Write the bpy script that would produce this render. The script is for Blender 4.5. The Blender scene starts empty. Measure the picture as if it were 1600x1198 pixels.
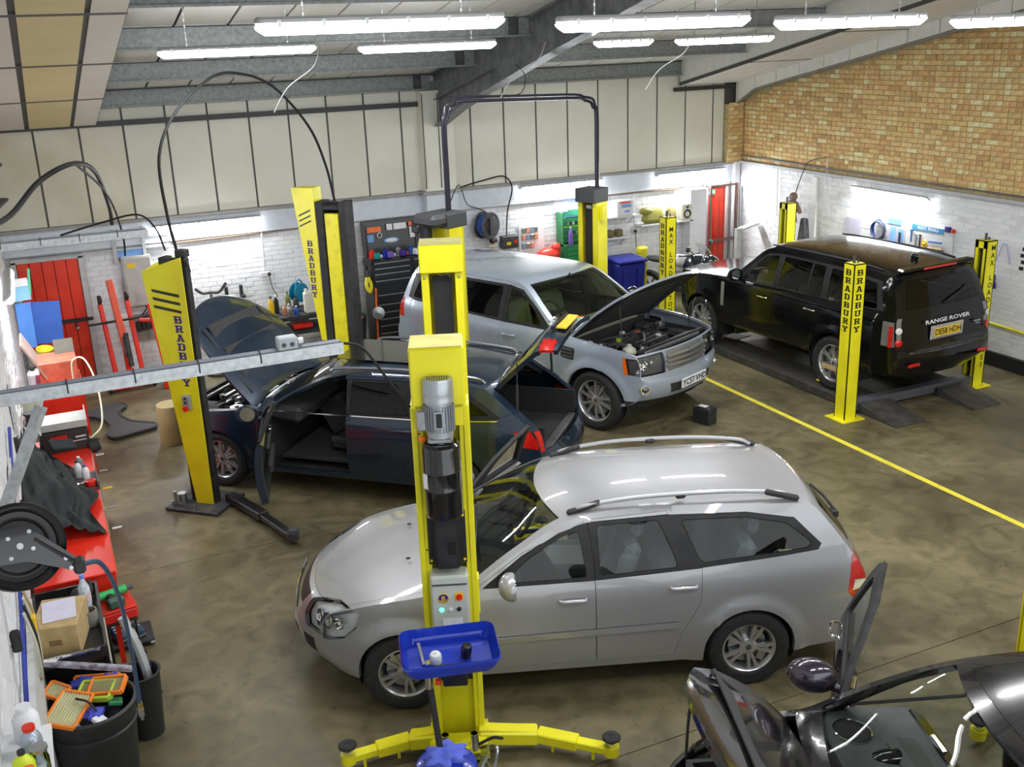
import bpy, bmesh, math, random
from mathutils import Vector, Matrix, Euler
from mathutils.geometry import delaunay_2d_cdt
import numpy as np
random.seed(7)
SC = bpy.context.scene
COL = SC.collection
PI = math.pi
def R(d): return math.radians(d)

# ---------------------------------------------------------------- camera
cam = bpy.data.objects.new('camera', bpy.data.cameras.new('camera'))
COL.objects.link(cam)
cam.data.lens = 1631.95 / 1600 * 36.0
cam.data.sensor_width = 36.0
yaw, pitch, roll = 0.42186901, 0.32208724, -0.03690379
_f = Vector((math.sin(yaw)*math.cos(pitch), math.cos(yaw)*math.cos(pitch), -math.sin(pitch)))
_r = Vector((math.cos(yaw), -math.sin(yaw), 0)); _u = _r.cross(_f)
_r2 = _r*math.cos(roll) + _u*math.sin(roll); _u2 = _u*math.cos(roll) - _r*math.sin(roll)
_m = Matrix((_r2, _u2, -_f)).transposed().to_4x4()
_m.translation = Vector((0, 0, 4.8))
cam.matrix_world = _m
cam.data.clip_start = 0.05; cam.data.clip_end = 200
SC.camera = cam
# ---------------------------------------------------------------- world, exposure
SC.view_settings.view_transform = 'Standard'
SC.view_settings.look = 'None'
SC.view_settings.gamma = 1
SC.view_settings.use_curve_mapping = False
SC.view_settings.exposure = 0.36
TUBE_EMIT = 16.0
TUBE_W = 40.0
WALL_W = 36.0
world = bpy.data.worlds.new('world'); SC.world = world
world.use_nodes = True
_bg = world.node_tree.nodes['Background']
_bg.inputs[0].default_value = (0.93, 0.97, 1.0, 1); _bg.inputs[1].default_value = 1.7
try:
    SC.cycles.max_bounces = 6; SC.cycles.transparent_max_bounces = 12
    SC.cycles.caustics_reflective = False; SC.cycles.caustics_refractive = False
except Exception: pass

# ---------------------------------------------------------------- materials
MATS = {}
def mat(name, col=(.5,.5,.5), rough=.5, metal=0., var=.06, scale=8., bump=0., bscale=None, coat=0., spec=None, emit=0., ecol=None, col2=None, fac=None, distort=0., alpha=None):
    """procedural principled material: colour varied by noise, optional bump"""
    if name in MATS: return MATS[name]
    m = bpy.data.materials.new(name); m.use_nodes = True
    nt = m.node_tree; b = nt.nodes['Principled BSDF']
    b.inputs['Roughness'].default_value = rough; b.inputs['Metallic'].default_value = metal
    if coat: b.inputs['Coat Weight'].default_value = coat; b.inputs['Coat Roughness'].default_value = .03
    if spec is not None: b.inputs['Specular IOR Level'].default_value = spec
    tc = nt.nodes.new('ShaderNodeTexCoord')
    n = nt.nodes.new('ShaderNodeTexNoise'); n.inputs['Scale'].default_value = scale; n.inputs['Detail'].default_value = 6
    n.inputs['Distortion'].default_value = distort
    nt.links.new(tc.outputs['Object'], n.inputs['Vector'])
    ramp = nt.nodes.new('ShaderNodeValToRGB'); e = ramp.color_ramp.elements
    c2 = col2 if col2 else tuple(min(1, c*(1+var)+var*.02) for c in col)
    c1 = col if col2 else tuple(c*(1-var) for c in col)
    e[0].position, e[1].position = fac if fac else (.35, .65)
    e[0].color = (*c1, 1); e[1].color = (*c2, 1)
    nt.links.new(n.outputs['Fac'], ramp.inputs['Fac']); nt.links.new(ramp.outputs['Color'], b.inputs['Base Color'])
    if bump:
        n2 = nt.nodes.new('ShaderNodeTexNoise'); n2.inputs['Scale'].default_value = bscale or scale*4; n2.inputs['Detail'].default_value = 4
        nt.links.new(tc.outputs['Object'], n2.inputs['Vector'])
        bp = nt.nodes.new('ShaderNodeBump'); bp.inputs['Strength'].default_value = bump; bp.inputs['Distance'].default_value = .01
        nt.links.new(n2.outputs['Fac'], bp.inputs['Height']); nt.links.new(bp.outputs['Normal'], b.inputs['Normal'])
    if emit:
        b.inputs['Emission Color'].default_value = (*(ecol or col), 1); b.inputs['Emission Strength'].default_value = emit
    MATS[name] = m
    return m
def glass(name, tint=(.8,.85,.82), dark=.0, ior=1.5):
    """thin pane: fresnel mix of clear tinted transparency and mirror reflection"""
    if name in MATS: return MATS[name]
    m = bpy.data.materials.new(name); m.use_nodes = True
    nt = m.node_tree; nt.nodes.clear()
    out = nt.nodes.new('ShaderNodeOutputMaterial'); mix = nt.nodes.new('ShaderNodeMixShader')
    fr = nt.nodes.new('ShaderNodeFresnel'); fr.inputs['IOR'].default_value = ior
    tr = nt.nodes.new('ShaderNodeBsdfTransparent'); tr.inputs[0].default_value = (*tint, 1)
    gl = nt.nodes.new('ShaderNodeBsdfGlossy'); gl.inputs['Roughness'].default_value = .01
    tc = nt.nodes.new('ShaderNodeTexCoord'); n = nt.nodes.new('ShaderNodeTexNoise'); n.inputs['Scale'].default_value = 3
    mr = nt.nodes.new('ShaderNodeMapRange'); mr.inputs['To Min'].default_value = .0; mr.inputs['To Max'].default_value = .03
    nt.links.new(tc.outputs['Object'], n.inputs['Vector']); nt.links.new(n.outputs['Fac'], mr.inputs['Value']); nt.links.new(mr.outputs[0], gl.inputs['Roughness'])
    nt.links.new(fr.outputs[0], mix.inputs[0]); nt.links.new(tr.outputs[0], mix.inputs[1]); nt.links.new(gl.outputs[0], mix.inputs[2])
    nt.links.new(mix.outputs[0], out.inputs['Surface'])
    MATS[name] = m
    return m
YEL = mat('yellow_lift_paint', (.74,.66,.012), .35, var=.10, scale=3, col2=(.86,.80,.018), bump=.05)
YELW = mat('worn_yellow_paint', (.66,.55,.01), .4, scale=9, col2=(.80,.72,.02), fac=(.3,.5), bump=.1)
BLK = mat('black_plastic', (.012,.012,.013), .4, var=.3)
BLKM = mat('matt_black', (.02,.02,.021), .7, var=.3, bump=.1)
BLKG = mat('gloss_black', (.008,.008,.009), .15, coat=.5)
DGREY = mat('dark_grey_metal', (.06,.06,.065), .5, .3, var=.3)
STEEL = mat('bare_steel', (.45,.46,.48), .3, .9, var=.15, scale=20)
CHROME = mat('chrome', (.8,.8,.8), .07, 1., var=.02)
GALV = mat('galvanised_steel', (.40,.43,.45), .42, .55, scale=25, col2=(.62,.65,.68), fac=(.3,.7))
WHITE = mat('white_paint', (.78,.79,.80), .5, var=.04, bump=.05)
OFFW = mat('cream_paint', (.62,.60,.50), .5, var=.05)
REDP = mat('red_paint', (.70,.022,.008), .38, var=.12, scale=4)
REDD = mat('red_door_paint', (.74,.03,.010), .4, scale=5, col2=(.82,.05,.016))
BLUEP = mat('blue_plastic', (.01,.03,.36), .35, var=.2)
BLUEC = mat('blue_card', (.02,.085,.36), .6, var=.1)
LBLUE = mat('light_blue_panel', (.18,.38,.75), .5, var=.1)
GREENP = mat('green_metal', (.02,.17,.06), .5, var=.2)
ORANGE = mat('orange_plastic', (.85,.16,.02), .45, var=.1)
CARD = mat('cardboard', (.48,.34,.16), .8, var=.1, scale=14)
RUB = mat('tyre_rubber', (.014,.014,.015), .75, var=.25, scale=30, bump=.25, bscale=120)
PAPER = mat('white_paper', (.75,.75,.78), .7, var=.06, scale=20)
TEXTB = mat('lettering_black', (.01,.01,.012), .5)
TEXTP = mat('lettering_purple', (.035,.012,.20), .5)
TEXTW = mat('lettering_white', (.8,.8,.82), .5)
REDL = mat('red_lens', (.55,.01,.006), .12, var=.15, scale=30, coat=.6)
ORL = mat('orange_lens', (.8,.14,.01), .15, coat=.5)
PLY = mat('yellow_plate', (.85,.55,.02), .4, var=.04)

# ---------------------------------------------------------------- mesh builder
def frame_of(d):
    z = Vector(d).normalized(); a = Vector((0,0,1)) if abs(z.z) < .95 else Vector((1,0,0))
    x = a.cross(z).normalized(); y = z.cross(x)
    return x, y, z
class MB:
    def __init__(s): s.v = []; s.f = []; s.mi = []; s.M = None
    def add(s, vs, fs, m=0):
        o = len(s.v)
        if s.M is not None: vs = [s.M @ Vector(v) for v in vs]
        s.v += [tuple(v) for v in vs]; s.f += [tuple(i+o for i in f) for f in fs]; s.mi += [m]*len(fs)
        return s
    def box(s, c, size, rot=None, m=0, bev=0., top=None):
        """c centre, size full; top=(sx,sy) scales the top face"""
        hx, hy, hz = size[0]/2, size[1]/2, size[2]/2
        if bev > 0:
            b = min(bev, hx*.9, hy*.9, hz*.9); P = []
            for sx in (-1,1):
                for sy in (-1,1):
                    for sz in (-1,1):
                        P += [(sx*(hx-b), sy*(hy-b), sz*hz), (sx*(hx-b), sy*hy, sz*(hz-b)), (sx*hx, sy*(hy-b), sz*(hz-b))]
            bm = bmesh.new(); vv = [bm.verts.new(p) for p in P]
            bmesh.ops.convex_hull(bm, input=vv)
            bm.verts.index_update(); vs = [v.co.copy() for v in bm.verts]; fs = [[v.index for v in f.verts] for f in bm.faces]; bm.free()
        else:
            vs = [Vector((x*hx, y*hy, z*hz)) for z in (-1,1) for y in (-1,1) for x in (-1,1)]
            fs = [(0,2,3,1),(4,5,7,6),(0,1,5,4),(2,6,7,3),(0,4,6,2),(1,3,7,5)]
        if top: vs = [Vector((v.x*(top[0] if v.z > 0 else 1), v.y*(top[1] if v.z > 0 else 1), v.z)) for v in vs]
        if rot is not None:
            q = rot if isinstance(rot, Matrix) else Euler(rot).to_matrix()
            vs = [q @ v for v in vs]
        c = Vector(c)
        return s.add([v+c for v in vs], fs, m)
    def seg(s, a, b, w, h, m=0, up=None, bev=0):
        """rectangular bar from a to b, width w (sideways) and height h (up)"""
        a = Vector(a); b = Vector(b); d = b-a; z = d.normalized(); u = Vector(up or (0,0,1))
        if abs(z.dot(u)) > .98: u = Vector((0,1,0))
        x = z.cross(u).normalized(); y = x.cross(z).normalized()
        M = Matrix((x, z, y)).transposed()
        return s.box((a+b)/2, (w, d.length, h), M, m, bev)
    def cyl(s, a, b, r, r2=None, n=16, m=0, cap=True):
        a = Vector(a); b = Vector(b); r2 = r if r2 is None else r2
        x, y, z = frame_of(b-a); vs = []; fs = []
        for i in range(n):
            t = 2*PI*i/n; d = x*math.cos(t)+y*math.sin(t)
            vs.append(a+d*r); vs.append(b+d*r2)
        for i in range(n):
            j = (i+1) % n; fs.append((2*i, 2*j, 2*j+1, 2*i+1))
        if cap: fs.append(tuple(2*i for i in reversed(range(n)))); fs.append(tuple(2*i+1 for i in range(n)))
        return s.add(vs, fs, m)
    def tube(s, pts, r, n=8, m=0, cyc=False, smooth=0):
        P = [Vector(p) for p in pts]
        if smooth: P = catmull(P, smooth, cyc)
        N = len(P); vs = []; fs = []; px = None
        for i, p in enumerate(P):
            t = (P[(i+1) % N]-P[i-1]) if cyc else (P[min(i+1,N-1)]-P[max(i-1,0)])
            t = t.normalized() if t.length > 1e-9 else Vector((0,0,1))
            if px is None: px, py, _ = frame_of(t)
            else:
                px = (px - t*px.dot(t)).normalized(); py = t.cross(px)
            rr = r[i*len(r)//N] if isinstance(r, (list,tuple)) else r
            for k in range(n):
                a = 2*PI*k/n; vs.append(p+px*math.cos(a)*rr+py*math.sin(a)*rr)
        for i in range(N if cyc else N-1):
            for k in range(n):
                j = (i+1) % N; l = (k+1) % n
                fs.append((i*n+k, i*n+l, j*n+l, j*n+k))
        if not cyc: fs.append(tuple(reversed(range(n)))); fs.append(tuple((N-1)*n+k for k in range(n)))
        return s.add(vs, fs, m)
    def lathe(s, prof, a=(0,0,0), ax=(0,0,1), n=24, m=0, closed=False):
        """prof: list of (r, h); revolved about axis ax through a"""
        a = Vector(a); x, y, z = frame_of(ax); vs = []; fs = []; K = len(prof)
        for i in range(n):
            t = 2*PI*i/n; d = x*math.cos(t)+y*math.sin(t)
            for r, h in prof: vs.append(a+d*r+z*h)
        for i in range(n):
            j = (i+1) % n
            for k in range(K-1 if not closed else K):
                l = (k+1) % K
                fs.append((i*K+k, j*K+k, j*K+l, i*K+l))
        return s.add(vs, fs, m)
    def prism(s, poly, h, M=None, m=0):
        """2D polygon extruded h along +z, then matrix M"""
        n = len(poly); ar = sum(poly[i][0]*poly[(i+1)%n][1]-poly[(i+1)%n][0]*poly[i][1] for i in range(n))
        if ar < 0: poly = poly[::-1]
        vs = [Vector((x,y,0)) for x,y in poly]+[Vector((x,y,h)) for x,y in poly]
        if M is not None: vs = [M @ v for v in vs]
        fs = [tuple(reversed(range(n))), tuple(n+i for i in range(n))]+[(i,(i+1)%n,n+(i+1)%n,n+i) for i in range(n)]
        return s.add(vs, fs, m)
    def ball(s, c, r, m=0, n=12, sc=(1,1,1)):
        c = Vector(c); vs = []; fs = []; K = n//2
        for i in range(1,K):
            a = PI*i/K
            for j in range(n):
                b = 2*PI*j/n; vs.append(c+Vector((math.sin(a)*math.cos(b)*r*sc[0], math.sin(a)*math.sin(b)*r*sc[1], math.cos(a)*r*sc[2])))
        t = len(vs); vs += [c+Vector((0,0,r*sc[2])), c-Vector((0,0,r*sc[2]))]
        for i in range(K-2):
            for j in range(n): fs.append((i*n+j,(i+1)*n+j,(i+1)*n+(j+1)%n,i*n+(j+1)%n))
        for j in range(n): fs.append((t,j,(j+1)%n)); fs.append((t+1,(K-2)*n+(j+1)%n,(K-2)*n+j))
        return s.add(vs, fs, m)
    def mesh(s, name, mats, smooth=35):
        me = bpy.data.meshes.new(name); me.from_pydata(s.v, [], s.f)
        for m in (mats if isinstance(mats, (list,tuple)) else [mats]): me.materials.append(m)
        me.polygons.foreach_set('material_index', s.mi)
        if smooth:
            me.polygons.foreach_set('use_smooth', [True]*len(s.f)); me.set_sharp_from_angle(angle=R(smooth))
        me.update()
        return me
    def build(s, name, mats, parent=None, smooth=35):
        o = bpy.data.objects.new(name, s.mesh(name, mats, smooth)); COL.objects.link(o)
        if parent is not None: o.parent = parent
        return o
def catmull(P, k, cyc=False):
    P = [Vector(p) for p in P]; N = len(P); out = []
    for i in range(N if cyc else N-1):
        a = P[i-1] if (cyc or i > 0) else P[0]*2-P[1]
        b = P[i]; c = P[(i+1) % N]; d = P[(i+2) % N] if (cyc or i+2 < N) else P[-1]*2-P[-2]
        for j in range(k):
            t = j/k
            out.append(.5*((2*b)+(c-a)*t+(2*a-5*b+4*c-d)*t*t+(3*b-a-3*c+d)*t**3))
    if not cyc: out.append(P[-1])
    return out
def tag(o, label=None, cat=None, group=None, kind=None):
    if label: o['label'] = label
    if cat: o['category'] = cat
    if group: o['group'] = group
    if kind: o['kind'] = kind
    return o
def empty(name, loc=(0,0,0), rz=0, label=None, cat=None, group=None):
    o = bpy.data.objects.new(name, None); COL.objects.link(o)
    o.location = loc; o.rotation_euler = (0,0,rz); o.empty_display_size = .1
    return tag(o, label, cat, group)
def copy_tree(o, parent=None):
    c = o.copy(); COL.objects.link(c); c.parent = parent
    for ch in list(o.children): copy_tree(ch, c)
    return c
def place(me, name, loc, parent=None, rot=(0,0,0), sc=(1,1,1)):
    o = bpy.data.objects.new(name, me); COL.objects.link(o); o.location = loc; o.rotation_euler = rot; o.scale = sc
    if parent is not None: o.parent = parent
    return o
# ---------------------------------------------------------------- lettering
_fc = {}
def text_mb(mb, s, M, size, m=0, bold=0., depth=.001, align='CENTER', sx=1.):
    """flat lettering in the xy plane of M, centred"""
    key = (s, bold)
    if key not in _fc:
        cu = bpy.data.curves.new('t', 'FONT'); cu.body = s; cu.size = 1; cu.offset = bold; cu.align_x = 'CENTER'; cu.align_y = 'CENTER'; cu.resolution_u = 2
        ob = bpy.data.objects.new('t', cu); COL.objects.link(ob)
        dg = bpy.context.evaluated_depsgraph_get(); me = ob.evaluated_get(dg).to_mesh()
        _fc[key] = ([v.co.copy() for v in me.vertices], [tuple(p.vertices) for p in me.polygons])
        ob.evaluated_get(dg).to_mesh_clear(); bpy.data.objects.remove(ob); bpy.data.curves.remove(cu)
    vs, fs = _fc[key]
    mb.add([M @ Vector((v.x*size*sx, v.y*size, depth)) for v in vs], fs, m)
SLAB = {
 'B': [(0,5.1,4.2,6),(0,2.6,4.4,3.5),(0,0,4.4,.9),(.7,0,2,6),(3.6,3.2,4.8,5.7),(3.7,.3,5,3.0)],
 'R': [(0,5.1,4.2,6),(0.7,2.6,4.4,3.5),(.7,0,2,6),(3.6,3.0,4.8,5.7),(0,0,2.6,.9),(3.4,0,5.3,.9),[(2.4,3),(3.7,3),(5,.3),(3.7,.3)]],
 'A': [(0,0,2.2,.9),(3.2,0,5.4,.9),(1.4,5.1,3.5,6),(1.4,1.7,4,2.5),[(.6,.3),(1.8,.3),(3.1,5.8),(2,5.8)],[(3.6,.3),(4.9,.3),(3.5,5.8),(2.4,5.8)]],
 'D': [(0,5.1,4.0,6),(0,0,4,.9),(.7,0,2,6),(3.7,.5,5,5.5)],
 'U': [(0,5.1,2.5,6),(3,5.1,5.4,6),(.6,.6,1.9,6),(3.6,.6,4.8,6),(1.1,0,4.3,.95)],
 'Y': [(0,5.1,2.4,6),(3,5.1,5.4,6),(2.1,0,3.3,3),(1.3,0,4.1,.9),[(.5,5.4),(1.8,5.4),(3.2,2.5),(2.1,2.5)],[(3.6,5.4),(4.9,5.4),(3.3,2.5),(2.2,2.5)]]}
def slab_word(mb, word, M, h, step, m=0, w=None):
    """letters stacked downwards from the origin of M (x right, y up)"""
    w = w or h
    for i, ch in enumerate(word):
        for g in SLAB[ch]:
            p = [(g[0],g[1]),(g[2],g[1]),(g[2],g[3]),(g[0],g[3])] if isinstance(g, tuple) else g
            mb.prism([((x-2.7)/5.4*w, y/6*h - h - i*step) for x,y in p], .0015, M, m)
def MX(o, x, y, z=None):
    """matrix with origin o and axes x,y"""
    x = Vector(x).normalized(); y = Vector(y).normalized(); z = x.cross(y)
    M = Matrix((x,y,z)).transposed().to_4x4(); M.translation = Vector(o); return M
# ================================================================ ROOM
XL, XR, YB, YF = -.5, 12.3, 16.6, -2.0
SL = .206
def roofz(y): return 4.24 + SL*(16.5-y)
RIDGE = 2.0
def structure(o, label=None): return tag(o, label, None, None, 'structure')
# --- floor: stained, slightly polished concrete
def floor_material():
    m = bpy.data.materials.new('stained_concrete'); m.use_nodes = True; nt = m.node_tree; b = nt.nodes['Principled BSDF']
    tc = nt.nodes.new('ShaderNodeTexCoord')
    def noise(sc, det=8, dist=0.):
        n = nt.nodes.new('ShaderNodeTexNoise'); n.inputs['Scale'].default_value = sc; n.inputs['Detail'].default_value = det; n.inputs['Distortion'].default_value = dist
        nt.links.new(tc.outputs['Object'], n.inputs['Vector']); return n
    def ramp(src, stops):
        r = nt.nodes.new('ShaderNodeValToRGB'); e = r.color_ramp.elements
        e[0].position, e[0].color = stops[0][0], (*stops[0][1],1); e[1].position, e[1].color = stops[1][0], (*stops[1][1],1)
        for p, c in stops[2:]:
            k = e.new(p); k.color = (*c,1)
        nt.links.new(src, r.inputs['Fac']); return r
    n1 = noise(.8, 10, .35); r1 = ramp(n1.outputs['Fac'], [(.3,(.085,.070,.036)),(.52,(.150,.128,.067)),(.74,(.225,.195,.108))])
    n2 = noise(3.5, 9, 1.2); r2 = ramp(n2.outputs['Fac'], [(.32,(.60,.60,.60)),(.62,(1.12,1.12,1.12))])
    mx = nt.nodes.new('ShaderNodeMix'); mx.data_type = 'RGBA'; mx.blend_type = 'MULTIPLY'; mx.inputs[0].default_value = .8
    nt.links.new(r1.outputs[0], mx.inputs[6]); nt.links.new(r2.outputs[0], mx.inputs[7])
    n3 = noise(14, 5, .3); r3 = ramp(n3.outputs['Fac'], [(.3,(.35,.35,.36)),(.36,(1,1,1))])
    mx2 = nt.nodes.new('ShaderNodeMix'); mx2.data_type = 'RGBA'; mx2.blend_type = 'MULTIPLY'; mx2.inputs[0].default_value = .55
    nt.links.new(mx.outputs[2], mx2.inputs[6]); nt.links.new(r3.outputs[0], mx2.inputs[7])
    nt.links.new(mx2.outputs[2], b.inputs['Base Color'])
    rr = nt.nodes.new('ShaderNodeMapRange'); rr.inputs['To Min'].default_value = .28; rr.inputs['To Max'].default_value = .6
    nt.links.new(n2.outputs['Fac'], rr.inputs['Value']); nt.links.new(rr.outputs[0], b.inputs['Roughness'])
    bp = nt.nodes.new('ShaderNodeBump'); bp.inputs['Strength'].default_value = .12; bp.inputs['Distance'].default_value = .01
    nt.links.new(n3.outputs['Fac'], bp.inputs['Height']); nt.links.new(bp.outputs[0], b.inputs['Normal'])
    return m
FLOORM = floor_material()
JOINT = mat('dark_joint', (.03,.027,.02), .8)
# floor slabs with recessed joints between them
fl = structure(MB().box(((XL+XR)/2, (YF+YB)/2, -.06), (XR-XL+.4, YB-YF+.4, .1)).build('floor', JOINT))
xs = [XL-.2, XR+.2]; ys = [YF-.2, 1.0, 5.28, 9.75, YB+.2]
for i in range(1):
    for j in range(4):
        MB().box(((xs[i]+xs[i+1])/2, (ys[j]+ys[j+1])/2, -.005), (xs[i+1]-xs[i]-.008, ys[j+1]-ys[j]-.008, .01)).build('concrete_slab', FLOORM, fl, smooth=0)
YLINE = mat('yellow_floor_paint', (.66,.55,.03), .5, scale=6, col2=(.8,.70,.06), fac=(.3,.45), bump=.1)
structure(MB().box((8.40, 8.5, .0015), (.075, 9.6, .003)).build('trim_1', YLINE))['label'] = 'yellow painted line on the floor'
# --- walls
def brick_mesh(name, m, L=.216, H=.066, D=.012):
    b = MB(); g = .0; x, y, z = L/2, D, H/2; c = .003
    b.add([(-x,0,-z),(x,0,-z),(x,0,z),(-x,0,z),(-x+c,-y,-z+c),(x-c,-y,-z+c),(x-c,-y,z-c),(-x+c,-y,z-c)],
          [(4,5,6,7),(0,1,5,4),(1,2,6,5),(2,3,7,6),(3,0,4,7)])
    return b.mesh(name, m, smooth=0)
def camdist(p): return (Vector(p)-Vector((0,0,4.8))).length
def in_frame(p):
    q = cam.matrix_world.inverted() @ Vector(p)
    return q.z < 0 and abs(q.x/q.z) < .5 and abs(q.y/q.z) < .375
def brick_field(parent, origin, ux, nrm, L, top, z0, holes, mats, nsingle=300, mortar=None, course=.0755, bl=.2255, minlen=0., D=.012, header=False):
    """bricks on a wall face: origin at one end, ux along wall, nrm outwards; top(u) gives height; the largest in view are single parts"""
    ux = Vector(ux); nrm = Vector(nrm); O = Vector(origin); rot = math.atan2(ux.y, ux.x)
    meshes = [brick_mesh('brick', m, D=D) for m in mats]
    items = []; r = 0; z = z0
    zmax = max(top(0), top(L))
    while z+course <= zmax+.001:
        u = -(bl/2 if r % 2 else 0)
        while u < L:
            a, b = max(u, 0), min(u+bl, L); half = False
            if header and random.random() < .45: pass
            if b-a > .05 and z+course <= min(top(a), top(b))+.02 and not any(h[0] < (a+b)/2 < h[1] and h[2] < z+course/2 < h[3] for h in holes):
                c = O+ux*((a+b)/2)+Vector((0,0,z+course/2)); parts = [(c, (b-a-.0095))]
                if header and random.random() < .5 and b-a > .2:
                    q = (b-a)/4; parts = [(c-ux*q, (b-a)/2-.0095), (c+ux*q, (b-a)/2-.0095)]
                for cc, ln in parts: items.append((camdist(cc), in_frame(cc), cc, ln, random.randrange(len(mats))))
            u += bl
        r += 1; z += course
    items.sort(key=lambda t: (not t[1], t[0]-t[3]*0))
    for k, (d, vis, c, ln, mi) in enumerate(items[:nsingle]):
        pr = 1+random.uniform(-.25,.35)
        place(meshes[mi], 'brick', c, parent, (0,0,rot), (ln/.216, pr, 1))
    # the wall bricks face -y in their own frame
    S = MB(); c3 = .003
    for k, (d, vis, c, ln, mi) in enumerate(items[nsingle:]):
        pr = D*(1+random.uniform(-.3,.4)); x = ln/2; zz = .033
        P = []
        for (a, dd, h) in ((-x,0,-zz),(x,0,-zz),(x,0,zz),(-x,0,zz),(-x+c3,pr,-zz+c3),(x-c3,pr,-zz+c3),(x-c3,pr,zz-c3),(-x+c3,pr,zz-c3)):
            P.append(c+ux*a+nrm*dd+Vector((0,0,h)))
        S.add(P, [(4,5,6,7),(0,1,5,4),(1,2,6,5),(2,3,7,6),(3,0,4,7)], mi)
    o = S.build('further_bricks', mats, parent, smooth=0); o['kind'] = 'stuff'
    return o
MORT = mat('sand_mortar', (.46,.36,.18), .9, var=.2, scale=30)
WMORT = mat('painted_mortar', (.67,.68,.70), .8, var=.06)
BR = [mat('brick_%s' % n, c, .8, var=.16, scale=25, bump=.3) for n, c in
      (('gold',(.68,.48,.20)),('sand',(.72,.53,.25)),('orange',(.66,.40,.17)),('tan',(.62,.44,.20)),('pale',(.76,.68,.38)),('brown',(.54,.33,.14)))]
BRW = [BR[0],BR[1],BR[0],BR[2],BR[3],BR[1],BR[2],BR[4],BR[5],BR[0]]
WB = [mat('painted_brick_%s' % n, c, .55, var=.04, bump=.15) for n, c in (('white',(.74,.75,.78)),('bright',(.77,.78,.80)),('grey',(.72,.73,.76)))]
wall_back = structure(MB().box(((XL+XR)/2, YB+.06, 2.2), (XR-XL+.4, .1, 4.4)).build('wall_back', WMORT))
wall_right = structure(MB().box((XR+.06, (YB+YF)/2, 3.9), (.1, YB-YF, 7.8)).build('wall_right', MORT))
wall_left = structure(MB().box((XL-.06, (YB+YF)/2, 3.9), (.1, YB-YF, 7.8)).build('wall_left', WMORT))
def gable(y): return 3.72+SL*(15.88-y)
# back wall painted bricks up to 1.95 with the door openings left free
brick_field(wall_back, (XL,YB+.01,0), (1,0,0), (0,-1,0), XR-XL, lambda u: 1.97, .0, [(-.3-XL-.1,.49-XL+.08,0,1.97),(11.3-XL,12.2-XL,0,2.0),(5.85-XL,6.4-XL,0,4)], WB, 300, D=.010)
# right wall: painted below 2.36, golden brick above
brick_field(wall_right, (XR+.01,YB,0), (0,-1,0), (-1,0,0), 8.4, lambda u: 2.34, .0, [], WB, 300, D=.010)
wallR2 = brick_field(wall_right, (XR+.01,YB,0), (0,-1,0), (-1,0,0), 8.4, lambda u: gable(YB-u) if u > .7 else 3.44+(u*.35), 2.42, [], BRW, 300, header=True)
brick_field(wall_left, (XL-.01,1.5,0), (0,1,0), (1,0,0), YB-1.5, lambda u: 2.3, .0, [], WB, 200, D=.010)
# painted white backing behind white bricks on the right wall
structure(MB().box((XR+.008, 12.0, 1.17), (.012, 9.2, 2.34)).build('trim_2', WMORT))
# ledge, band and lintel of the back wall
BAND = mat('pale_blue_band', (.62,.67,.74), .5, var=.04)
structure(MB().box((2.7, YB-.03, 2.17), (6.4, .08, .34), bev=.006).box((9.35, YB-.03, 2.17), (5.9, .08, .34), bev=.006).build('trim_3', BAND))
structure(MB().box((2.7, YB-.06, 2.365), (6.4, .14, .045)).box((9.3, YB-.06, 2.365), (6.0, .14, .045)).build('trim_4', mat('ledge_grey', (.30,.30,.29), .6)))
structure(MB().box((XR-.03, 12.2, 2.375), (.1, 8.8, .05)).build('trim_5', mat('ledge_pale', (.45,.46,.48), .6)))
structure(MB().box((XR-.03, 11.9, .1), (.07, 7.6, .2)).build('baseboard_right', mat('black_skirting', (.012,.012,.014), .5)))
# brick corner pier of the back wall
pier = structure(MB().box((12.12, YB-.11, 2.91), (.34, .2, 1.06)).build('trim_6', MORT))
for i in range(14):
    z = 2.42+i*.0755
    for x, w in (((12.06,.216),(12.225,.10)) if i % 2 else ((12.0,.10),(12.17,.216))):
        me = brick_mesh('brick', BRW[(i*3+int(w*10)) % 10], L=w-.006)
        place(me, 'brick', (x, YB-.21, z+.033), pier)
# --- insulation panels of the upper back wall
PAN = [mat('cream_panel_%s' % n, c, .55, scale=1.3, col2=c2, fac=(.38,.7)) for n, c, c2 in
       (('plain',(.72,.71,.61),(.66,.65,.55)),('pale',(.76,.75,.67),(.70,.69,.60)),('stained',(.70,.68,.56),(.56,.52,.36)))]
TBAR = mat('panel_joint', (.085,.085,.082), .6, .2)
upper = structure(MB().box(((XL+XR)/2, YB-.03, 3.25), (XR-XL, .05, 1.75)).build('trim_7', TBAR))
x = XL
edges = [XL]; x = .16
while x < XR: edges.append(x); x += .607
edges.append(XR)
for i in range(len(edges)-1):
    a, b = edges[i], edges[i+1]
    if a > 11.9: continue
    b = min(b, 11.95)
    for (p, q) in ((a, b),):
        MB().box(((p+q)/2, YB-.062, 3.195), (q-p-.028, .02, 1.61), bev=.004).build('wall_panel', PAN[2 if i < 3 else random.randrange(2)], upper, smooth=0)
# dark rail in front of the panels
RAILM = mat('dark_steel_rail', (.045,.045,.047), .5, .4)
structure(MB().box((2.72, YB-.13, 3.79), (6.44, .06, .075)).build('trim_8', RAILM))
structure(MB().box((11.55, YB-.13, 3.76), (1.5, .06, .07)).build('trim_9', RAILM))
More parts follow.
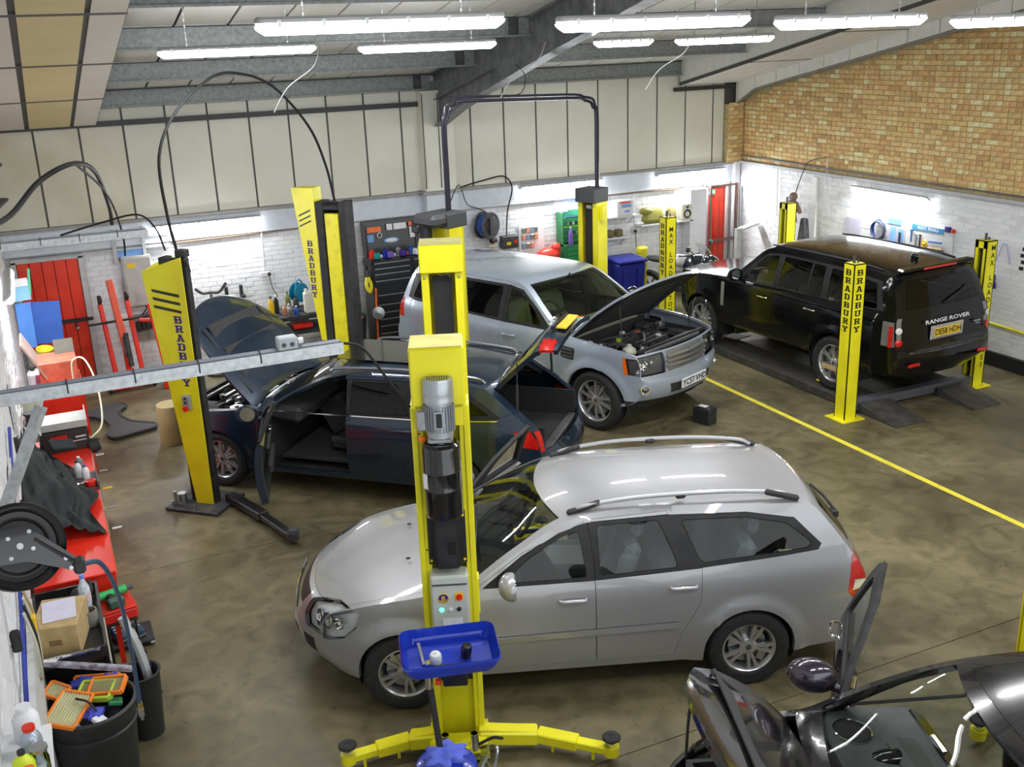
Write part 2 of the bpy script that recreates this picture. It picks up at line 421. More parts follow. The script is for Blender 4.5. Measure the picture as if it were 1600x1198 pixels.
# pilaster casing round the portal frame post
pil = structure(MB().box((6.17, YB-.17, 2.0), (.54, .3, 4.0), bev=.005).build('trim_10', PAN[1]))
MB().box((6.17, YB-.18, 1.18), (.56, .3, 2.36), bev=.005).build('wall_panel', BAND, pil)
MB().box((6.17, YB-.2, 2.38), (.68, .36, .05)).build('ledge', mat('ledge_grey', (.3,.3,.3), .6), pil)
MB().box((6.17, YB-.326, 3.2), (.014, .012, 1.5)).box((5.905, YB-.326, 3.2), (.014, .012, 1.5)).build('panel_joint', TBAR, pil)
# --- sloped roof lining: ceiling panels between dark bars
ceiling = structure(MB().add([(XL-.2,YB+.1,roofz(YB)+.03),(XR+.2,YB+.1,roofz(YB)+.03),(XR+.2,RIDGE,roofz(RIDGE)+.03),(XL-.2,RIDGE,roofz(RIDGE)+.03),
    (XL-.2,YB+.1,roofz(YB)+.12),(XR+.2,YB+.1,roofz(YB)+.12),(XR+.2,RIDGE,roofz(RIDGE)+.12),(XL-.2,RIDGE,roofz(RIDGE)+.12),
    (XR+.2,YF,roofz(RIDGE)-.9),(XL-.2,YF,roofz(RIDGE)-.9)],
    [(0,1,2,3),(7,6,5,4),(3,2,8,9)]).build('ceiling', mat('roof_board_gap', (.10,.10,.098), .7), smooth=0))
def skew_panel(x0, x1, y0, y1, zf, t, name, m, parent):
    """flat panel on a slope, its lower face at zf(y)"""
    vs = [(x,y,zf(y)) for x,y in ((x0,y0),(x1,y0),(x1,y1),(x0,y1))]+[(x,y,zf(y)+t) for x,y in ((x0,y0),(x1,y0),(x1,y1),(x0,y1))]
    return MB().add(vs, [(0,1,2,3),(7,6,5,4),(0,4,5,1),(1,5,6,2),(2,6,7,3),(3,7,4,0)]).build(name, m, parent, smooth=0)
PURY = [16.42-1.86*i for i in range(8)]
CP = [mat('roof_panel_%s' % n, c, .6, scale=2, col2=c2) for n, c, c2 in (('grey',(.76,.76,.71),(.82,.82,.78)),('cream',(.78,.77,.70),(.84,.83,.78)))]
xx = 1.15
cols = []
while xx < 10.9: cols.append((xx, min(xx+.6, 11.0))); xx += .6
sky_cells = {(0,3),(1,3),(6,3),(7,3),(13,3),(14,3)}
SKY = mat('corrugated_rooflight', (.30,.30,.28), .35, .2, var=.25, scale=4)
for j in range(6):
    y1, y0 = PURY[j]-.04, PURY[j+1]+.04
    for i, (a, b) in enumerate(cols):
        if (i, j) in sky_cells: continue
        skew_panel(a+.016, b-.016, y0, y1, roofz, .02, 'ceiling_panel', CP[(i*7+j) % 2], ceiling)
for (i0, i1) in ((0,1),(6,7),(13,14)):
    a, b = cols[i0][0]+.02, cols[i1][1]-.02; y1, y0 = PURY[3]-.06, PURY[4]+.06; S = MB(); vs = []; n = 48
    for k in range(n+1):
        x = a+(b-a)*k/n; h = .10+.03*(1 if (k//3) % 2 else -1)*(1 if k % 3 == 1 else .8)
        vs += [(x,y0,roofz(y0)+h-.07),(x,y1,roofz(y1)+h-.07)]
    S.add(vs, [(2*k,2*k+1,2*k+3,2*k+2) for k in range(n)])
    S.build('corrugated_rooflight', SKY, ceiling, smooth=0)
# purlins: galvanised Z sections
PURL = mat('galvanised_purlin', (.17,.19,.185), .5, .3, scale=22, col2=(.29,.31,.305), fac=(.3,.7))
for j, y in enumerate(PURY[:7]):
    zt = roofz(y)-.01; zb = zt-.24
    b = MB()
    for (x0, x1) in ((1.0, 6.12), (6.28, 10.95)):
        xm, w = (x0+x1)/2, x1-x0
        b.box((xm, y, (zt+zb)/2), (w, .006, zt-zb)).box((xm, y-.03, zb+.004), (w, .066, .006)).box((xm, y+.03, zt-.004), (w, .066, .006)).box((xm, y-.062, zb+.014), (w, .004, .022))
    b.box((5.9, y-.006, (zt+zb)/2), (.14, .012, .22), m=1).box((6.5, y-.006, (zt+zb)/2), (.14, .012, .22), m=1)
    b.build('purlin', [PURL, DGREY], ceiling, smooth=0)
# portal rafter, an I section with a deepened knee
RAF = mat('rafter_grey', (.13,.14,.15), .4, .35, scale=6, col2=(.24,.25,.27))
rb = MB()
def rbot(y): return 4.60+.256*(12-y)
path = [(16.44,3.38),(15.4,3.72),(14.4,4.0),(12.0,4.60),(9.0,5.3),(6.0,5.95),(2.0,6.8)]
for (ya, za), (yb, zb) in zip(path[:-1], path[1:]):
    ta, tb = roofz(ya)-.02, roofz(yb)-.02
    rb.add([(6.194,ya,za),(6.206,ya,za),(6.206,ya,ta),(6.194,ya,ta),(6.194,yb,zb),(6.206,yb,zb),(6.206,yb,tb),(6.194,yb,tb)],[(0,4,7,3),(1,2,6,5)])
    for z1, z2 in ((za,zb),(ta-.015,tb-.015)):
        rb.add([(6.1,ya,z1),(6.3,ya,z1),(6.3,ya,z1+.015),(6.1,ya,z1+.015),(6.1,yb,z2),(6.3,yb,z2),(6.3,yb,z2+.015),(6.1,yb,z2+.015)],[(0,1,5,4),(3,7,6,2),(0,4,7,3),(1,2,6,5)])
rb.box((6.2,16.42,3.75),(.2,.02,.78)).seg((6.2,16.4,3.83),(6.2,13.9,4.36),.19,.012)
rb.build('portal_rafter', RAF, ceiling, smooth=0)
# lower lined soffit on the left, three rows of panels, middle one yellowed
LC = mat('soffit_cream', (.78,.74,.67), .6, scale=1.5, col2=(.74,.70,.62)); LY = mat('soffit_yellowed', (.78,.66,.36), .6, scale=1.5, col2=(.72,.60,.30))
def lz(y): return 3.80+SL*(16.4-y)
so = structure(MB().add([(XL,16.5,lz(16.5)+.012),(1.02,16.5,lz(16.5)+.012),(1.02,2.5,lz(2.5)+.012),(XL,2.5,lz(2.5)+.012)]+[(XL,16.5,roofz(16.5)),(1.02,16.5,roofz(16.5)),(1.02,2.5,roofz(2.5)),(XL,2.5,roofz(2.5))],[(0,1,2,3),(1,5,6,2),(0,4,5,1)]).build('trim_11', TBAR, smooth=0))
ly = [16.45,14.28,12.18,10.08,7.98,5.88,3.78]
for (a, b, mm) in ((XL,.08,LC),(.12,.67,LY),(.70,1.015,LC)):
    for k in range(6): skew_panel(a+.01, b-.01, ly[k+1]+.018, ly[k]-.018, lambda y: lz(y)-.01, .015, 'ceiling_panel', mm, so)
for yj in ly[1:-1]: skew_panel(XL, 1.015, yj-.03, yj+.03, lambda y: lz(y)-.014, .006, 'joint_bar', TBAR, so)
# lined soffit and fascia along the right gable
def rz(y): return 3.86+SL*(16.3-y)
SOFW = mat('soffit_white', (.76,.75,.71), .5, var=.04)
skew = MB().add([(10.895,16.45,rz(16.45)-.01),(10.895,3,rz(3)-.01),(10.895,3,rz(3)+.05),(10.895,16.45,rz(16.45)+.05)],[(0,1,2,3)])
s2 = structure(MB().add([(10.9,16.45,rz(16.45)+.012),(12.16,16.45,rz(16.45)+.012),(12.16,3,rz(3)+.012),(10.9,3,rz(3)+.012)]+[(10.9,16.45,roofz(16.45)),(12.16,16.45,roofz(16.45)),(12.16,3,roofz(3)),(10.9,3,roofz(3))]+[(12.16,16.45,rz(16.45)-.2),(12.16,3,rz(3)-.2)],[(0,1,2,3),(1,8,9,2)]).build('trim_12', TBAR, smooth=0))
skew.build('edge_bar', TBAR, s2, smooth=0)
MB().add([(10.91,16.45,rz(16.45)+.03),(10.91,3,rz(3)+.03),(10.91,3,roofz(3)),(10.91,16.45,roofz(16.45))],[(0,1,2,3)]).build('closure_board', SOFW, s2, smooth=0)
SOFW = mat('soffit_white', (.76,.75,.71), .5, var=.04)
for k in range(4):
    a, b = 10.9+k*.31, 10.9+(k+1)*.31
    for y1, y0 in ((16.42,14.4),(14.4,12.3),(12.3,10.2),(10.2,8.1),(8.1,6.0)):
        skew_panel(a+.006, b-.006, y0+.005, y1-.005, lambda y: rz(y)-.01, .012, 'soffit_board', SOFW, s2)
for yj in (14.4,12.3,10.2,8.1): skew_panel(10.9, 12.14, yj-.02, yj+.02, lambda y: rz(y)-.014, .006, 'joint_bar', TBAR, s2)
yy = 15.9
while yy > 6.5:
    y1, y0 = yy-.008, yy-.6+.008
    MB().add([(12.13,y1,rz(y1)-.005),(12.13,y0,rz(y0)-.005),(12.13,y0,gable(y0)+.02),(12.13,y1,gable(y1)+.02),(12.15,y1,rz(y1)-.005),(12.15,y0,rz(y0)-.005),(12.15,y0,gable(y0)+.02),(12.15,y1,gable(y1)+.02)],
             [(0,1,2,3),(7,6,5,4),(0,4,5,1),(2,6,7,3),(1,5,6,2),(0,3,7,4)]).build('fascia_panel', SOFW, s2, smooth=0)
    yy -= .6
MB().add([(12.13,16.44,3.44),(12.13,15.9,3.70),(12.13,15.9,rz(15.9)),(12.13,16.44,rz(16.44)),(12.15,16.44,3.44),(12.15,15.9,3.70)],[(0,3,2,1),(0,1,5,4)]).build('fascia_panel', SOFW, s2, smooth=0)
MB().seg((12.14,16.44,3.43),(12.14,15.9,3.71),.05,.03).seg((12.14,15.9,3.71),(12.14,8,3.71+SL*7.9),.05,.03).build('edge_strip', mat('strip_grey', (.25,.25,.24), .5, .3), s2)
# ================================================================ LAMPS
LH = mat('lamp_housing', (.38,.39,.39), .4, var=.05); LD = mat('lamp_diffuser', (.9,.9,.9), .3, emit=TUBE_EMIT, ecol=(.97,.98,1.0)); CLIP = mat('lamp_clip', (.5,.5,.48), .3, .5)
def lamp(x, y, z, L, rz_, label, group, power, hang=None, wall=None):
    t = empty('fluorescent_lamp', (x,y,z), rz_, label, 'lamp', group)
    b = MB(); b.box((0,0,.045), (L,.11,.05), bev=.015); b.build('housing', LH, t)
    d = MB(); n = 8; prof = [(math.cos(PI*k/n)*.058, -math.sin(PI*k/n)*.06+.02) for k in range(n+1)]
    vs = []; 
    for xe, s in ((-L/2,.45),(-L/2+.05,1),(L/2-.05,1),(L/2,.45)): vs += [(xe, p[0]*(.6+.4*s), .02+(p[1]-.02)*s) for p in prof]
    m = n+1; fs = [(k*m+i,(k+1)*m+i,(k+1)*m+i+1,k*m+i+1) for k in range(3) for i in range(n)]+[tuple(range(m)), tuple(3*m+i for i in reversed(range(m)))]
    d.add(vs, fs); d.build('diffuser', LD, t)
    for k in range(6):
        for sy in (.062,-.062): MB().box(((-.42+.168*k)*L, sy, .03), (.022,.012,.04)).build('clip', CLIP, t)
    if hang:
        for k in (-.32,.32):
            c = MB(); q = k*L
            for i in range(int(hang/.03)): c.box((q, 0, .08+i*.03), (.012,.004,.026), (0,0,PI/2*(i % 2)))
            c.build('chain', STEEL, t)['kind'] = 'stuff'
    la = bpy.data.lights.new('lamp_light', 'AREA'); la.shape = 'RECTANGLE'; la.size = L*.95; la.size_y = .09; la.energy = power; la.color = (.96,.98,1.0)
    lo = bpy.data.objects.new('tube_light', la); COL.objects.link(lo); lo.parent = t
    if wall: lo.location = (0,0,-.055)
    else: lo.location = (0,0,-.05)
    return t
row1 = [(1.42,3.08,'nearest hanging strip lamp, longest in view, above the centre of the photo'),(3.50,5.10,'second strip lamp of the near hanging row, crossing the dark rafter'),
        (5.38,6.86,'third strip lamp of the near hanging row, right of the rafter'),(7.20,8.7,'strip lamp of the near row cut by the right photo edge')]
for a, b, lb in row1:
    z = 4.885-(a-1.4)*.022
    lamp((a+b)/2, 6.8, z, b-a, 0, lb, 'hanging strip lamps in the near row', TUBE_W*(b-a)/1.6, hang=roofz(6.8)-z-.1)
row2 = [(1.38,2.98,'leftmost strip lamp of the far row under the roof'),(3.46,5.06,'far row strip lamp directly left of the rafter'),(6.36,7.14,'far row strip lamp directly right of the rafter'),(7.50,8.95,'rightmost strip lamp of the far row')]
for a, b, lb in row2: lamp((a+b)/2, 11.4, 4.73-(a-1.4)*.015, b-a, 0, lb, 'strip lamps in the far row', TUBE_W*.85, hang=.45)
for a, q in ((2.2,'leftmost'),(5.0,'second from left'),(7.8,'third from left'),(10.2,'rightmost')): lamp(a, 2.2, 5.7, 1.6, 0, 'hanging strip lamp of the nearest row outside the photo, '+q, 'strip lamps of the nearest row', TUBE_W*1.1, hang=.6)
# wall lamps: turned so that the diffuser faces the room
def wlamp(x, y, z, L, ang, label):
    t = lamp(x, y, z, L, 0, label, 'strip lamps on the walls', WALL_W, wall=True)
    t.rotation_euler = Euler((R(-38),0,0)).to_matrix().to_4x4().to_euler() if ang == 0 else (Matrix.Rotation(ang,4,'Z') @ Matrix.Rotation(R(-38),4,'X')).to_euler()
    return t
wlamp(2.38, YB-.17, 2.2, 1.62, 0, 'wall strip lamp above the painted bricks left of the tall yellow lift post')
wlamp(8.5, YB-.17, 2.24, 1.62, 0, 'wall strip lamp above the green drawer cabinet')
wlamp(11.2, YB-.17, 2.22, 1.5, 0, 'wall strip lamp above the right red door')
wlamp(XR-.12, 12.5, 2.2, 1.62, -PI/2, 'wall strip lamp on the right wall over the tool board')
wlamp(XL+.12, 12.9, 2.3, 1.62, PI/2, 'strip lamp on the left wall above the workbench')
# ================================================================ CARS
# local frame of every car: x from the nose (0) to the tail, z up, left side at y < 0, right side at y > 0
def interp(tab, x):
    if x <= tab[0][0]: return tab[0][1]
    for (a, p), (b, q) in zip(tab[:-1], tab[1:]):
        if x <= b:
            t = (x-a)/(b-a); return p+(q-p)*t
    return tab[-1][1]
def smooth_tab(tab, n=10):
    P = catmull([Vector((a, b, 0)) for a, b in tab], n)
    return [(p.x, p.y) for p in P]
def inpoly(p, poly):
    x, y = p; c = False; n = len(poly); j = n-1
    for i in range(n):
        xi, yi = poly[i]; xj, yj = poly[j]
        if (yi > y) != (yj > y) and x < (xj-xi)*(y-yi)/(yj-yi)+xi: c = not c
        j = i
    return c
def densify(poly, h, closed=True):
    out = []; n = len(poly)
    for i in range(n if closed else n-1):
        a = poly[i]; b = poly[(i+1) % n]; L = math.hypot(b[0]-a[0], b[1]-a[1]); k = max(1, int(math.ceil(L/h)))
        for j in range(k): out.append((a[0]+(b[0]-a[0])*j/k, a[1]+(b[1]-a[1])*j/k))
    return out
def rounded(poly, r, n=4):
    """round the corners of a polygon"""
    out = []; N = len(poly)
    for i in range(N):
        p = Vector(poly[i]); a = Vector(poly[i-1]); b = Vector(poly[(i+1) % N])
        da, db = (a-p), (b-p); ra = min(r, da.length*.45); rb = min(r, db.length*.45)
        A = p+da.normalized()*ra; B = p+db.normalized()*rb
        for k in range(n+1):
            t = k/n; q = A*(1-t)**2+p*2*t*(1-t)+B*t*t; out.append((q.x, q.y))
    return out
def cdt_sheet(outer, loops, h):
    """triangulate the region inside outer with all loop edges kept; returns 2D points and triangles"""
    P = []; E = []
    def addloop(l, closed=True):
        o = len(P); P.extend(l); n = len(l)
        for i in range(n if closed else n-1): E.append((o+i, o+(i+1) % n))
    addloop(densify(outer, h*2))
    for l in loops: addloop(densify(l, h))
    B = np.array(P)
    x0, y0 = B.min(0); x1, y1 = B.max(0)
    gx = np.arange(x0+h*.5, x1, h); gy = np.arange(y0+h*.5, y1, h*.87)
    G = np.array([(x+(h*.5 if j % 2 else 0), y) for j, y in enumerate(gy) for x in gx])
    keep = np.ones(len(G), bool)
    for i in range(0, len(G), 2000):
        d = ((G[i:i+2000,None,:]-B[None])**2).sum(2).min(1); keep[i:i+2000] = d > (h*.55)**2
    P2 = [Vector(p) for p in P]+[Vector(p) for p in G[keep]]
    v, e, f, *_ = delaunay_2d_cdt(P2, E, [], 0, 1e-5)
    V = [(p.x, p.y) for p in v]; F = []
    for t in f:
        c = (sum(V[i][0] for i in t)/3, sum(V[i][1] for i in t)/3)
        if len(t) == 3 and inpoly(c, outer):
            a, b, d = (V[i] for i in t)
            ar = (b[0]-a[0])*(d[1]-a[1])-(b[1]-a[1])*(d[0]-a[0])
            if abs(ar) > 1e-8: F.append(tuple(t) if ar > 0 else (t[0], t[2], t[1]))
    return V, F
def sheet_panel(name, V3, F, mats, parent, gap=.0025, depth=.018, back=False, inner=None, xf=None, offset=0., smooth=40, shrink=None):
    """a body panel from faces of a sheet: edges drawn in by gap and turned inwards by depth; back closes it"""
    if not F: return None
    used = {}; vs = []
    for f in F:
        for i in f:
            if i not in used: used[i] = len(vs); vs.append(Vector(V3[i]))
    fs = [tuple(used[i] for i in f) for f in F]
    N = [Vector() for _ in vs]
    for f in fs:
        n = (vs[f[1]]-vs[f[0]]).cross(vs[f[2]]-vs[f[0]])
        for i in f: N[i] += n
    N = [n.normalized() if n.length > 0 else Vector((0,0,1)) for n in N]
    ed = {}
    for f in fs:
        for k in range(3):
            a, b = f[k], f[(k+1) % 3]; ed[(a,b)] = f
    bd = [(a,b) for (a,b) in ed if (b,a) not in ed]
    if gap or shrink:
        g = shrink or gap; mv = {}
        for a, b in bd:
            t = (vs[b]-vs[a]).normalized(); ins = N[a].cross(t)
            for i in (a, b): mv.setdefault(i, []).append(ins)
        for i, l in mv.items():
            d = sum(l, Vector())
            if d.length > 1e-6: vs[i] = vs[i]+d.normalized()*g
    if offset: vs = [v+n*offset for v, n in zip(vs, N)]
    mb = MB(); mb.add(vs, fs, 0); mi = []
    if depth:
        n0 = len(vs); loc = {}; ex = []; qs = []
        if back:
            ex = [v-n*depth for v, n in zip(vs, N)]; mb.add([], [], 0)
            o = len(mb.v); mb.v += [tuple(v) for v in ex]; mb.f += [tuple(o+i for i in reversed(f)) for f in fs]; mb.mi += [1 if inner else 0]*len(fs)
            for a, b in bd: mb.f.append((b, a, o+a, o+b)); mb.mi.append(0)
        else:
            o = len(mb.v)
            for a, b in bd:
                for i in (a, b):
                    if i not in loc: loc[i] = o+len(ex); ex.append(vs[i]-N[i]*depth)
            mb.v += [tuple(v) for v in ex]
            for a, b in bd: mb.f.append((b, a, loc[a], loc[b])); mb.mi.append(0)
    if xf is not None: mb.v = [tuple(xf @ Vector(v)) for v in mb.v]
    ms = [mats]+([inner] if inner else [])
    return mb.build(name, ms, parent, smooth=smooth)
def wheel_meshes(Rr, rimr, width, style, rimmat):
    """tyre with tread grooves, alloy rim and spokes; axis along y, outer face at y < 0"""
    w = width/2
    T = MB(); prof = [(rimr, -w*.72), (rimr+.012,-w*.93), (Rr-.05,-w), (Rr-.012,-w*.86), (Rr,-w*.62)]
    for k in range(4):
        y = -w*.45+k*w*.3; prof += [(Rr,y-.012),(Rr-.008,y-.006),(Rr-.008,y+.006),(Rr,y+.012)]
    prof += [(Rr,w*.62),(Rr-.012,w*.86),(Rr-.05,w),(rimr+.012,w*.93),(rimr,w*.72)]
    T.lathe(prof, (0,0,0), (0,1,0), 40)
    rim = MB()
    rim.lathe([(rimr,-w*.72),(rimr+.004,-w*.78),(rimr-.006,-w*.80),(rimr-.016,-w*.7),(rimr-.026,-w*.2),(rimr-.03,w*.6),(rimr,w*.72)], (0,0,0), (0,1,0), 40)
    hub = .055 if style != 'multi' else .06
    rim.lathe([(0,-w*.62),(.028,-w*.62),(.034,-w*.6),(hub,-w*.58),(hub+.012,-w*.5),(hub+.012,-w*.1),(0,-w*.1)], (0,0,0), (0,1,0), 24)
    def spoke(a, w0, w1, y0=-w*.56, y1=-w*.66, dx=0.):
        r0, r1 = hub-.01, rimr-.012; vs = []
        for r, ww, y in ((r0,w0,y0),((r0+r1)/2,(w0+w1)/2*.85,(y0+y1)/2-.004),(r1,w1,y1)):
            for sx, yy in ((-ww*.5,y+.022),(-ww*.42,y),(ww*.42,y),(ww*.5,y+.022)):
                x = sx+dx*(r-r0)/(r1-r0)
                vs.append((math.cos(a)*x-math.sin(a)*r, yy, math.sin(a)*x+math.cos(a)*r))
        fs = [(k*4+i,k*4+i+1,k*4+i+5,k*4+i+4) for k in range(2) for i in range(3)]
        rim.add(vs, fs)
    if style == 'five_double':
        for k in range(5):
            a = 2*PI*k/5
            spoke(a-.17, .026, .036); spoke(a+.17, .026, .036)
    elif style == 'ten':
        for k in range(10): spoke(2*PI*k/10, .030, .046, dx=.012*(1 if k % 2 else -1))
    elif style == 'multi':
        for k in range(7):
            a = 2*PI*k/7; spoke(a-.13, .02, .026, dx=-.01); spoke(a+.13, .02, .026, dx=.01)
    else:
        for k in range(5): spoke(2*PI*k/5, .06, .05)
    for k in range(5):
        a = 2*PI*(k+.5)/5; rim.cyl((math.cos(a)*.034,-w*.64,math.sin(a)*.034),(math.cos(a)*.034,-w*.5,math.sin(a)*.034), .007, n=6)
    disc = MB(); disc.cyl((0,-w*.12,0),(0,-w*.02,0), rimr*.72, n=28).box((rimr*.62,-w*.1,.0),(.06,.07,.15))
    cap = MB(); cap.lathe([(0,-w*.655),(.018,-w*.655),(.024,-w*.63),(.024,-w*.55)], (0,0,0), (0,1,0), 16)
    back = MB(); back.cyl((0,w*.35,0),(0,w*.5,0), rimr-.012, n=28)
    return (T.mesh('tyre', RUB, 30), rim.mesh('alloy_rim', rimmat, 35), disc.mesh('brake_disc', STEEL), cap.mesh('centre_cap', mat('wheel_cap', (.12,.12,.12), .3, .6)), back.mesh('hub_carrier', BLKM))
def seat(mb, x, y, m=0, w=.5):
    """front seat with bolsters and headrest, facing -x"""
    mb.box((x, y, .50), (.50, w, .14), (0,.08,0), m, .05)
    mb.box((x-.02, y-w*.43, .55), (.46, .08, .10), (0,.08,0), m, .03).box((x-.02, y+w*.43, .55), (.46, .08, .10), (0,.08,0), m, .03)
    mb.box((x+.30, y, .82), (.13, w*.92, .60), (0,.28,0), m, .05)
    mb.box((x+.27, y-w*.42, .80), (.14, .08, .50), (0,.28,0), m, .03).box((x+.27, y+w*.42, .80), (.14, .08, .50), (0,.28,0), m, .03)
    mb.box((x+.42, y, 1.19), (.10, .27, .18), (0,.2,0), m, .045)
    mb.cyl((x+.38, y-.06, 1.05), (x+.41, y-.06, 1.15), .007, n=6).cyl((x+.38, y+.06, 1.05), (x+.41, y+.06, 1.15), .007, n=6)

def build_car(S):
    """S: dictionary of profiles and features; returns the root and the tools to add more"""
    root = empty(S['name'], S['loc'], S['rz'], S['label'], 'car')
    root.scale = (S.get('scale',1),)*3
    paint, trim, gl = S['paint'], S.get('trim', BLKG), S['glass']
    rows = S['rows']; K = len(rows)
    NS = 22
    C = catmull([Vector((r[0],0,r[1])) for r in rows], NS); Ed = catmull([Vector((r[2],0,r[3])) for r in rows], NS)
    cum = [0.]
    for i in range(1, len(C)): cum.append(cum[-1]+max((C[i]-C[i-1]).length, (Ed[i]-Ed[i-1]).length*.8, 1e-4))
    cumA = np.array(cum); CA = np.array([(p.x,p.z) for p in C]); EA = np.array([(p.x,p.z) for p in Ed])
    def kS(k): return float(np.interp(k*NS, np.arange(len(cum)), cumA))
    plan = smooth_tab(S['plan']); sec = smooth_tab(S['sec']); WM = S['width']/2
    arches = S['arches']; flare = S.get('flare', .02)
    def W(x, z):
        w = WM*interp(plan, x)*interp(sec, z)
        for ax, az, ar in arches:
            d = math.hypot(x-ax, z-az)
            if z < 1.0: w += flare*max(0, 1-max(0, (d-ar-.03)/.06)**2) if d < ar+.09 else 0
        for (z0, hh, dd) in S.get('crease', []):
            if arches[0][0] < x < arches[1][0] and abs(z-z0) < hh: w += dd*(1-abs(z-z0)/hh)
        return w
    p1 = S.get('crown', 2.5)
    def top3(Sv, T):
        t = max(-1., min(1., T/.8)); cx = np.interp(Sv, cumA, CA[:,0]); cz = np.interp(Sv, cumA, CA[:,1]); ex = np.interp(Sv, cumA, EA[:,0]); ez = np.interp(Sv, cumA, EA[:,1])
        y = t*W(ex, ez); a = abs(t)
        g = 1-a**p1
        return Vector((ex+(cx-ex)*(1-a**2.3), y, ez+(cz-ez)*g))
    # ---------- top sheet
    Smax = cum[-1]; outerT = [(c,-.8) for c in cum]+[(Smax, -.8+.05*j) for j in range(1,32)]+[(c,.8) for c in cum[::-1]]+[(0, .8-.05*j) for j in range(1,32)]
    topf = []
    for name, poly, both in S['top']:
        pp = [(kS(k), t*.8) for k, t in poly]
        topf.append((name, pp))
        if both: topf.append((name+'_mirror', [(a,-b) for a, b in pp][::-1]))
    V2, F2 = cdt_sheet(outerT, [p for _, p in topf], S.get('h', .05))
    V3 = [top3(a, b) for a, b in V2]
    clsT = {}
    for f in F2:
        c = (sum(V2[i][0] for i in f)/3, sum(V2[i][1] for i in f)/3); nm = 'body'
        for n, p in topf:
            if inpoly(c, p): nm = n
        clsT.setdefault(nm, []).append(f)
    # ---------- side sheet (x,z), shared by both sides
    zb = S['sill']
    edge = [(float(a), float(b)) for a, b in EA]
    outerS = edge+[(arches[1][0], zb), (arches[0][0], zb)]
    loops = []; sidef = []
    arcp = []
    for ax, az, ar in arches:
        pl = [(ax+ar*math.cos(t), az+ar*math.sin(t)) for t in [PI*k/20 for k in range(21)]]
        pl = [(ax+ar, zb-.12)]+pl+[(ax-ar, zb-.12)]; arcp.append(pl)
    for n, p in S['side']: sidef.append((n, p))
    VS, FS = cdt_sheet(outerS, [p for _, p in sidef]+arcp, S.get('h', .05))
    def side3(sgn): return [Vector((x, sgn*W(x, z), z)) for x, z in VS]
    clsS = {}
    for f in FS:
        c = (sum(VS[i][0] for i in f)/3, sum(VS[i][1] for i in f)/3)
        if any(inpoly(c, p) for p in arcp): continue
        nm = 'body'
        for n, p in sidef:
            if inpoly(c, p): nm = n
        clsS.setdefault(nm, []).append(f)
    SV = {-1: side3(-1), 1: side3(1)}
    def sf(name, sgn):
        F = clsS.get(name, [])
        return F if sgn < 0 else [tuple(reversed(f)) for f in F]
    info = dict(root=root, W=W, top3=top3, kS=kS, SV=SV, sf=sf, V3=V3, clsT=clsT, clsS=clsS, WM=WM)
    M = dict(body=paint, front_door=paint, rear_door=paint, fender=paint, window_trim=trim, front_frame=trim, glass_front=gl, glass_rear=gl, glass_quarter=gl, bonnet=paint, tailgate=paint,
             windscreen=gl, rear_window=gl, grille=mat('grille_dark', (.02,.02,.02), .4, .3), lower_grille=BLKM, bumper=paint, headlamp=glass('lamp_glass', (.97,.98,.98), ior=1.3),
             tail_lamp=REDL, clear_lamp=mat('clear_lens', (.7,.7,.7), .12, .3, coat=1.), lower_trim=BLKM, roof=paint, indicator=ORL, cladding=paint, sunroof=BLKG, chrome_strip=CHROME, vent=STEEL)
    M.update(S.get('mats', {}))
    PN = dict(front_frame='window_frame', glass_front='front_window', glass_rear='rear_side_window', glass_quarter='quarter_window', window_trim='window_frame', body='body_shell')
    opens = S.get('open', {})
    # shell: top body + both side bodies in one welded mesh
    sv = []; sfc = []
    for vs, F in ((V3, clsT.get('body', [])), (SV[-1], sf('body',-1)), (SV[1], sf('body',1))):
        o = len(sv); sv += vs; sfc += [tuple(i+o for i in f) for f in F]
    bm = bmesh.new(); bv = [bm.verts.new(v) for v in sv]
    for f in sfc:
        try: bm.faces.new([bv[i] for i in f])
        except ValueError: pass
    bmesh.ops.delete(bm, geom=[v for v in bm.verts if not v.link_faces], context='VERTS')
    bmesh.ops.remove_doubles(bm, verts=bm.verts, dist=.0015)
    be = [e for e in bm.edges if len(e.link_faces) == 1]
    bm.normal_update()
    nm = {v: v.normal.copy() for e in be for v in e.verts}
    r = bmesh.ops.extrude_edge_only(bm, edges=be); 
    new = [g for g in r['geom'] if isinstance(g, bmesh.types.BMVert)]
    for v in new:
        src = [e.other_vert(v) for e in v.link_edges if e.other_vert(v) in nm]
        if src: v.co = src[0].co-nm[src[0]]*.035
    me = bpy.data.meshes.new('body_shell'); bm.to_mesh(me); bm.free()
    me.materials.append(paint); me.polygons.foreach_set('use_smooth', [True]*len(me.polygons)); me.set_sharp_from_angle(angle=R(35))
    place(me, 'body_shell', (0,0,0), root)
    # top features
    for n, F in clsT.items():
        if n == 'body': continue
        base = n.replace('_mirror', '')
        if base in opens or base.startswith('open_'): continue
        isg = M.get(base) is gl or base == 'headlamp'
        o = sheet_panel(PN.get(base, base), V3, F, M.get(base, paint), root, gap=.0015 if isg else .003, depth=.006 if isg else .02)
        if base == 'headlamp':
            sheet_panel('lamp_housing', V3, F, S.get('bowl_mat') or mat('lamp_bowl', (.80,.81,.83), .3, .1, bump=.8, bscale=40), o, gap=0, depth=0, offset=-.05, shrink=.004)
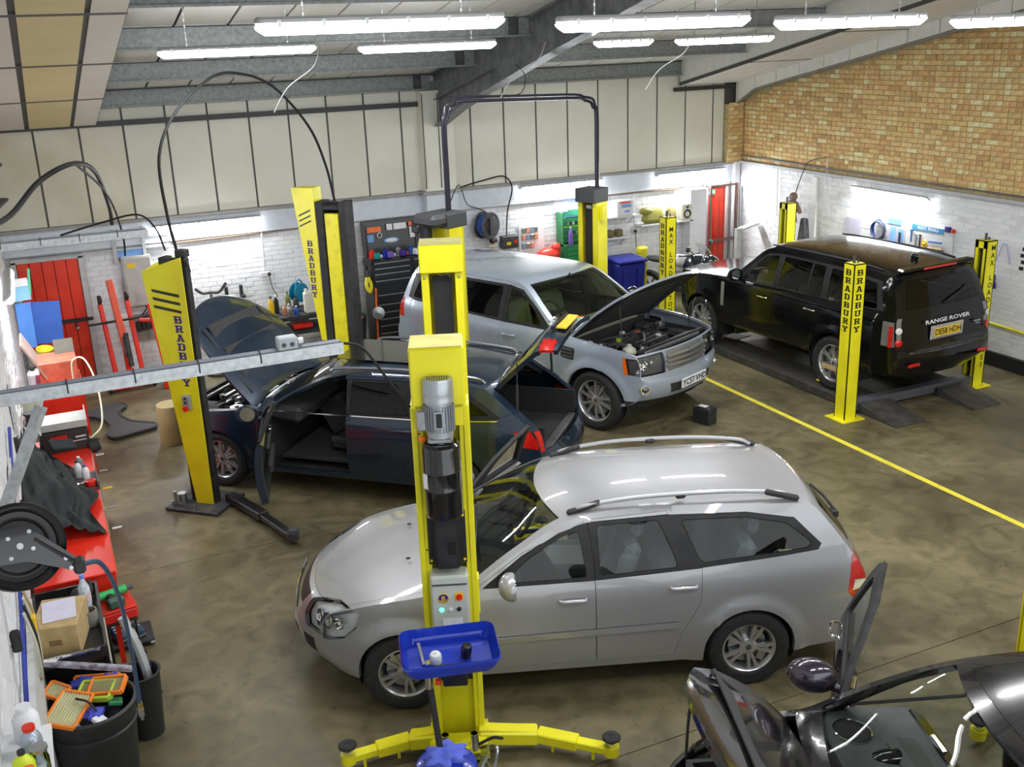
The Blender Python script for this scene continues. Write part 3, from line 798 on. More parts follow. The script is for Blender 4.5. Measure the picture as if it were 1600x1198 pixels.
    for sgn in (-1, 1):
        for n in clsS:
            if n == 'body': continue
            if (n, sgn) in opens: continue
            isg = M.get(n) is gl or n == 'headlamp'
            o = sheet_panel(PN.get(n, n), SV[sgn], sf(n, sgn), M.get(n, paint), root, gap=.0015 if isg else .003, depth=.006 if isg else .02, offset=S.get('relief',{}).get(n,0))
            if n == 'headlamp': sheet_panel('lamp_housing', SV[sgn], sf(n, sgn), S.get('bowl_mat') or mat('lamp_bowl', (.80,.81,.83), .3, .1, bump=.8, bscale=40), o, gap=0, depth=0, offset=-.05, shrink=.004)
            if n in ('front_door','rear_door') and S.get('handles', True):
                hx, hz = S['handle'][n]; y = sgn*W(hx, hz); hm = S.get('handle_mat', paint); b = MB()
                b.tube([(hx-.10,y,hz),(hx-.085,y+sgn*.028,hz),(hx,y+sgn*.034,hz+.004),(hx+.085,y+sgn*.028,hz),(hx+.10,y,hz)], .013, 8, smooth=4)
                b.build('door_handle', hm, o)
    # wheel arches liners, floor pan
    well = mat('wheel_arch_black', (.012,.012,.012), .85)
    for ax, az, ar in arches:
        for sgn in (-1, 1):
            b = MB(); n = 14; yi = sgn*(WM-.36); vs = []
            for k in range(n+1):
                t = PI*(-.12+1.24*k/n); x = ax+(ar+.01)*math.cos(t); z = az+(ar+.01)*math.sin(t); yo = sgn*(W(x, z)-.012)
                vs += [(x,yo,z),(x,yi,z)]
            b.add(vs, [(2*k,2*k+1,2*k+3,2*k+2) for k in range(n)]); c = len(b.v)
            b.add([(ax,yi,az)], []); b.f += [(c,2*k+1,2*k+3) for k in range(n)]; b.mi += [0]*n
            b.build('wheel_arch_liner', well, root)
    x0, x1 = S['rows'][0][0]+.12, S['rows'][-1][0]-.1
    b = MB(); b.box(((arches[0][0]+arches[1][0])/2, 0, zb+.04), (arches[1][0]-arches[0][0]-2*arches[0][2]+.1, WM*1.78, .05))
    b.box(((x0+x1)/2, 0, zb+.05), (x1-x0-.1, WM*1.1, .05))
    b.build('floor_pan', BLKM, root)
    # wheels
    wr, rr, ww = S['wheel']; wm = wheel_meshes(wr, rr, ww, S['rim'], S.get('rim_mat', mat('alloy_silver', (.55,.55,.57), .28, .8)))
    for ax, az, ar in arches:
        for sgn in (-1, 1):
            yy = sgn*(W(ax, .6)-.012-ww/2+S.get('wheel_out',0))
            t = place(wm[0], 'tyre', (ax, yy, wr), root, (0, random.uniform(0,6), 0 if sgn < 0 else PI))
            for m_, n_ in zip(wm[1:], ('alloy_rim','brake_disc','centre_cap','hub_carrier')): place(m_, n_, (0,0,0), t)
    # lamp bowls
    for (x, y, z, rad, d) in S.get('bowls', []):
        for sgn in (-1, 1):
            b = MB(); D = Vector((d[0], sgn*d[1], d[2])).normalized()
            b.lathe([(.0,-.03),(rad*.5,-.026),(rad*.85,-.01),(rad,.012),(rad*1.06,.012),(rad*1.06,0)], (x, sgn*y, z), D, 16); b.build('lamp_reflector', CHROME, root)
            MB().ball((x, sgn*y, z), rad*.3).build('lamp_bulb', mat('bulb_glass', (.8,.8,.78), .1), root)
    # cabin
    if S.get('cabin', True):
        wheelon = S.get('wheelon', True)
        cx = S['cabin_x']; sm = S['seat_mat']; zo = S.get('seat_dz', 0)
        for sy in (-1, 1):
            b = MB(); b.M = Matrix.Translation((0,0,zo)); seat(b, cx+.95, sy*.36); b.build('front_seat', sm, root)
        b = MB(); b.M = Matrix.Translation((0,0,zo)); rx = cx+1.85
        b.box((rx, 0, .50), (.50, 1.25, .16), (0,.06,0), 0, .05).box((rx+.28, 0, .80), (.14, 1.25, .58), (0,.3,0), 0, .05)
        for y in (-.38,0,.38): b.box((rx+.42, y, 1.14), (.09, .24, .15), (0,.2,0), 0, .04)
        b.build('rear_bench', sm, root)
        dm = S.get('dash_mat', mat('dash_grey', (.05,.05,.052), .6)); dz = S.get('dash_z', .95)
        b = MB(); b.box((cx+.20, 0, dz-.09), (.50, WM*1.62, .20), (0,.1,0), 0, .06).box((cx+.36, .36, dz), (.2,.34,.10), (0,.2,0), 0, .04).box((cx+.55, 0, dz-.32), (.36,.24,.42), (0,-.5,0), 0, .04).box((cx+1.0,0,.42+zo),(.9,.2,.2),None,0,.03)
        b.build('dashboard', dm, root)
        b = MB(); c = Vector((cx+.58, .37, dz-.02+zo*.5)); q = Vector((-.9,0,.44)).normalized(); ax_, ay_, _ = frame_of(q)
        b.tube([c+ax_*.185*math.cos(2*PI*k/20)+ay_*.185*math.sin(2*PI*k/20) for k in range(20)], .015, 8, cyc=True)
        b.cyl(c+q*.03, c-q*.02, .05, n=14).cyl(c+q*.02, c+q*.25, .03, n=10)
        for a in (0, PI, -PI/2): b.seg(c, c+(ax_*math.cos(a)+ay_*math.sin(a))*.18, .03, .015)
        if wheelon: b.build('steering_wheel', BLKM, root)
        b = MB(); b.box((cx+1.5, 0, zb+.16), (2.6, WM*1.72, .03)).box((cx+.02,0,.6),(.04,WM*1.7,.62)); b.build('cabin_carpet', mat('carpet_dark', (.03,.03,.032), .95, bump=.3, bscale=200), root)
        b = MB(); b.box((cx+.62,0,S['roof_z']-.14), (.02,.22,.07), (0,.3,0), 0, .01).cyl((cx+.6,0,S['roof_z']-.11),(cx+.55,0,S['roof_z']-.03),.012,n=8)
        if wheelon: b.build('rear_view_mirror', BLKM, root)
    # door mirrors
    if S.get('mirror'):
        mx, mz = S['mirror']
        for sgn in (-1, 1):
            if sgn in S.get('mirror_skip', ()): continue
            mirror(mx, mz, sgn, W(mx, mz), S.get('mirror_mat', paint), root)
    return info
def mirror(mx, mz, sgn, wy, m, parent, xf=None, s=1.):
    y = sgn*(wy+.14*s); b = MB(); vs = []; 
    if xf is not None: b.M = xf
    b.ball((mx, y, mz+.06), .115*s, sc=(.8,1.15,.85), n=20)
    for i, v in enumerate(b.v):
        q = (xf.inverted() @ Vector(v)) if xf is not None else Vector(v)
        if q.x > mx+.028*s: q.x = mx+.028*s
        b.v[i] = tuple(xf @ q) if xf is not None else tuple(q)
    b.cyl((mx,sgn*(wy-.02),mz-.01),(mx,y,mz+.02),.022*s,n=10)
    o = b.build('door_mirror', m, parent)
    g = MB(); 
    if xf is not None: g.M = xf
    g.lathe([(0,.0),(.08*s,.0),(.08*s,-.004)], (mx+.031*s, y, mz+.06), (1,0,0), 20); g.v = [tuple(v) for v in g.v]
    g.build('mirror_glass', mat('mirror_glass', (.7,.72,.75), .03, 1.), o)
    return o
def rot_about(p, axis, ang):
    p = Vector(p); return Matrix.Translation(p) @ Matrix.Rotation(ang, 4, Vector(axis)) @ Matrix.Translation(-p)
def open_side_door(I, sgn, hinge, ang, paint, gl, parts=('front_door','front_frame','glass_front'), inner=None, mirror_at=None, handle=None, label=None, rim_z=.975):
    """swing one front door out about its vertical front edge"""
    hx, hy = hinge; xf = rot_about((hx, sgn*hy, 0), (0,0,1), -ang if sgn < 0 else ang)
    FA_ = I['sf'](parts[0], sgn); V_ = I['SV'][sgn]; zb_ = rim_z
    lo = [f for f in FA_ if sum(V_[i].z for i in f)/3 < zb_]; hi = [f for f in FA_ if sum(V_[i].z for i in f)/3 >= zb_]
    d = sheet_panel('front_door', V_, lo, paint, I['root'], gap=.003, depth=.07, back=True, inner=inner, xf=xf)
    if label: d['label'] = label
    sheet_panel('door_rim', V_, hi, BLKM, d, gap=.001, depth=.03, back=True, inner=BLKM, xf=xf)
    f = sheet_panel('window_frame', I['SV'][sgn], I['sf'](parts[1], sgn), BLKM, d, gap=.001, depth=.035, back=True, xf=xf)
    g = sheet_panel('window_glass', I['SV'][sgn], I['sf'](parts[2], sgn), gl, d, gap=0., depth=0, xf=xf, offset=-.015)
    return d, xf
def pl(*a): return list(a)
TRIMB = mat('window_trim_black', (.012,.012,.013), .45, var=.2, spec=.3)
# ---------------------------------------------------------------- silver estate
SILV = mat('silver_paint', (.34,.34,.355), .38, .42, var=.03, scale=2, coat=1.)
SILV2 = mat('silver_blue_paint', (.36,.41,.49), .40, .32, var=.03, scale=2, coat=1.)
NAVY = mat('dark_blue_paint', (.010,.024,.050), .3, .3, var=.1, scale=2, coat=1.)
BLKP = mat('black_car_paint', (.003,.0035,.004), .10, var=.1, spec=.45)
BRNP = mat('black_purple_paint', (.012,.010,.012), .15, .3, var=.1, coat=1.)
GLS = glass('car_glass', (.62,.70,.68)); GLD = glass('privacy_glass', (.09,.10,.10)); GLC = glass('clear_car_glass', (.72,.78,.75))
GREYSEAT = mat('light_grey_seat', (.30,.31,.32), .8, bump=.2, bscale=150); BLKSEAT = mat('black_seat', (.03,.03,.032), .6); CREAMSEAT = mat('cream_leather', (.50,.46,.36), .5)
spec = dict(name='estate_car', label='silver estate car with roof rails behind the tall motor post', loc=(0,0,0), rz=0, paint=SILV, trim=TRIMB, glass=GLS,
  width=1.725, sill=.24, flare=.03, crown=2.6,
  rows=[(.16,.24,.46,.26),(.03,.36,.33,.38),(0,.50,.29,.52),(.05,.60,.29,.60),(.10,.70,.31,.70),(.20,.79,.40,.79),(.62,.905,.72,.885),(1.12,.985,1.22,.955),(1.24,1.0,1.40,.975),(1.62,1.22,1.76,1.19),(2.02,1.415,2.15,1.375),(2.6,1.475,2.6,1.425),(3.4,1.465,3.4,1.415),(3.95,1.41,3.92,1.375),(4.10,1.37,4.05,1.335),(4.42,.99,4.31,1.0),(4.50,.82,4.42,.82),(4.51,.66,4.44,.66),(4.565,.58,4.45,.58),(4.56,.42,4.45,.42),(4.48,.26,4.38,.28)],
  plan=[(.28,.74),(.34,.79),(.5,.88),(.8,.965),(1.3,1.0),(3.3,1.0),(3.9,.975),(4.25,.92),(4.46,.83)],
  sec=[(.2,.94),(.34,.975),(.55,1.0),(.8,.99),(.92,.965),(.97,.945),(1.1,.89),(1.25,.82),(1.38,.735),(1.45,.66)],
  crease=[(.56,.028,.012)],
  arches=[(.90,.31,.355),(3.50,.31,.355)],
  top=[('bonnet', [(5.1,-.93),(5.0,-.5),(4.95,0),(5.0,.5),(5.1,.93),(7.5,.93),(7.6,0),(7.5,-.93)], False),
       ('windscreen', [(8.25,-.93),(8.1,-.5),(8.05,0),(8.1,.5),(8.25,.93),(9.95,.90),(9.9,0),(9.95,-.90)], False),
       ('grille', [(3.5,-.42),(3.5,.42),(4.75,.50),(4.75,-.50)], False),('lower_grille', [(.9,-.55),(.9,.55),(1.9,.5),(1.9,-.5)], False),
       ('fog_grille', [(1.0,.64),(1.9,.66),(1.9,.86),(1.0,.84)], True),
       ('headlamp', [(2.6,.70),(3.2,.60),(4.75,.60),(5.4,.78),(5.5,.985),(2.4,.985)], True),
       ('tailgate', [(14.05,-.86),(14.05,.86),(16.9,.86),(16.9,-.86)], False),('rear_window', [(14.15,-.8),(14.1,.8),(14.9,.82),(14.9,-.82)], False),
       ('tail_lamp', [(15.05,.87),(15.05,.985),(17.0,.985),(17.0,.87)], True), ('number_plate', [(17.2,-.33),(17.2,.33),(17.9,.33),(17.9,-.33)], False)],
  side=[('front_door', [(1.42,.30),(1.37,.55),(1.37,.93),(1.44,.965),(1.80,1.19),(2.28,1.37),(2.33,1.0),(2.33,.30)], ),
        ('rear_door', [(2.33,.30),(2.33,1.38),(2.9,1.4),(3.14,1.05),(3.12,.74),(2.98,.5),(2.92,.30)]),
        ('window_trim', [(1.50,.965),(1.80,1.17),(2.08,1.305),(2.3,1.36),(2.9,1.375),(3.5,1.36),(3.86,1.30),(4.06,1.10),(4.03,1.06),(3.1,1.0),(2.3,.968)]),
        ('front_frame', [(1.50,.965),(1.80,1.17),(2.08,1.305),(2.3,1.36),(2.33,1.1),(2.33,.968)]),
        ('glass_front', rounded([(1.66,.99),(1.84,1.145),(2.1,1.275),(2.23,1.31),(2.27,.995)], .03)),
        ('glass_rear', rounded([(2.37,1.0),(2.37,1.335),(2.83,1.345),(2.93,1.1),(2.95,1.02)], .03)),
        ('glass_quarter', rounded([(3.13,1.04),(3.0,1.335),(3.5,1.325),(3.80,1.265),(3.98,1.12),(3.96,1.085)], .04)),
        ('headlamp', [(.24,.555),(.30,.80),(.52,.835),(.60,.80),(.55,.68),(.44,.57),(.34,.54)]),
        ('tail_lamp', [(4.27,.70),(4.30,.98),(4.36,1.0),(4.46,.76),(4.46,.62),(4.34,.62)]),
        ('filler_flap', rounded([(3.72,.72),(3.72,.86),(3.90,.86),(3.90,.72)], .04)) if False else ('clear_lamp', [(4.31,.70),(4.33,.79),(4.44,.77),(4.44,.70)]), ('side_moulding', [(1.40,.525),(1.40,.575),(2.95,.60),(2.93,.55)])],
  mats=dict(side_moulding=SILV, number_plate=PLY, fog_grille=BLKM), handle={'front_door':(2.16,.84),'rear_door':(2.99,.88)}, handle_mat=SILV, mirror=(1.70,.98), mirror_skip=(1,),
  wheel=(.315,.205,.20), rim='five_double', wheel_out=.0, cabin_x=1.35, seat_mat=GREYSEAT, dash_z=.98, roof_z=1.46,
  relief=dict(side_moulding=.014), bowls=[(.27,.56,.68,.06,(-1,.3,.2)),(.34,.66,.70,.06,(-1,.6,.2)),(.43,.73,.71,.045,(-1,1,.2))], open={('front_door',1),('front_frame',1),('glass_front',1)})
hd = R(-20.3); ca, sa = math.cos(hd), math.sin(hd)
def origin(hub, hx, half, ca, sa): # nose centre from left front hub position
    return (hub[0]-hx*ca-half*sa, hub[1]-hx*sa+half*ca, 0)
spec['loc'] = origin((1.965,6.499), .90, .82, ca, sa); spec['rz'] = hd
I1 = build_car(spec); c1 = I1['root']
for sgn in (-1, 1):
    b = MB(); P = [(2.2,sgn*.56,1.41),(2.3,sgn*.565,1.455),(2.7,sgn*.57,1.50),(3.3,sgn*.565,1.50),(3.75,sgn*.55,1.46),(3.88,sgn*.545,1.41)]
    b.tube(P, .017, 8, smooth=5); o = b.build('roof_rail', SILV, c1)
    for x0, x1, z0, z1 in ((2.16,2.42,1.405,1.478),(3.66,3.93,1.475,1.40),(2.98,3.06,1.487,1.487)):
        MB().seg((x0,sgn*.563,z0),(x1,sgn*.56,z1),.045,.045,bev=.015).build('rail_foot', BLKM, o)
# right front door standing open
d, xf = open_side_door(I1, 1, (1.38,.82), R(54), SILV, GLC, inner=BLKM)
mirror(1.62, .98, 1, I1['W'](1.62,.98), SILV, d, xf)
b = MB(); b.M = xf; b.box((1.9,.71,.62),(.6,.05,.1)).tube([(1.75,.70,.80),(1.8,.66,.82),(2.0,.66,.82),(2.05,.70,.80)],.015,8,smooth=4); b.build('door_armrest', DGREY, d)
# windscreen wipers, rear wiper, aerial, washer jets
for y0, y1 in ((.25,-.35),(-.45,-.05)):
    b = MB(); b.tube([(1.28,y0,1.02),(1.42,(y0+y1)/2,1.105),(1.47,y1,1.135)], .008, 6, smooth=3).seg((1.46,y1-.22,1.12),(1.5,y1+.24,1.15),.012,.02); b.build('wiper', BLKM, c1)
b = MB(); b.tube([(4.45,0,1.0),(4.40,.14,1.07),(4.35,.32,1.10)], .012, 6).box((4.44,0,.98),(.05,.08,.05)); b.build('rear_wiper', BLKM, c1)
for y in (-.3,.3): MB().ball((.95,y,.985), .014, sc=(1.4,1,.6)).build('washer_jet', BLKM, c1)
b = MB(); b.tube([(.075,-.4,.68),(.05,0,.685),(.075,.4,.68)], .012, 8, smooth=4); b.build('grille_bar', CHROME, c1)

# ---------------------------------------------------------------- dark blue estate with bonnet, tailgate and driver door open
AUX = dict(name='estate_car', label='dark blue estate car with bonnet, near front door and tailgate open', paint=NAVY, trim=TRIMB, glass=GLD,
  width=1.855, sill=.25, flare=.015, crown=2.8,
  rows=[(.18,.25,.52,.27),(.03,.38,.36,.40),(0,.52,.30,.54),(.03,.62,.30,.62),(.06,.72,.32,.71),(.16,.80,.42,.79),(.65,.91,.78,.885),(1.25,1.0,1.38,.965),(1.42,1.01,1.58,.985),(1.82,1.22,1.95,1.18),(2.2,1.385,2.35,1.35),(2.8,1.455,2.8,1.41),(3.5,1.44,3.5,1.395),(4.05,1.38,4.0,1.34),(4.25,1.34,4.15,1.30),(4.72,1.02,4.52,1.03),(4.82,.90,4.66,.90),(4.84,.72,4.72,.72),(4.91,.60,4.74,.60),(4.92,.45,4.74,.45),(4.82,.26,4.62,.28)],
  plan=[(.3,.72),(.38,.79),(.55,.88),(.9,.97),(1.4,1.0),(3.4,1.0),(4.0,.975),(4.4,.92),(4.72,.84)],
  sec=[(.2,.94),(.36,.975),(.55,1.0),(.8,.99),(.92,.965),(.97,.94),(1.1,.88),(1.25,.80),(1.36,.73),(1.42,.67)],
  arches=[(.95,.325,.365),(3.79,.325,.365)],
  top=[('bonnet', [(4.6,-.78),(4.3,-.4),(4.2,0),(4.3,.4),(4.6,.78),(5.4,.93),(7.6,.94),(7.7,0),(7.6,-.94),(5.4,-.93)], False),
       ('windscreen', [(8.25,-.93),(8.1,0),(8.25,.93),(10.0,.90),(9.95,0),(10.0,-.90)], False),
       ('grille', [(1.2,-.34),(1.2,.34),(4.1,.38),(4.1,-.38)], False),
       ('fog_grille', [(1.1,.5),(1.9,.52),(1.9,.85),(1.1,.8)], True),
       ('headlamp', [(3.2,.55),(4.4,.62),(4.9,.98),(3.3,.98)], True),
       ('boot_opening', [(14.0,-.88),(14.0,.88),(17.1,.88),(17.1,-.88)], False),
       ('tail_lamp', [(15.8,.89),(15.8,.985),(17.1,.985),(17.1,.89)], True)],
  side=[('front_door', [(1.58,.30),(1.52,.55),(1.52,.95),(1.60,.98),(1.98,1.20),(2.2,1.31),(2.52,1.375),(2.58,1.0),(2.58,.30)]),
        ('rear_door', [(2.58,.30),(2.58,1.37),(3.2,1.38),(3.42,1.0),(3.42,.74),(3.26,.5),(3.2,.30)]),
        ('window_trim', [(1.66,.98),(1.98,1.18),(2.2,1.285),(2.5,1.34),(3.3,1.35),(3.9,1.30),(4.30,1.06),(4.25,1.03),(3.3,1.0),(2.5,.985)]),
        ('front_frame', [(1.66,.98),(1.98,1.18),(2.2,1.285),(2.5,1.34),(2.54,1.34),(2.58,.985)]),
        ('glass_front', rounded([(1.80,1.0),(2.02,1.16),(2.25,1.26),(2.47,1.305),(2.52,1.0)], .03)),
        ('glass_rear', rounded([(2.63,1.01),(2.60,1.315),(3.12,1.325),(3.3,1.03)], .03)),
        ('glass_quarter', rounded([(3.46,1.04),(3.3,1.31),(3.85,1.265),(4.18,1.08)], .03)),
        ('headlamp', [(.29,.62),(.46,.76),(.66,.80),(.66,.77),(.48,.66),(.36,.61)]),
        ('tail_lamp', [(4.42,.78),(4.46,.93),(4.62,.93),(4.72,.80),(4.7,.74)]),
        ('chrome_strip', [(1.62,.962),(1.62,.980),(3.4,1.002),(4.28,1.035),(4.26,1.018),(3.4,.984)])],
  mats=dict(fog_grille=BLKM), handle={'front_door':(2.40,.86),'rear_door':(3.24,.88)}, handle_mat=NAVY, mirror=(1.80,.98), mirror_skip=(-1,),
  wheel=(.33,.225,.225), rim='ten', cabin_x=1.5, seat_mat=BLKSEAT, dash_z=.98, roof_z=1.44,
  bowls=[(.36,.66,.71,.05,(-1,.3,.1))], open={'bonnet','boot_opening',('front_door',-1),('front_frame',-1),('glass_front',-1)})
AUX['rz'] = R(-42.6); AUX['loc'] = (1.374,12.75,0)
I2 = build_car(AUX); c2 = I2['root']
UND = mat('bonnet_lining', (.025,.026,.028), .8, bump=.3)
def bonnet(I, hx, hz, ang, paint, edge=.03):
    xf = rot_about((hx,0,hz), (0,1,0), ang)
    return sheet_panel('bonnet', I['V3'], I['clsT']['bonnet'], paint, I['root'], gap=.004, depth=edge, back=True, inner=UND, xf=xf), xf
bo, bxf = bonnet(I2, 1.42, 1.0, R(56), NAVY)
def lining(parent, x0, x1, w, hz, xf, n=3):
    b = MB(); b.M = xf
    for k in range(n): b.box((x0+(x1-x0)*(k+.5)/n, 0, hz(x0+(x1-x0)*(k+.5)/n)-.045), ((x1-x0)/n-.06, w*(.75+.2*k/n), .02), bev=.008)
    for s in (-1,1): b.seg((x0+.05,s*w*.42,hz(x0)-.045),(x1,s*w*.5,hz(x1)-.045),.04,.02)
    b.build('bonnet_liner', mat('liner_felt', (.035,.035,.037), .9, bump=.4, bscale=80), parent)
lining(bo, .35, 1.3, 1.35, lambda x: .84+.14*x, bxf)
open_side_door(I2, -1, (1.54,.90), R(62), NAVY, GLC, inner=mat('door_card_dark', (.035,.045,.045), .6))
def door_card(I, sgn, xf, y0, hx, parent):
    b = MB(); b.M = xf
    b.box((hx+.55, sgn*y0, .62), (.62,.06,.12), None, 0, .02).box((hx+.5, sgn*(y0+.01), .84), (.7,.05,.05), None, 0, .02).cyl((hx+.25,sgn*(y0+.03),.45),(hx+.25,sgn*y0,.45),.09,n=20)
    b.build('armrest', BLKM, parent)
    c = MB(); c.M = xf; c.seg((hx+.3,sgn*y0,.88),(hx+.42,sgn*(y0-.01),.90),.03,.02,bev=.006); c.build('inner_handle', CHROME, parent)
dx2 = rot_about((1.54,-.90,0),(0,0,1),-R(62)); dn = [o for o in c2.children if o.name.startswith('front_door') and not o.name.startswith('front_door.') or o.name.startswith('front_door')]
door2 = [o for o in c2.children if o.name.split('.')[0] == 'front_door'][-1]
door_card(I2, -1, dx2, .79, 1.54, door2)
mirror(1.80, .98, -1, I2['W'](1.80,.98), NAVY, door2, dx2)
# tailgate raised
def open_tailgate(I, hx, hz, ang, paint):
    F = I['clsT']['boot_opening']; xf = rot_about((hx,0,hz),(0,1,0),ang); V3 = I['V3']; zc = lambda f: sum(V3[i].z for i in f)/3; yc = lambda f: abs(sum(V3[i].y for i in f)/3)
    win = [f for f in F if 1.06 < zc(f) < 1.29 and yc(f) < .56]; lam = [f for f in F if .76 < zc(f) < .90 and yc(f) > .48]
    rest = [f for f in F if f not in set(win) and f not in set(lam)]
    t = sheet_panel('tailgate', V3, rest, paint, I['root'], gap=.004, depth=.05, back=True, inner=BLKM, xf=xf)
    sheet_panel('rear_window', V3, win, GLD, t, gap=0, depth=0, xf=xf, offset=-.01)
    for s in (-1,1): sheet_panel('tail_lamp', V3, [f for f in lam if s*sum(V3[i].y for i in f) > 0], REDL, t, gap=0, depth=.03, xf=xf, offset=.004)
    return t, xf
tg, txf = open_tailgate(I2, 4.18, 1.335, R(-80), NAVY)
b = MB(); b.M = txf; b.box((4.855,0,.80),(.02,.52,.11),(0,-.12,0),0,.004); b.build('number_plate', PLY, tg)
b = MB(); b.M = txf; b.box((4.845,0,.885),(.04,.6,.03),None,0,.008); b.build('plate_light_bar', BLKG, tg)
b = MB(); b.M = txf; 
for k in range(4): b.tube([(4.84,-.075+.05*k+.03*math.cos(a),.955+.03*math.sin(a)) for a in [2*PI*i/14 for i in range(14)]], .004, 5, cyc=True)
b.build('ring_badge', CHROME, tg)
for s in (-1,1):
    b = MB(); p0 = Vector((4.45,s*.66,1.12)); p1 = txf @ Vector((4.5,s*.62,1.12)); b.cyl(p0, p0+(p1-p0)*.55, .014, n=8).cyl(p0, p1, .007, n=8); b.build('gas_strut', BLKM, c2)
b = MB(); b.box((4.2,0,.62),(1.1,1.3,.03)).box((4.2,-.62,.77),(1.05,.03,.32)).box((4.2,.62,.77),(1.05,.03,.32)).box((3.62,0,.8),(.05,1.25,.38)); b.build('boot_lining', mat('boot_carpet', (.02,.02,.021), .95, bump=.3, bscale=200), c2)
b = MB(); b.box((4.70,0,.645),(.10,1.2,.04),None,0,.01); b.build('sill_plate', STEEL, c2)
for sgn in (-1, 1):
    b = MB(); b.tube([(2.3,sgn*.60,1.385),(2.45,sgn*.61,1.43),(3.2,sgn*.60,1.45),(3.95,sgn*.57,1.40),(4.08,sgn*.56,1.35)], .016, 8, smooth=5); b.build('roof_rail', mat('satin_rail', (.35,.37,.4), .25, .9), c2)
sheet = MB(); sheet.box((2.9,0,1.462),(1.3,.78,.006),None,0,.002); sheet.build('sunroof', BLKG, c2)

def engine_bay(I, x0, x1, w, zt, zb, seed, cover=(.03,.03,.032)):
    """the parts of an opened engine bay"""
    rnd = random.Random(seed); root = I['root']
    b = MB(); b.box(((x0+x1)/2,0,zb),(x1-x0,w,.03)).box((x1+.02,0,(zb+zt)/2),(.04,w,zt-zb)).box((x0,0,(zb+zt)/2),(.04,w*.9,zt-zb))
    for s in (-1,1): b.box(((x0+x1)/2,s*w/2,(zb+zt)/2-.02),(x1-x0,.03,zt-zb-.04))
    b.build('engine_bay', mat('bay_dark', (.018,.019,.02), .7), root)
    xm = (x0+x1)/2
    MB().box((xm+.02,0,zt-.12),((x1-x0)*.55,w*.42,.14),None,0,.03).build('engine_cover', mat('engine_cover', cover, .35, coat=.3), root)
    b = MB()
    for k in range(5): b.box((xm-.22+.11*k,0,zt-.045),(.05,w*.36,.012),None,0,.005)
    b.build('cover_ribs', mat('rib_grey', (.14,.14,.145), .4, .5), root)
    MB().box((x1-.2,w*.36,zt-.14),(.26,.18,.2),None,0,.015).build('car_battery', mat('battery_black', (.02,.02,.025), .5), root)
    MB().box((x0+.25,-w*.36,zt-.13),(.3,.2,.16),None,0,.03).build('air_box', BLKM, root)
    MB().ball((x0+.28,w*.34,zt-.1),.1,sc=(1,.9,.8)).cyl((x0+.28,w*.34,zt-.03),(x0+.28,w*.34,zt),.03,n=10).build('coolant_tank', mat('coolant_plastic', (.55,.55,.45), .4), root)
    MB().box((x1-.15,-w*.36,zt-.12),(.2,.22,.16),None,0,.02).build('fuse_box', mat('fuse_grey', (.05,.05,.055), .5), root)
    MB().cyl((x1-.35,w*.2,zt-.08),(x1-.35,w*.2,zt-.03),.035,n=12).build('oil_cap', mat('green_cap', (.35,.5,.05), .4), root)
    for s in (-1,1): MB().cyl((xm+.15,s*w*.43,zt-.10),(xm+.15,s*w*.43,zt-.03),.075,n=18).cyl((xm+.15,s*w*.43,zt-.03),(xm+.15,s*w*.43,zt-.01),.03,n=10).build('strut_mount', STEEL, root)
    MB().box((x0+.03,0,zt-.05),(.12,w*.8,.05),None,0,.01).build('slam_panel', mat('slam_grey', (.25,.26,.27), .4, .5), root)
    for k in range(14):
        p = Vector((rnd.uniform(x0+.1,x1-.1), rnd.uniform(-w*.42,w*.42), zt-rnd.uniform(.04,.12))); q = Vector((rnd.uniform(x0+.1,x1-.1), rnd.uniform(-w*.42,w*.42), zt-rnd.uniform(.06,.16)))
        mid = (p+q)/2+Vector((0,0,.05)); MB().tube([p,mid,q], rnd.choice((.012,.018,.026)), 7, smooth=6).build('hose', rnd.choice((BLKM,RUB,DGREY,STEEL)), root)
    for k in range(24):
        p = Vector((rnd.uniform(x0+.12,x1-.12), rnd.uniform(-w*.42,w*.42), zt-rnd.uniform(.05,.11)))
        MB().box(p,(rnd.uniform(.03,.09),rnd.uniform(.03,.1),.06),(0,0,rnd.uniform(0,3)),0,.01).build('bracket', rnd.choice((STEEL,DGREY,BLKM,PAPER,ORANGE)), root)
engine_bay(I2, .42, 1.36, 1.36, .90, .42, 3)

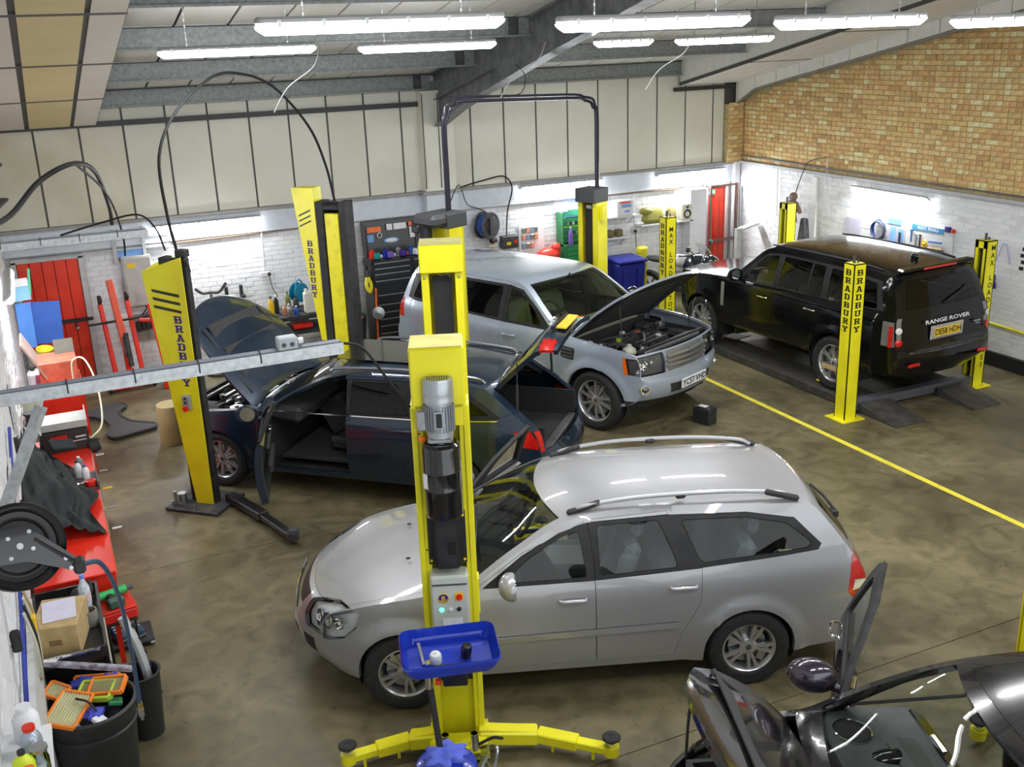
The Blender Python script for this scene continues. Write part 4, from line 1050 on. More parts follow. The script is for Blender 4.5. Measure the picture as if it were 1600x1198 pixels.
# ---------------------------------------------------------------- silver off-roader with bonnet open
SP = dict(name='off_road_car', label='silver off-road car with bonnet open in the middle of the workshop', paint=SILV2, trim=TRIMB, glass=glass('green_tint_glass', (.50,.58,.44)),
  width=1.93, sill=.42, flare=.03, crown=3.2,
  rows=[(.20,.34,.50,.36),(.06,.44,.30,.44),(0,.56,.20,.58),(.01,.70,.19,.72),(.08,.76,.22,.77),(.09,.90,.23,.91),(.13,1.02,.27,1.01),(.22,1.07,.36,1.06),(.72,1.145,.80,1.12),(1.24,1.18,1.32,1.15),(1.36,1.19,1.46,1.175),(1.72,1.47,1.82,1.43),(2.08,1.69,2.18,1.655),(2.6,1.755,2.6,1.705),(3.6,1.755,3.6,1.70),(4.22,1.72,4.18,1.66),(4.40,1.67,4.32,1.60),(4.60,1.20,4.52,1.20),(4.66,.96,4.58,.96),(4.68,.80,4.60,.80),(4.78,.72,4.64,.72),(4.78,.54,4.64,.54),(4.68,.38,4.50,.40)],
  plan=[(.18,.82),(.24,.86),(.4,.925),(.7,.98),(1.0,1.0),(3.9,1.0),(4.3,.965),(4.62,.89)],
  sec=[(.3,.95),(.5,.985),(.75,1.0),(.98,.995),(1.08,.98),(1.14,.96),(1.19,.93),(1.45,.85),(1.65,.765),(1.72,.72)],
  arches=[(.84,.385,.445),(3.585,.385,.445)],
  top=[('bonnet', [(6.6,-.97),(6.5,0),(6.6,.97),(9.5,.965),(9.6,0),(9.5,-.965)], False),
       ('windscreen', [(10.15,-.93),(10.05,0),(10.15,.93),(11.95,.90),(11.9,0),(11.95,-.90)], False),
       ('grille', [(4.15,-.48),(4.15,.48),(6.1,.48),(6.1,-.48)], False),('lower_grille', [(1.6,-.5),(1.6,.5),(2.5,.55),(2.5,-.55)], False),
       ('lower_trim', [(.1,-.98),(.1,.98),(1.2,.98),(1.2,-.98)], False),
       ('headlamp', [(4.1,.53),(6.15,.52),(6.15,.985),(4.1,.985)], True),
       ('tailgate', [(16.1,-.9),(16.1,.9),(19.6,.9),(19.6,-.9)], False),('rear_window', [(16.25,-.82),(16.25,.82),(16.98,.84),(16.98,-.84)], False)],
  side=[('front_door', [(1.52,.46),(1.42,.62),(1.42,1.13),(1.50,1.17),(1.84,1.41),(2.2,1.64),(2.44,1.67),(2.46,.46)]),
        ('rear_door', [(2.46,.46),(2.46,1.68),(3.36,1.67),(3.42,1.18),(3.36,.9),(3.16,.8),(3.08,.46)]),
        ('window_trim', [(1.56,1.17),(1.86,1.41),(2.16,1.60),(2.4,1.635),(3.6,1.63),(4.28,1.57),(4.38,1.22),(4.2,1.20),(2.4,1.165)]),
        ('front_frame', [(1.56,1.17),(1.86,1.41),(2.16,1.60),(2.42,1.635),(2.44,1.168)]),
        ('glass_front', rounded([(1.76,1.21),(1.92,1.39),(2.2,1.57),(2.37,1.60),(2.38,1.2)], .03)),
        ('glass_rear', rounded([(2.53,1.20),(2.52,1.60),(3.26,1.595),(3.30,1.21)], .03)),
        ('glass_quarter', rounded([(3.44,1.23),(3.40,1.59),(4.12,1.55),(4.24,1.25)], .03)),
        ('headlamp', [(.2,.79),(.22,1.0),(.40,1.01),(.36,.80)]),('indicator', [(.36,.80),(.40,1.01),(.445,1.01),(.41,.80)]),
        ('vent', rounded([(1.16,.86),(1.14,1.02),(1.36,1.03),(1.38,.88)], .03)),
        ('tail_lamp', [(4.44,.92),(4.46,1.19),(4.54,1.19),(4.60,.92)]),
        ('lower_trim', [(.2,.3),(.28,.455),(.42,.47),(.50,.3)]),('sill_trim', [(1.3,.42),(1.3,.47),(3.15,.47),(3.15,.42)])],
  mats=dict(sill_trim=BLKM, vent=BLKM, grille=mat('grille_silver', (.30,.30,.31), .35, .6), glass_rear=GLD, glass_quarter=GLD), handle={'front_door':(2.28,1.02),'rear_door':(3.22,1.03)}, handle_mat=SILV2, mirror=(1.72,1.2), mirror_mat=BLKG, mirror_skip=(1,),
  wheel=(.385,.268,.25), rim='ten', cabin_x=1.45, seat_mat=mat('green_grey_seat', (.34,.35,.24), .7), dash_z=1.12, seat_dz=.22, roof_z=1.74, dash_mat=mat('pale_dash', (.36,.40,.28), .6),
  bowl_mat=mat('smoky_bowl', (.16,.165,.17), .3, .4), bowls=[(.22,.60,.92,.062,(-1,.1,.1)),(.23,.76,.92,.062,(-1,.25,.1)),(.25,.83,.84,.035,(-1,.5,.1))], open={'bonnet'})
SP['rz'] = R(112.3); SP['loc'] = (7.22,10.49,0)
I3 = build_car(SP); c3 = I3['root']
bo3, bx3 = bonnet(I3, 1.28, 1.16, R(44), SILV2)
lining(bo3, .42, 1.2, 1.45, lambda x: 1.07+.08*x, bx3)
engine_bay(I3, .34, 1.30, 1.50, 1.06, .55, 5)
for k in range(3):
    z = .85+.062*k; b = MB(); b.tube([(.11+.0*k,-.42,z),(.062,0,z),(.11,.42,z)], .02, 6, smooth=6, m=0); b.build('grille_bar', mat('grille_bar', (.42,.43,.45), .3, .8), c3)
for s in (-1,1):
    MB().tube([Vector((.55,s*.74,1.07)), bx3 @ Vector((.50,s*.70,1.03))], .008, 6).build('bonnet_strut', BLKM, c3)
for sgn in (-1, 1):
    for k in range(3):
        y = sgn*(I3['W'](1.26,.94)+.004); MB().seg((1.18,y,.90+.045*k),(1.35,y,.905+.045*k),.012,.014).build('vent_bar', STEEL, c3)
b = MB(); b.box((-.012,0,.60),(.02,.53,.12),(0,-.05,0),0,.004); npl = b.build('number_plate', PAPER, c3)
t = MB(); text_mb(t, 'YC57 VHD', MX((-.024,0,.60),(0,-1,0),(-.05,0,1)), .115, bold=.018, sx=.95); t.build('plate_lettering', TEXTB, npl)
t = MB(); t.lathe([(0,.0),(.03,.0),(.036,-.01)], (.065,0,.97),(-1,0,0),16); t.build('green_badge', mat('badge_green', (.02,.12,.05), .3), c3)
for s in (-1,1):
    q = I3['W'](.24,.61); b = MB(); b.lathe([(.03,.0),(.05,.02),(.062,.02),(.066,.0)], (.185,s*(q-.05),.61),(-1,s*.55,0),20); b.build('fog_lamp_ring', CHROME, c3)
    MB().lathe([(0,.004),(.048,.004)], (.185,s*(q-.05),.61),(-1,s*.55,0),16).build('fog_lamp', BLKG, c3)

# ---------------------------------------------------------------- black off-roader on the ramp
BL = dict(name='off_road_car', label='black off-road car parked on the four post ramp, rear towards the viewer', paint=BLKP, trim=TRIMB, glass=GLD,
  width=1.955, sill=.46, flare=.012, crown=3.4,
  rows=[(.18,.36,.50,.38),(.04,.48,.28,.48),(0,.62,.18,.62),(.02,.74,.17,.75),(.06,.82,.19,.82),(.07,.98,.20,.98),(.10,1.08,.24,1.07),(.20,1.13,.32,1.12),(.75,1.19,.80,1.16),(1.36,1.23,1.42,1.20),(1.46,1.25,1.56,1.225),(1.78,1.52,1.88,1.49),(2.08,1.765,2.18,1.73),(2.6,1.84,2.6,1.79),(3.7,1.84,3.7,1.78),(4.42,1.79,4.40,1.73),(4.62,1.74,4.54,1.68),(4.76,1.30,4.70,1.30),(4.80,1.05,4.75,1.05),(4.82,.84,4.77,.84),(4.93,.76,4.80,.76),(4.94,.56,4.80,.56),(4.84,.40,4.64,.42)],
  plan=[(.16,.84),(.24,.89),(.4,.94),(.7,.985),(1.0,1.0),(4.1,1.0),(4.5,.965),(4.8,.90)],
  sec=[(.3,.95),(.5,.985),(.75,1.0),(1.0,.995),(1.15,.985),(1.2,.965),(1.24,.94),(1.5,.865),(1.72,.78),(1.8,.73)],
  arches=[(.87,.385,.44),(3.75,.385,.44)],
  top=[('bonnet', [(7.0,-.93),(6.9,0),(7.0,.93),(9.4,.94),(9.5,0),(9.4,-.94)], False),
       ('windscreen', [(10.15,-.93),(10.05,0),(10.15,.93),(11.95,.90),(11.9,0),(11.95,-.90)], False),
       ('grille', [(4.1,-.48),(4.1,.48),(6.1,.48),(6.1,-.48)], False),('headlamp', [(4.1,.55),(6.1,.53),(6.1,.985),(4.1,.985)], True),
       ('sunroof', [(12.4,-.62),(12.4,.62),(13.3,.62),(13.3,-.62)], False),
       ('tailgate', [(16.05,-.88),(16.05,.88),(19.0,.88),(19.0,-.88)], False),('rear_window', rounded([(16.22,-.80),(16.22,.80),(16.97,.83),(16.97,-.83)], .05), False),
       ('tail_lamp', [(17.3,.89),(17.3,.985),(18.9,.985),(18.9,.89)], True),('step_pad', [(19.9,-.8),(19.9,.8),(20.15,.8),(20.15,-.8)], False)],
  side=[('front_door', [(1.60,.50),(1.50,.66),(1.50,1.18),(1.58,1.22),(1.90,1.47),(2.2,1.70),(2.50,1.745),(2.52,.50)]),
        ('rear_door', [(2.52,.50),(2.52,1.755),(3.46,1.745),(3.50,1.24),(3.50,.96),(3.30,.84),(3.22,.50)]),
        ('window_trim', [(1.66,1.22),(1.92,1.46),(2.2,1.67),(2.5,1.71),(3.7,1.71),(4.40,1.65),(4.52,1.28),(2.5,1.225)]),
        ('front_frame', [(1.66,1.22),(1.92,1.46),(2.2,1.67),(2.5,1.71),(2.50,1.225)]),
        ('glass_front', rounded([(1.82,1.245),(1.98,1.43),(2.22,1.635),(2.45,1.675),(2.46,1.25)], .03)),
        ('glass_rear', rounded([(2.57,1.255),(2.57,1.675),(3.12,1.675),(3.14,1.26)], .02)),
        ('glass_small', rounded([(3.18,1.26),(3.16,1.675),(3.38,1.67),(3.42,1.265)], .02)),
        ('glass_quarter', rounded([(3.54,1.275),(3.50,1.67),(4.32,1.61),(4.42,1.30)], .03)),
        ('headlamp', [(.16,.84),(.2,1.06),(.36,1.07),(.34,.84)]),
        ('vent', [(1.36,.74),(1.36,1.12),(1.44,1.12),(1.44,.74)]),
        ('tail_lamp', [(4.56,.84),(4.56,1.17),(4.72,1.17),(4.76,.84)])],
  mats=dict(vent=mat('vent_silver', (.5,.5,.5), .35, .8), glass_small=GLD, glass_front=GLS, step_pad=DGREY, tail_lamp=mat('smoked_clear_lens', (.26,.26,.27), .15, .4, coat=1.), tailgate=BLKP), handle={'front_door':(2.32,1.06),'rear_door':(3.30,1.07)}, handle_mat=CHROME, mirror=(1.78,1.25), mirror_mat=BLKP,
  wheel=(.385,.262,.25), rim='multi', rim_mat=mat('bright_alloy', (.68,.68,.70), .2, .8), cabin_x=1.55, seat_mat=CREAMSEAT, dash_z=1.18, seat_dz=.28, roof_z=1.83, dash_mat=mat('cream_dash', (.40,.37,.28), .6),
  bowls=[(.24,.66,.95,.06,(-1,.1,0))], scale=.96)
BL['rz'] = R(-86.2); BL['loc'] = (10.02,14.02,.115)
I4 = build_car(BL); c4 = I4['root']; PNN = {}
b = MB(); b.box((4.825,0,.96),(.02,.62,.19),(0,.02,0),0,.01); fr = b.build('plate_surround', mat('plate_recess', (.5,.5,.5), .4, .5), c4)
b = MB(); b.box((4.84,0,.96),(.012,.50,.12),(0,.02,0),0,.003); npl = b.build('number_plate', PLY, c4)
t = MB(); text_mb(t, 'DE58 HDH', MX((4.848,0,.96),(0,1,0),(.02,0,1)), .115, bold=.018, sx=.92); t.build('plate_lettering', TEXTB, npl)
t = MB(); text_mb(t, 'RANGE ROVER', MX((4.822,0,1.115),(0,1,0),(-.1,0,1)), .072, bold=.022, sx=1.75); t.build('tailgate_lettering', TEXTW, c4)
t = MB(); text_mb(t, 'SPORT', MX((4.83,.56,1.0),(0,1,0),(-.05,0,1)), .035, bold=.02, sx=1.4) if False else t.box((4.828,.58,1.0),(.004,.13,.02)).box((4.828,.6,.965),(.004,.08,.018)); t.build('small_badge', STEEL, c4)
for s in (-1,1):
    MB().lathe([(.05,0),(.05,.014),(.03,.02),(0,.022)], (4.775,s*.845,.90),(1,s*.35,0),20).build('round_lamp', REDL, c4)
    MB().lathe([(.045,0),(.045,.014),(0,.02)], (4.765,s*.845,1.06),(1,s*.35,0),20).build('round_lamp', mat('clear_round', (.75,.75,.75), .1, coat=1.), c4)
    b = MB(); b.box((4.70,s*.915,.98),(.05,.02,.28),(0,0,-s*.5)); b.build('side_reflector', REDL, c4)
    MB().box((4.90,s*.66,.60),(.02,.2,.04)).build('bumper_reflector', REDL, c4)
b = MB(); b.box((4.56,0,1.79),(.12,1.35,.045),(0,.1,0),0,.02); sp = b.build('roof_spoiler', BLKP, c4)
MB().box((4.625,0,1.785),(.02,.62,.03),(0,.1,0),0,.006).build('brake_light', REDL, sp)
b = MB()
for k in range(7): pass
b.box((4.905,0,.785),(.05,1.3,.02),None,0,.006); b.build('bumper_step', DGREY, c4)
b = MB(); b.tube([(4.80,0,1.34),(4.77,.25,1.42),(4.74,.5,1.5)], .01, 6); b.build('rear_wiper', BLKM, c4)
MB().ball((4.2,0,1.84),.05,sc=(1.4,.5,.9)).build('roof_aerial', BLKP, c4)
for s in (-1,1):
    MB().tube([(2.2,s*.70,1.785),(2.6,s*.71,1.80),(3.8,s*.70,1.80),(4.3,s*.68,1.765)], .012, 6, smooth=4).build('roof_strip', BLKM, c4)
# clamps of the wheel alignment tool on the left wheels
def wclamp(x, lab=None):
    b = MB(); y = -1.02
    b.box((x, y, .385), (.30,.02,.05)).tube([(x-.13,y,.385),(x-.16,y+.02,.62),(x-.13,y+.06,.74)],.008,6).tube([(x+.13,y,.385),(x+.16,y+.02,.62),(x+.13,y+.06,.74)],.008,6).cyl((x,y-.05,.385),(x,y,.385),.03,n=12)
    b.build('wheel_clamp', CHROME, c4)
wclamp(.87)
b = MB(); b.box((3.75,-1.0,.34),(.26,.02,.06)); b.build('valve_card', CARD, c4)

# ---------------------------------------------------------------- dark car in the corner, bonnet and far door open
CX = dict(name='hatchback_car', label='black car cut by the bottom right corner, bonnet raised and far door open', paint=BRNP, trim=TRIMB, glass=glass('corner_glass', (.60,.64,.62), ior=1.28),
  width=1.84, sill=.26, flare=.015, crown=2.7,
  rows=[(.20,.26,.52,.28),(.04,.38,.36,.40),(0,.52,.30,.54),(.03,.62,.30,.62),(.06,.72,.32,.71),(.16,.80,.40,.79),(.60,.92,.70,.895),(.95,.985,1.03,.95),(1.06,1.0,1.20,.975),(1.44,1.23,1.56,1.19),(1.83,1.40,1.96,1.355),(2.5,1.465,2.5,1.42),(3.3,1.44,3.3,1.395),(3.8,1.36,3.75,1.32),(4.0,1.30,3.9,1.26),(4.28,1.02,4.15,1.02),(4.36,.86,4.26,.86),(4.38,.66,4.3,.66),(4.42,.56,4.3,.56),(4.40,.42,4.28,.42),(4.3,.26,4.18,.28)],
  plan=[(.3,.74),(.38,.80),(.55,.89),(.85,.97),(1.3,1.0),(3.0,1.0),(3.6,.98),(4.0,.92),(4.28,.84)],
  sec=[(.2,.94),(.36,.975),(.55,1.0),(.8,.99),(.92,.965),(.97,.94),(1.1,.88),(1.25,.80),(1.36,.73),(1.44,.66)],
  arches=[(.90,.32,.36),(3.46,.32,.36)],
  top=[('bonnet', [(4.9,-.80),(4.6,-.4),(4.5,0),(4.6,.4),(4.9,.80),(5.4,.92),(7.55,.93),(7.65,0),(7.55,-.93),(5.4,-.92)], False),
       ('windscreen', [(8.25,-.94),(8.1,0),(8.25,.94),(10.0,.91),(9.97,0),(10.0,-.91)], False),
       ('grille', [(3.2,-.4),(3.2,.4),(4.3,.42),(4.3,-.42)], False),('headlamp', [(3.2,.52),(4.5,.6),(5.0,.98),(3.3,.98)], True),
       ('sunroof', [(10.15,-.80),(10.15,.80),(12.2,.80),(12.2,-.80)], False),
       ('rear_window', [(14.1,-.8),(14.1,.8),(14.9,.8),(14.9,-.8)], False)],
  side=[('front_door', [(1.38,.30),(1.33,.55),(1.33,.93),(1.38,.975),(1.72,1.21),(2.0,1.345),(2.42,1.40),(2.46,1.0),(2.46,.30)]),
        ('rear_door', [(2.46,.30),(2.46,1.39),(3.1,1.37),(3.3,1.0),(3.12,.7),(3.0,.5),(2.95,.30)]),
        ('window_trim', [(1.42,.98),(1.74,1.195),(2.0,1.31),(2.4,1.365),(3.1,1.34),(3.6,1.22),(3.7,1.06),(2.5,.985)]),
        ('front_frame', [(1.42,.98),(1.74,1.195),(2.0,1.31),(2.4,1.365),(2.46,1.365),(2.46,.985)]),
        ('glass_front', rounded([(1.56,1.0),(1.78,1.155),(2.02,1.265),(2.36,1.315),(2.40,1.0)], .03)),
        ('glass_rear', rounded([(2.53,1.0),(2.51,1.32),(3.02,1.30),(3.12,1.03)], .03)),
        ('headlamp', [(.29,.62),(.46,.76),(.66,.80),(.66,.77),(.48,.66),(.36,.61)])],
  handle={'front_door':(2.38,.86),'rear_door':(3.0,.88)}, handle_mat=BRNP, mirror=(1.66,.99), mirror_skip=(1,), mirror_mat=mat('mirror_purple', (.05,.04,.06), .2, .5, coat=1.),
  wheel=(.32,.215,.21), rim='ten', cabin_x=1.25, seat_mat=BLKSEAT, dash_z=.95, roof_z=1.45, dash_mat=mat('dash_charcoal', (.13,.135,.14), .5),
  bowls=[], wheelon=False, open={'bonnet',('front_door',1),('front_frame',1),('glass_front',1)})
CX['rz'] = R(-21); CX['loc'] = (2.25,3.71,0)
I5 = build_car(CX); c5 = I5['root']
bo5, bx5 = bonnet(I5, 1.05, .99, R(54), BRNP)
lining(bo5, .3, 1.0, 1.3, lambda x: .86+.13*x, bx5)
engine_bay(I5, .42, 1.06, 1.3, .86, .40, 9)
MB().tube([(.42,.66,.84),(.44,.69,1.1),(.47,.70,1.2), bx5 @ Vector((.40,.62,.86))], .009, 6, smooth=3).build('bonnet_stay', BLKM, c5)
d5, x5 = open_side_door(I5, 1, (1.36,.885), R(67), BRNP, GLC, inner=mat('door_card_grey', (.10,.11,.13), .5))
door_card(I5, 1, x5, .79, 1.36, d5)
mirror(1.52, .97, 1, I5['W'](1.52,.97), mat('mirror_purple', (.05,.04,.06), .2, .5, coat=1.), d5, x5, s=1.15)
b = MB(); b.M = x5; y = I5['W'](2.38,.86); b.tube([(2.28,y,.86),(2.3,y+.04,.86),(2.44,y+.045,.865),(2.48,y,.86)], .012, 8, smooth=4); b.build('door_handle', CHROME, d5)
# dashboard top with the round speaker, vent hood and dark fascia strip
D5 = mat('dash_top_grey', (.16,.165,.17), .55, var=.08)
b = MB(); b.box((1.50,.06,.955),(.60,1.56,.03),(0,.06,0),0,.012); b.build('dash_top', D5, c5)
b = MB(); b.lathe([(.10,0),(.104,.006),(.110,.004),(.112,-.004)], (1.36,.60,.985),(0.06,0,1),32); b.build('speaker_ring', CHROME, c5)
b = MB(); b.lathe([(0,.006),(.10,.003),(.10,-.004)], (1.36,.60,.985),(0.06,0,1),32); b.build('speaker_grille', BLKM, c5)
b = MB(); b.ball((1.52,.38,.955),.14,sc=(1.1,.55,.35)); b.build('vent_hood', BLKG, c5)
b = MB(); b.box((1.81,.05,.915),(.11,1.5,.05),(0,.5,0),0,.01); b.build('fascia_strip', BLKG, c5)
b = MB(); b.seg((1.81,.56,.95),(1.81,.40,.95),.03,.015,bev=.005); b.build('fascia_handle', CHROME, c5)
# ================================================================ LIFT POSTS
def stack_text(mb, word, M, size, step, m=0, bold=0.):
    for i, ch in enumerate(word):
        if ch != ' ': text_mb(mb, ch, M @ Matrix.Translation((0,-size/2-i*step,0)), size, m, bold)
def hose(name, pts, r, m, label, cat, group=None, parent=None, smooth=6):
    o = MB().tube(pts, r, 8, smooth=smooth).build(name, m, parent)
    return tag(o, label, cat, group) if parent is None else o
Z2 = R(-21.7)
# --- near post with motor
t = empty('lift_post', (2.145,5.92,0), Z2, 'nearest yellow lift post with silver motor and black tank on its back', 'car lift', 'yellow two post lift columns')
b = MB(); b.box((0,.03,1.3),(.30,.03,2.6)).box((-.165,.02,1.3),(.04,.22,2.6),None,0,.006).box((.165,.02,1.3),(.04,.22,2.6),None,0,.006).box((-.135,-.07,1.3),(.05,.02,2.6)).box((.14,-.07,1.3),(.04,.02,2.6))
b.box((0,.14,1.3),(.24,.02,2.6)); b.build('column', YEL, t)
b = MB(); b.box((0,.0,2.80),(.34,.30,.40),None,0,.012).box((0,-.135,2.56),(.30,.03,.14)); b.build('top_cover', YEL, t)
MB().box((0,0,3.004),(.33,.29,.004)).build('cover_dust', mat('dusty_yellow', (.46,.42,.12), .7, var=.15, scale=6), t)
MOT = mat('motor_silver', (.42,.45,.48), .35, .6)
b = MB(); b.lathe([(0,.40),(.085,.40),(.095,.385),(.098,.30),(.096,.28),(.098,.27),(.098,.25)], (0,-.17,2.42),(0,0,1),28); mo = b.build('motor', MOT, t)
b = MB()
for k in range(9): b.box((-.06+.015*k,-.17,2.822),(.005,2*math.sqrt(max(.0001,.075**2-(-.06+.015*k)**2)),.003))
b.build('fan_grille', DGREY, mo)
b = MB(); b.cyl((0,-.17,2.44),(0,-.17,2.67),.083,n=24)
for k in range(30):
    a = 2*PI*k/30; b.box((math.cos(a)*.089,-.17+math.sin(a)*.089,2.565),(.018,.004,.17),(0,0,a))
b.box((0,-.262,2.57),(.055,.02,.11)); b.build('cooling_fins', MOT, mo)
MB().box((0,-.275,2.57),(.035,.006,.09)).build('terminal_slots', BLKM, mo)
b = MB(); b.box((0,-.17,2.42),(.16,.13,.05),None,0,.015).cyl((0,-.17,2.38),(0,-.17,2.44),.06,n=16).box((-.11,-.16,2.55),(.06,.1,.14),None,0,.01); b.build('pump_block', STEEL, t)
MB().cyl((-.1,-.15,2.41),(-.13,-.17,2.42),.018,n=10).build('valve_knob', ORANGE, t)
b = MB(); b.lathe([(0,.50),(.10,.50),(.118,.485),(.122,.46),(.122,.32),(.1235,.315),(.122,.31),(.122,.20),(.1235,.195),(.122,.19),(.122,.02),(.112,0),(0,0)], (0,-.18,1.90),(0,0,1),28); tk = b.build('oil_tank', BLKG, t)
MB().box((-.108,-.245,2.16),(.035,.004,.10),(0,0,-.75)).build('tank_label', PAPER, tk)
b = MB(); b.box((0,-.13,1.69),(.17,.13,.38),None,0,.02).box((0,-.085,1.69),(.25,.03,.38),None,0,.004); cv = b.build('pump_cover', BLK, t)
for s in (-1,1):
    for z in (1.53,1.85): MB().ball((s*.108,-.105,z),.011).build('cover_bolt', PLY, cv)
MB().box((.03,-.197,1.66),(.05,.004,.09)).build('cover_window', BLKG, cv)
GB = mat('control_box_grey', (.50,.53,.48), .5, var=.04)
b = MB(); b.box((0,-.13,1.26),(.25,.14,.40),None,0,.014); cb = b.build('control_box', GB, t)
MB().box((0,-.204,1.40),(.23,.008,.008)).build('lid_seam', DGREY, cb)
yb = -.2005
b = MB(); b.lathe([(.0,.004),(.034,.004),(.034,0)], (-.045,yb,1.30),(0,-1,0),24); bd = b.build('round_emblem', TEXTP, cb)
b = MB(); b.lathe([(.033,.005),(.037,.005),(.037,0)], (-.045,yb,1.30),(0,-1,0),24); text_mb(b, 'B', MX((-.045,yb-.006,1.30),(1,0,0),(0,0,1)), .05, bold=.015); b.tube([(-.045+.026*math.cos(a),yb-.006,1.30+.026*math.sin(a)) for a in [R(200+12*k) for k in range(14)]],.0028,5); b.build('emblem_letter', PLY, bd)
MB().box((.06,yb-.003,1.31),(.055,.006,.055)).build('switch_plate', PLY, cb)
b = MB(); b.cyl((.06,yb-.002,1.31),(.06,yb-.02,1.31),.021,n=16).box((.06,yb-.024,1.31),(.008,.012,.036)); b.build('isolator_knob', REDP, cb)
for x, m_ in ((-.06,mat('green_pilot', (.1,.9,.5), .3, emit=2.0)),(0.0,PAPER),(.055,BLKG)):
    MB().lathe([(0,.012),(.012,.010),(.016,.002),(.016,0)], (x,yb,1.215),(0,-1,0),14).build('push_button', m_, cb)
MB().box((.01,yb-.001,1.12),(.13,.002,.06)).build('rating_plate', PAPER, cb)
b = MB(); b.box((0,-.11,.68),(.17,.12,.17),None,0,.01).box((0,-.085,.68),(.24,.03,.15)); b.build('lower_cover', BLK, t)
b = MB(); b.box((.185,.03,1.2),(.02,.1,.26)); b.build('side_bracket', YEL, t)
for z in (2.42,1.6,.9): MB().ball((-.137,-.083,z),.006).build('rivet', DGREY, t)
b = MB(); b.box((0,.02,.02),(.42,.42,.03),None,0,.004).box((0,-.16,.10),(.40,.14,.16),None,0,.02).box((0,-.25,.15),(.30,.10,.02),None,0,.004); b.build('base', YEL, t)
for x in (-.09,.11): 
    MB().lathe([(0,0),(.030,0),(.030,.14),(.024,.14),(.024,.02)], (x,-.27,.15),(0,0,1),16).build('lifting_adapter', CHROME, t)
def arm(a, c, e, parent):
    """two stage swing arm from a over c to the pad at e, in post coordinates"""
    a, c, e = Vector(a), Vector(c), Vector(e)
    b = MB(); b.seg(a, c, .13, .10, bev=.01).seg(c, c.lerp(e,.55), .11, .08, bev=.008).seg(a+Vector((0,0,.06)), c+Vector((0,0,.045)), .09,.02, bev=.004); o = b.build('swing_arm', YEL, parent)
    MB().seg(c.lerp(e,.3), e, .08, .055, bev=.006).cyl(e-Vector((0,0,.035)),e+Vector((0,0,.035)),.055,n=18).build('arm_extension', YEL, o)
    MB().seg(c.lerp(e,.2)-Vector((0,0,.12)), c.lerp(e,.2), .02, .03).seg(c.lerp(e,.75)-Vector((0,0,.12)), c.lerp(e,.75), .02, .03).build('arm_foot', YEL, o)
    MB().cyl(e+Vector((0,0,.02)), e+Vector((0,0,.09)), .03, n=14).build('pad_stem', CHROME, o)
    MB().lathe([(0,.0),(.055,0),(.064,.008),(.064,.02),(.055,.028),(.02,.028),(.018,.024),(0,.024)], e+Vector((0,0,.085)), (0,0,1), 22).build('rubber_pad', RUB, o)
mi = Matrix.Rotation(-Z2,4,'Z') @ Matrix.Translation((-2.145,-5.92,0))
arm((-.14,-.1,.15), mi @ Vector((1.80,5.98,.12)), mi @ Vector((1.36,6.02,.10)), t)
arm((.14,-.1,.15), mi @ Vector((2.62,5.62,.12)), mi @ Vector((3.01,5.26,.10)), t)
for k, (pts, m_) in enumerate((([(.10,-.2,.10),(.2,-.34,.22),(.12,-.42,.12),(.06,-.34,.04),(.14,-.26,.1),(.22,-.34,.02)],mat('olive_hose', (.16,.18,.04), .5)),([(.16,-.2,.12),(.26,-.32,.2),(.22,-.42,.08),(.14,-.36,.03),(.2,-.28,.12)],STEEL),([(.05,-.24,.12),(.22,-.30,.26),(.3,-.36,.3)],BLKM))):
    MB().tube(pts,.011,7,smooth=6).build('hydraulic_hose', m_, t)
# --- mate of the near post, seen from its open side
INBRN = mat('inner_brown', (.34,.23,.02), .6, var=.2)  # yellowish brown for the inner channel faces, darker than the yellow column
def open_post(name, loc, rz, h, label, cover=YEL, side=YEL, belt=True, w=.38, ch=.25, group='yellow two post lift columns', base=True):
    t = empty(name, loc, rz, label, 'car lift', group)
    b = MB()
    for s in (-1,1): b.box((s*(w/2-.035),.10,h/2),(.07,.03,h),None,0,.004).box((s*(w/2-.012),-.02,h/2),(.024,.26,h),None,0,.004)
    b.box((0,-.14,h/2),(w,.02,h)); b.build('column', side, t)
    b = MB()
    for s in (-1,1): b.box((s*(w/2-.055),.04,h/2),(.012,.10,h))
    b.build('inner_channel', INBRN, t)
    if belt: MB().box((0,.045,h/2),(w-.20,.012,h-.1)).build('dust_curtain', mat('belt_black', (.018,.018,.02), .8, bump=.5, bscale=30), t)
    MB().box((0,0,h+ch/2),(w+.02,.34,ch),None,0,.01).build('top_cover', cover, t)
    for s in (-1,1): MB().ball((s*(w/2-.03),.118,h-.05),.012).build('bolt', STEEL, t)
    if base: MB().box((0,0,.015),(w+.12,.5,.03),None,0,.004).build('base_plate', side, t)
    return t
d180 = PI
p2 = open_post('lift_post', (3.34,8.94,0), Z2+PI, 2.76, 'yellow lift post with open dark channel directly behind the motor post', ch=.26)
MB().box((0,0,3.024),(.39,.33,.004)).build('cover_dust', MATS['dusty_yellow'], p2)
b = MB(); b.tube([(-.08,.06,2.70),(-.05,.07,2.74),(0,.07,2.72),(.05,.06,2.75)],.008,6,smooth=4); b.build('lock_cable', STEEL, p2)
arm((-.12,.12,.15),(-.5,.25,.12),(-.85,.1,.1),p2)
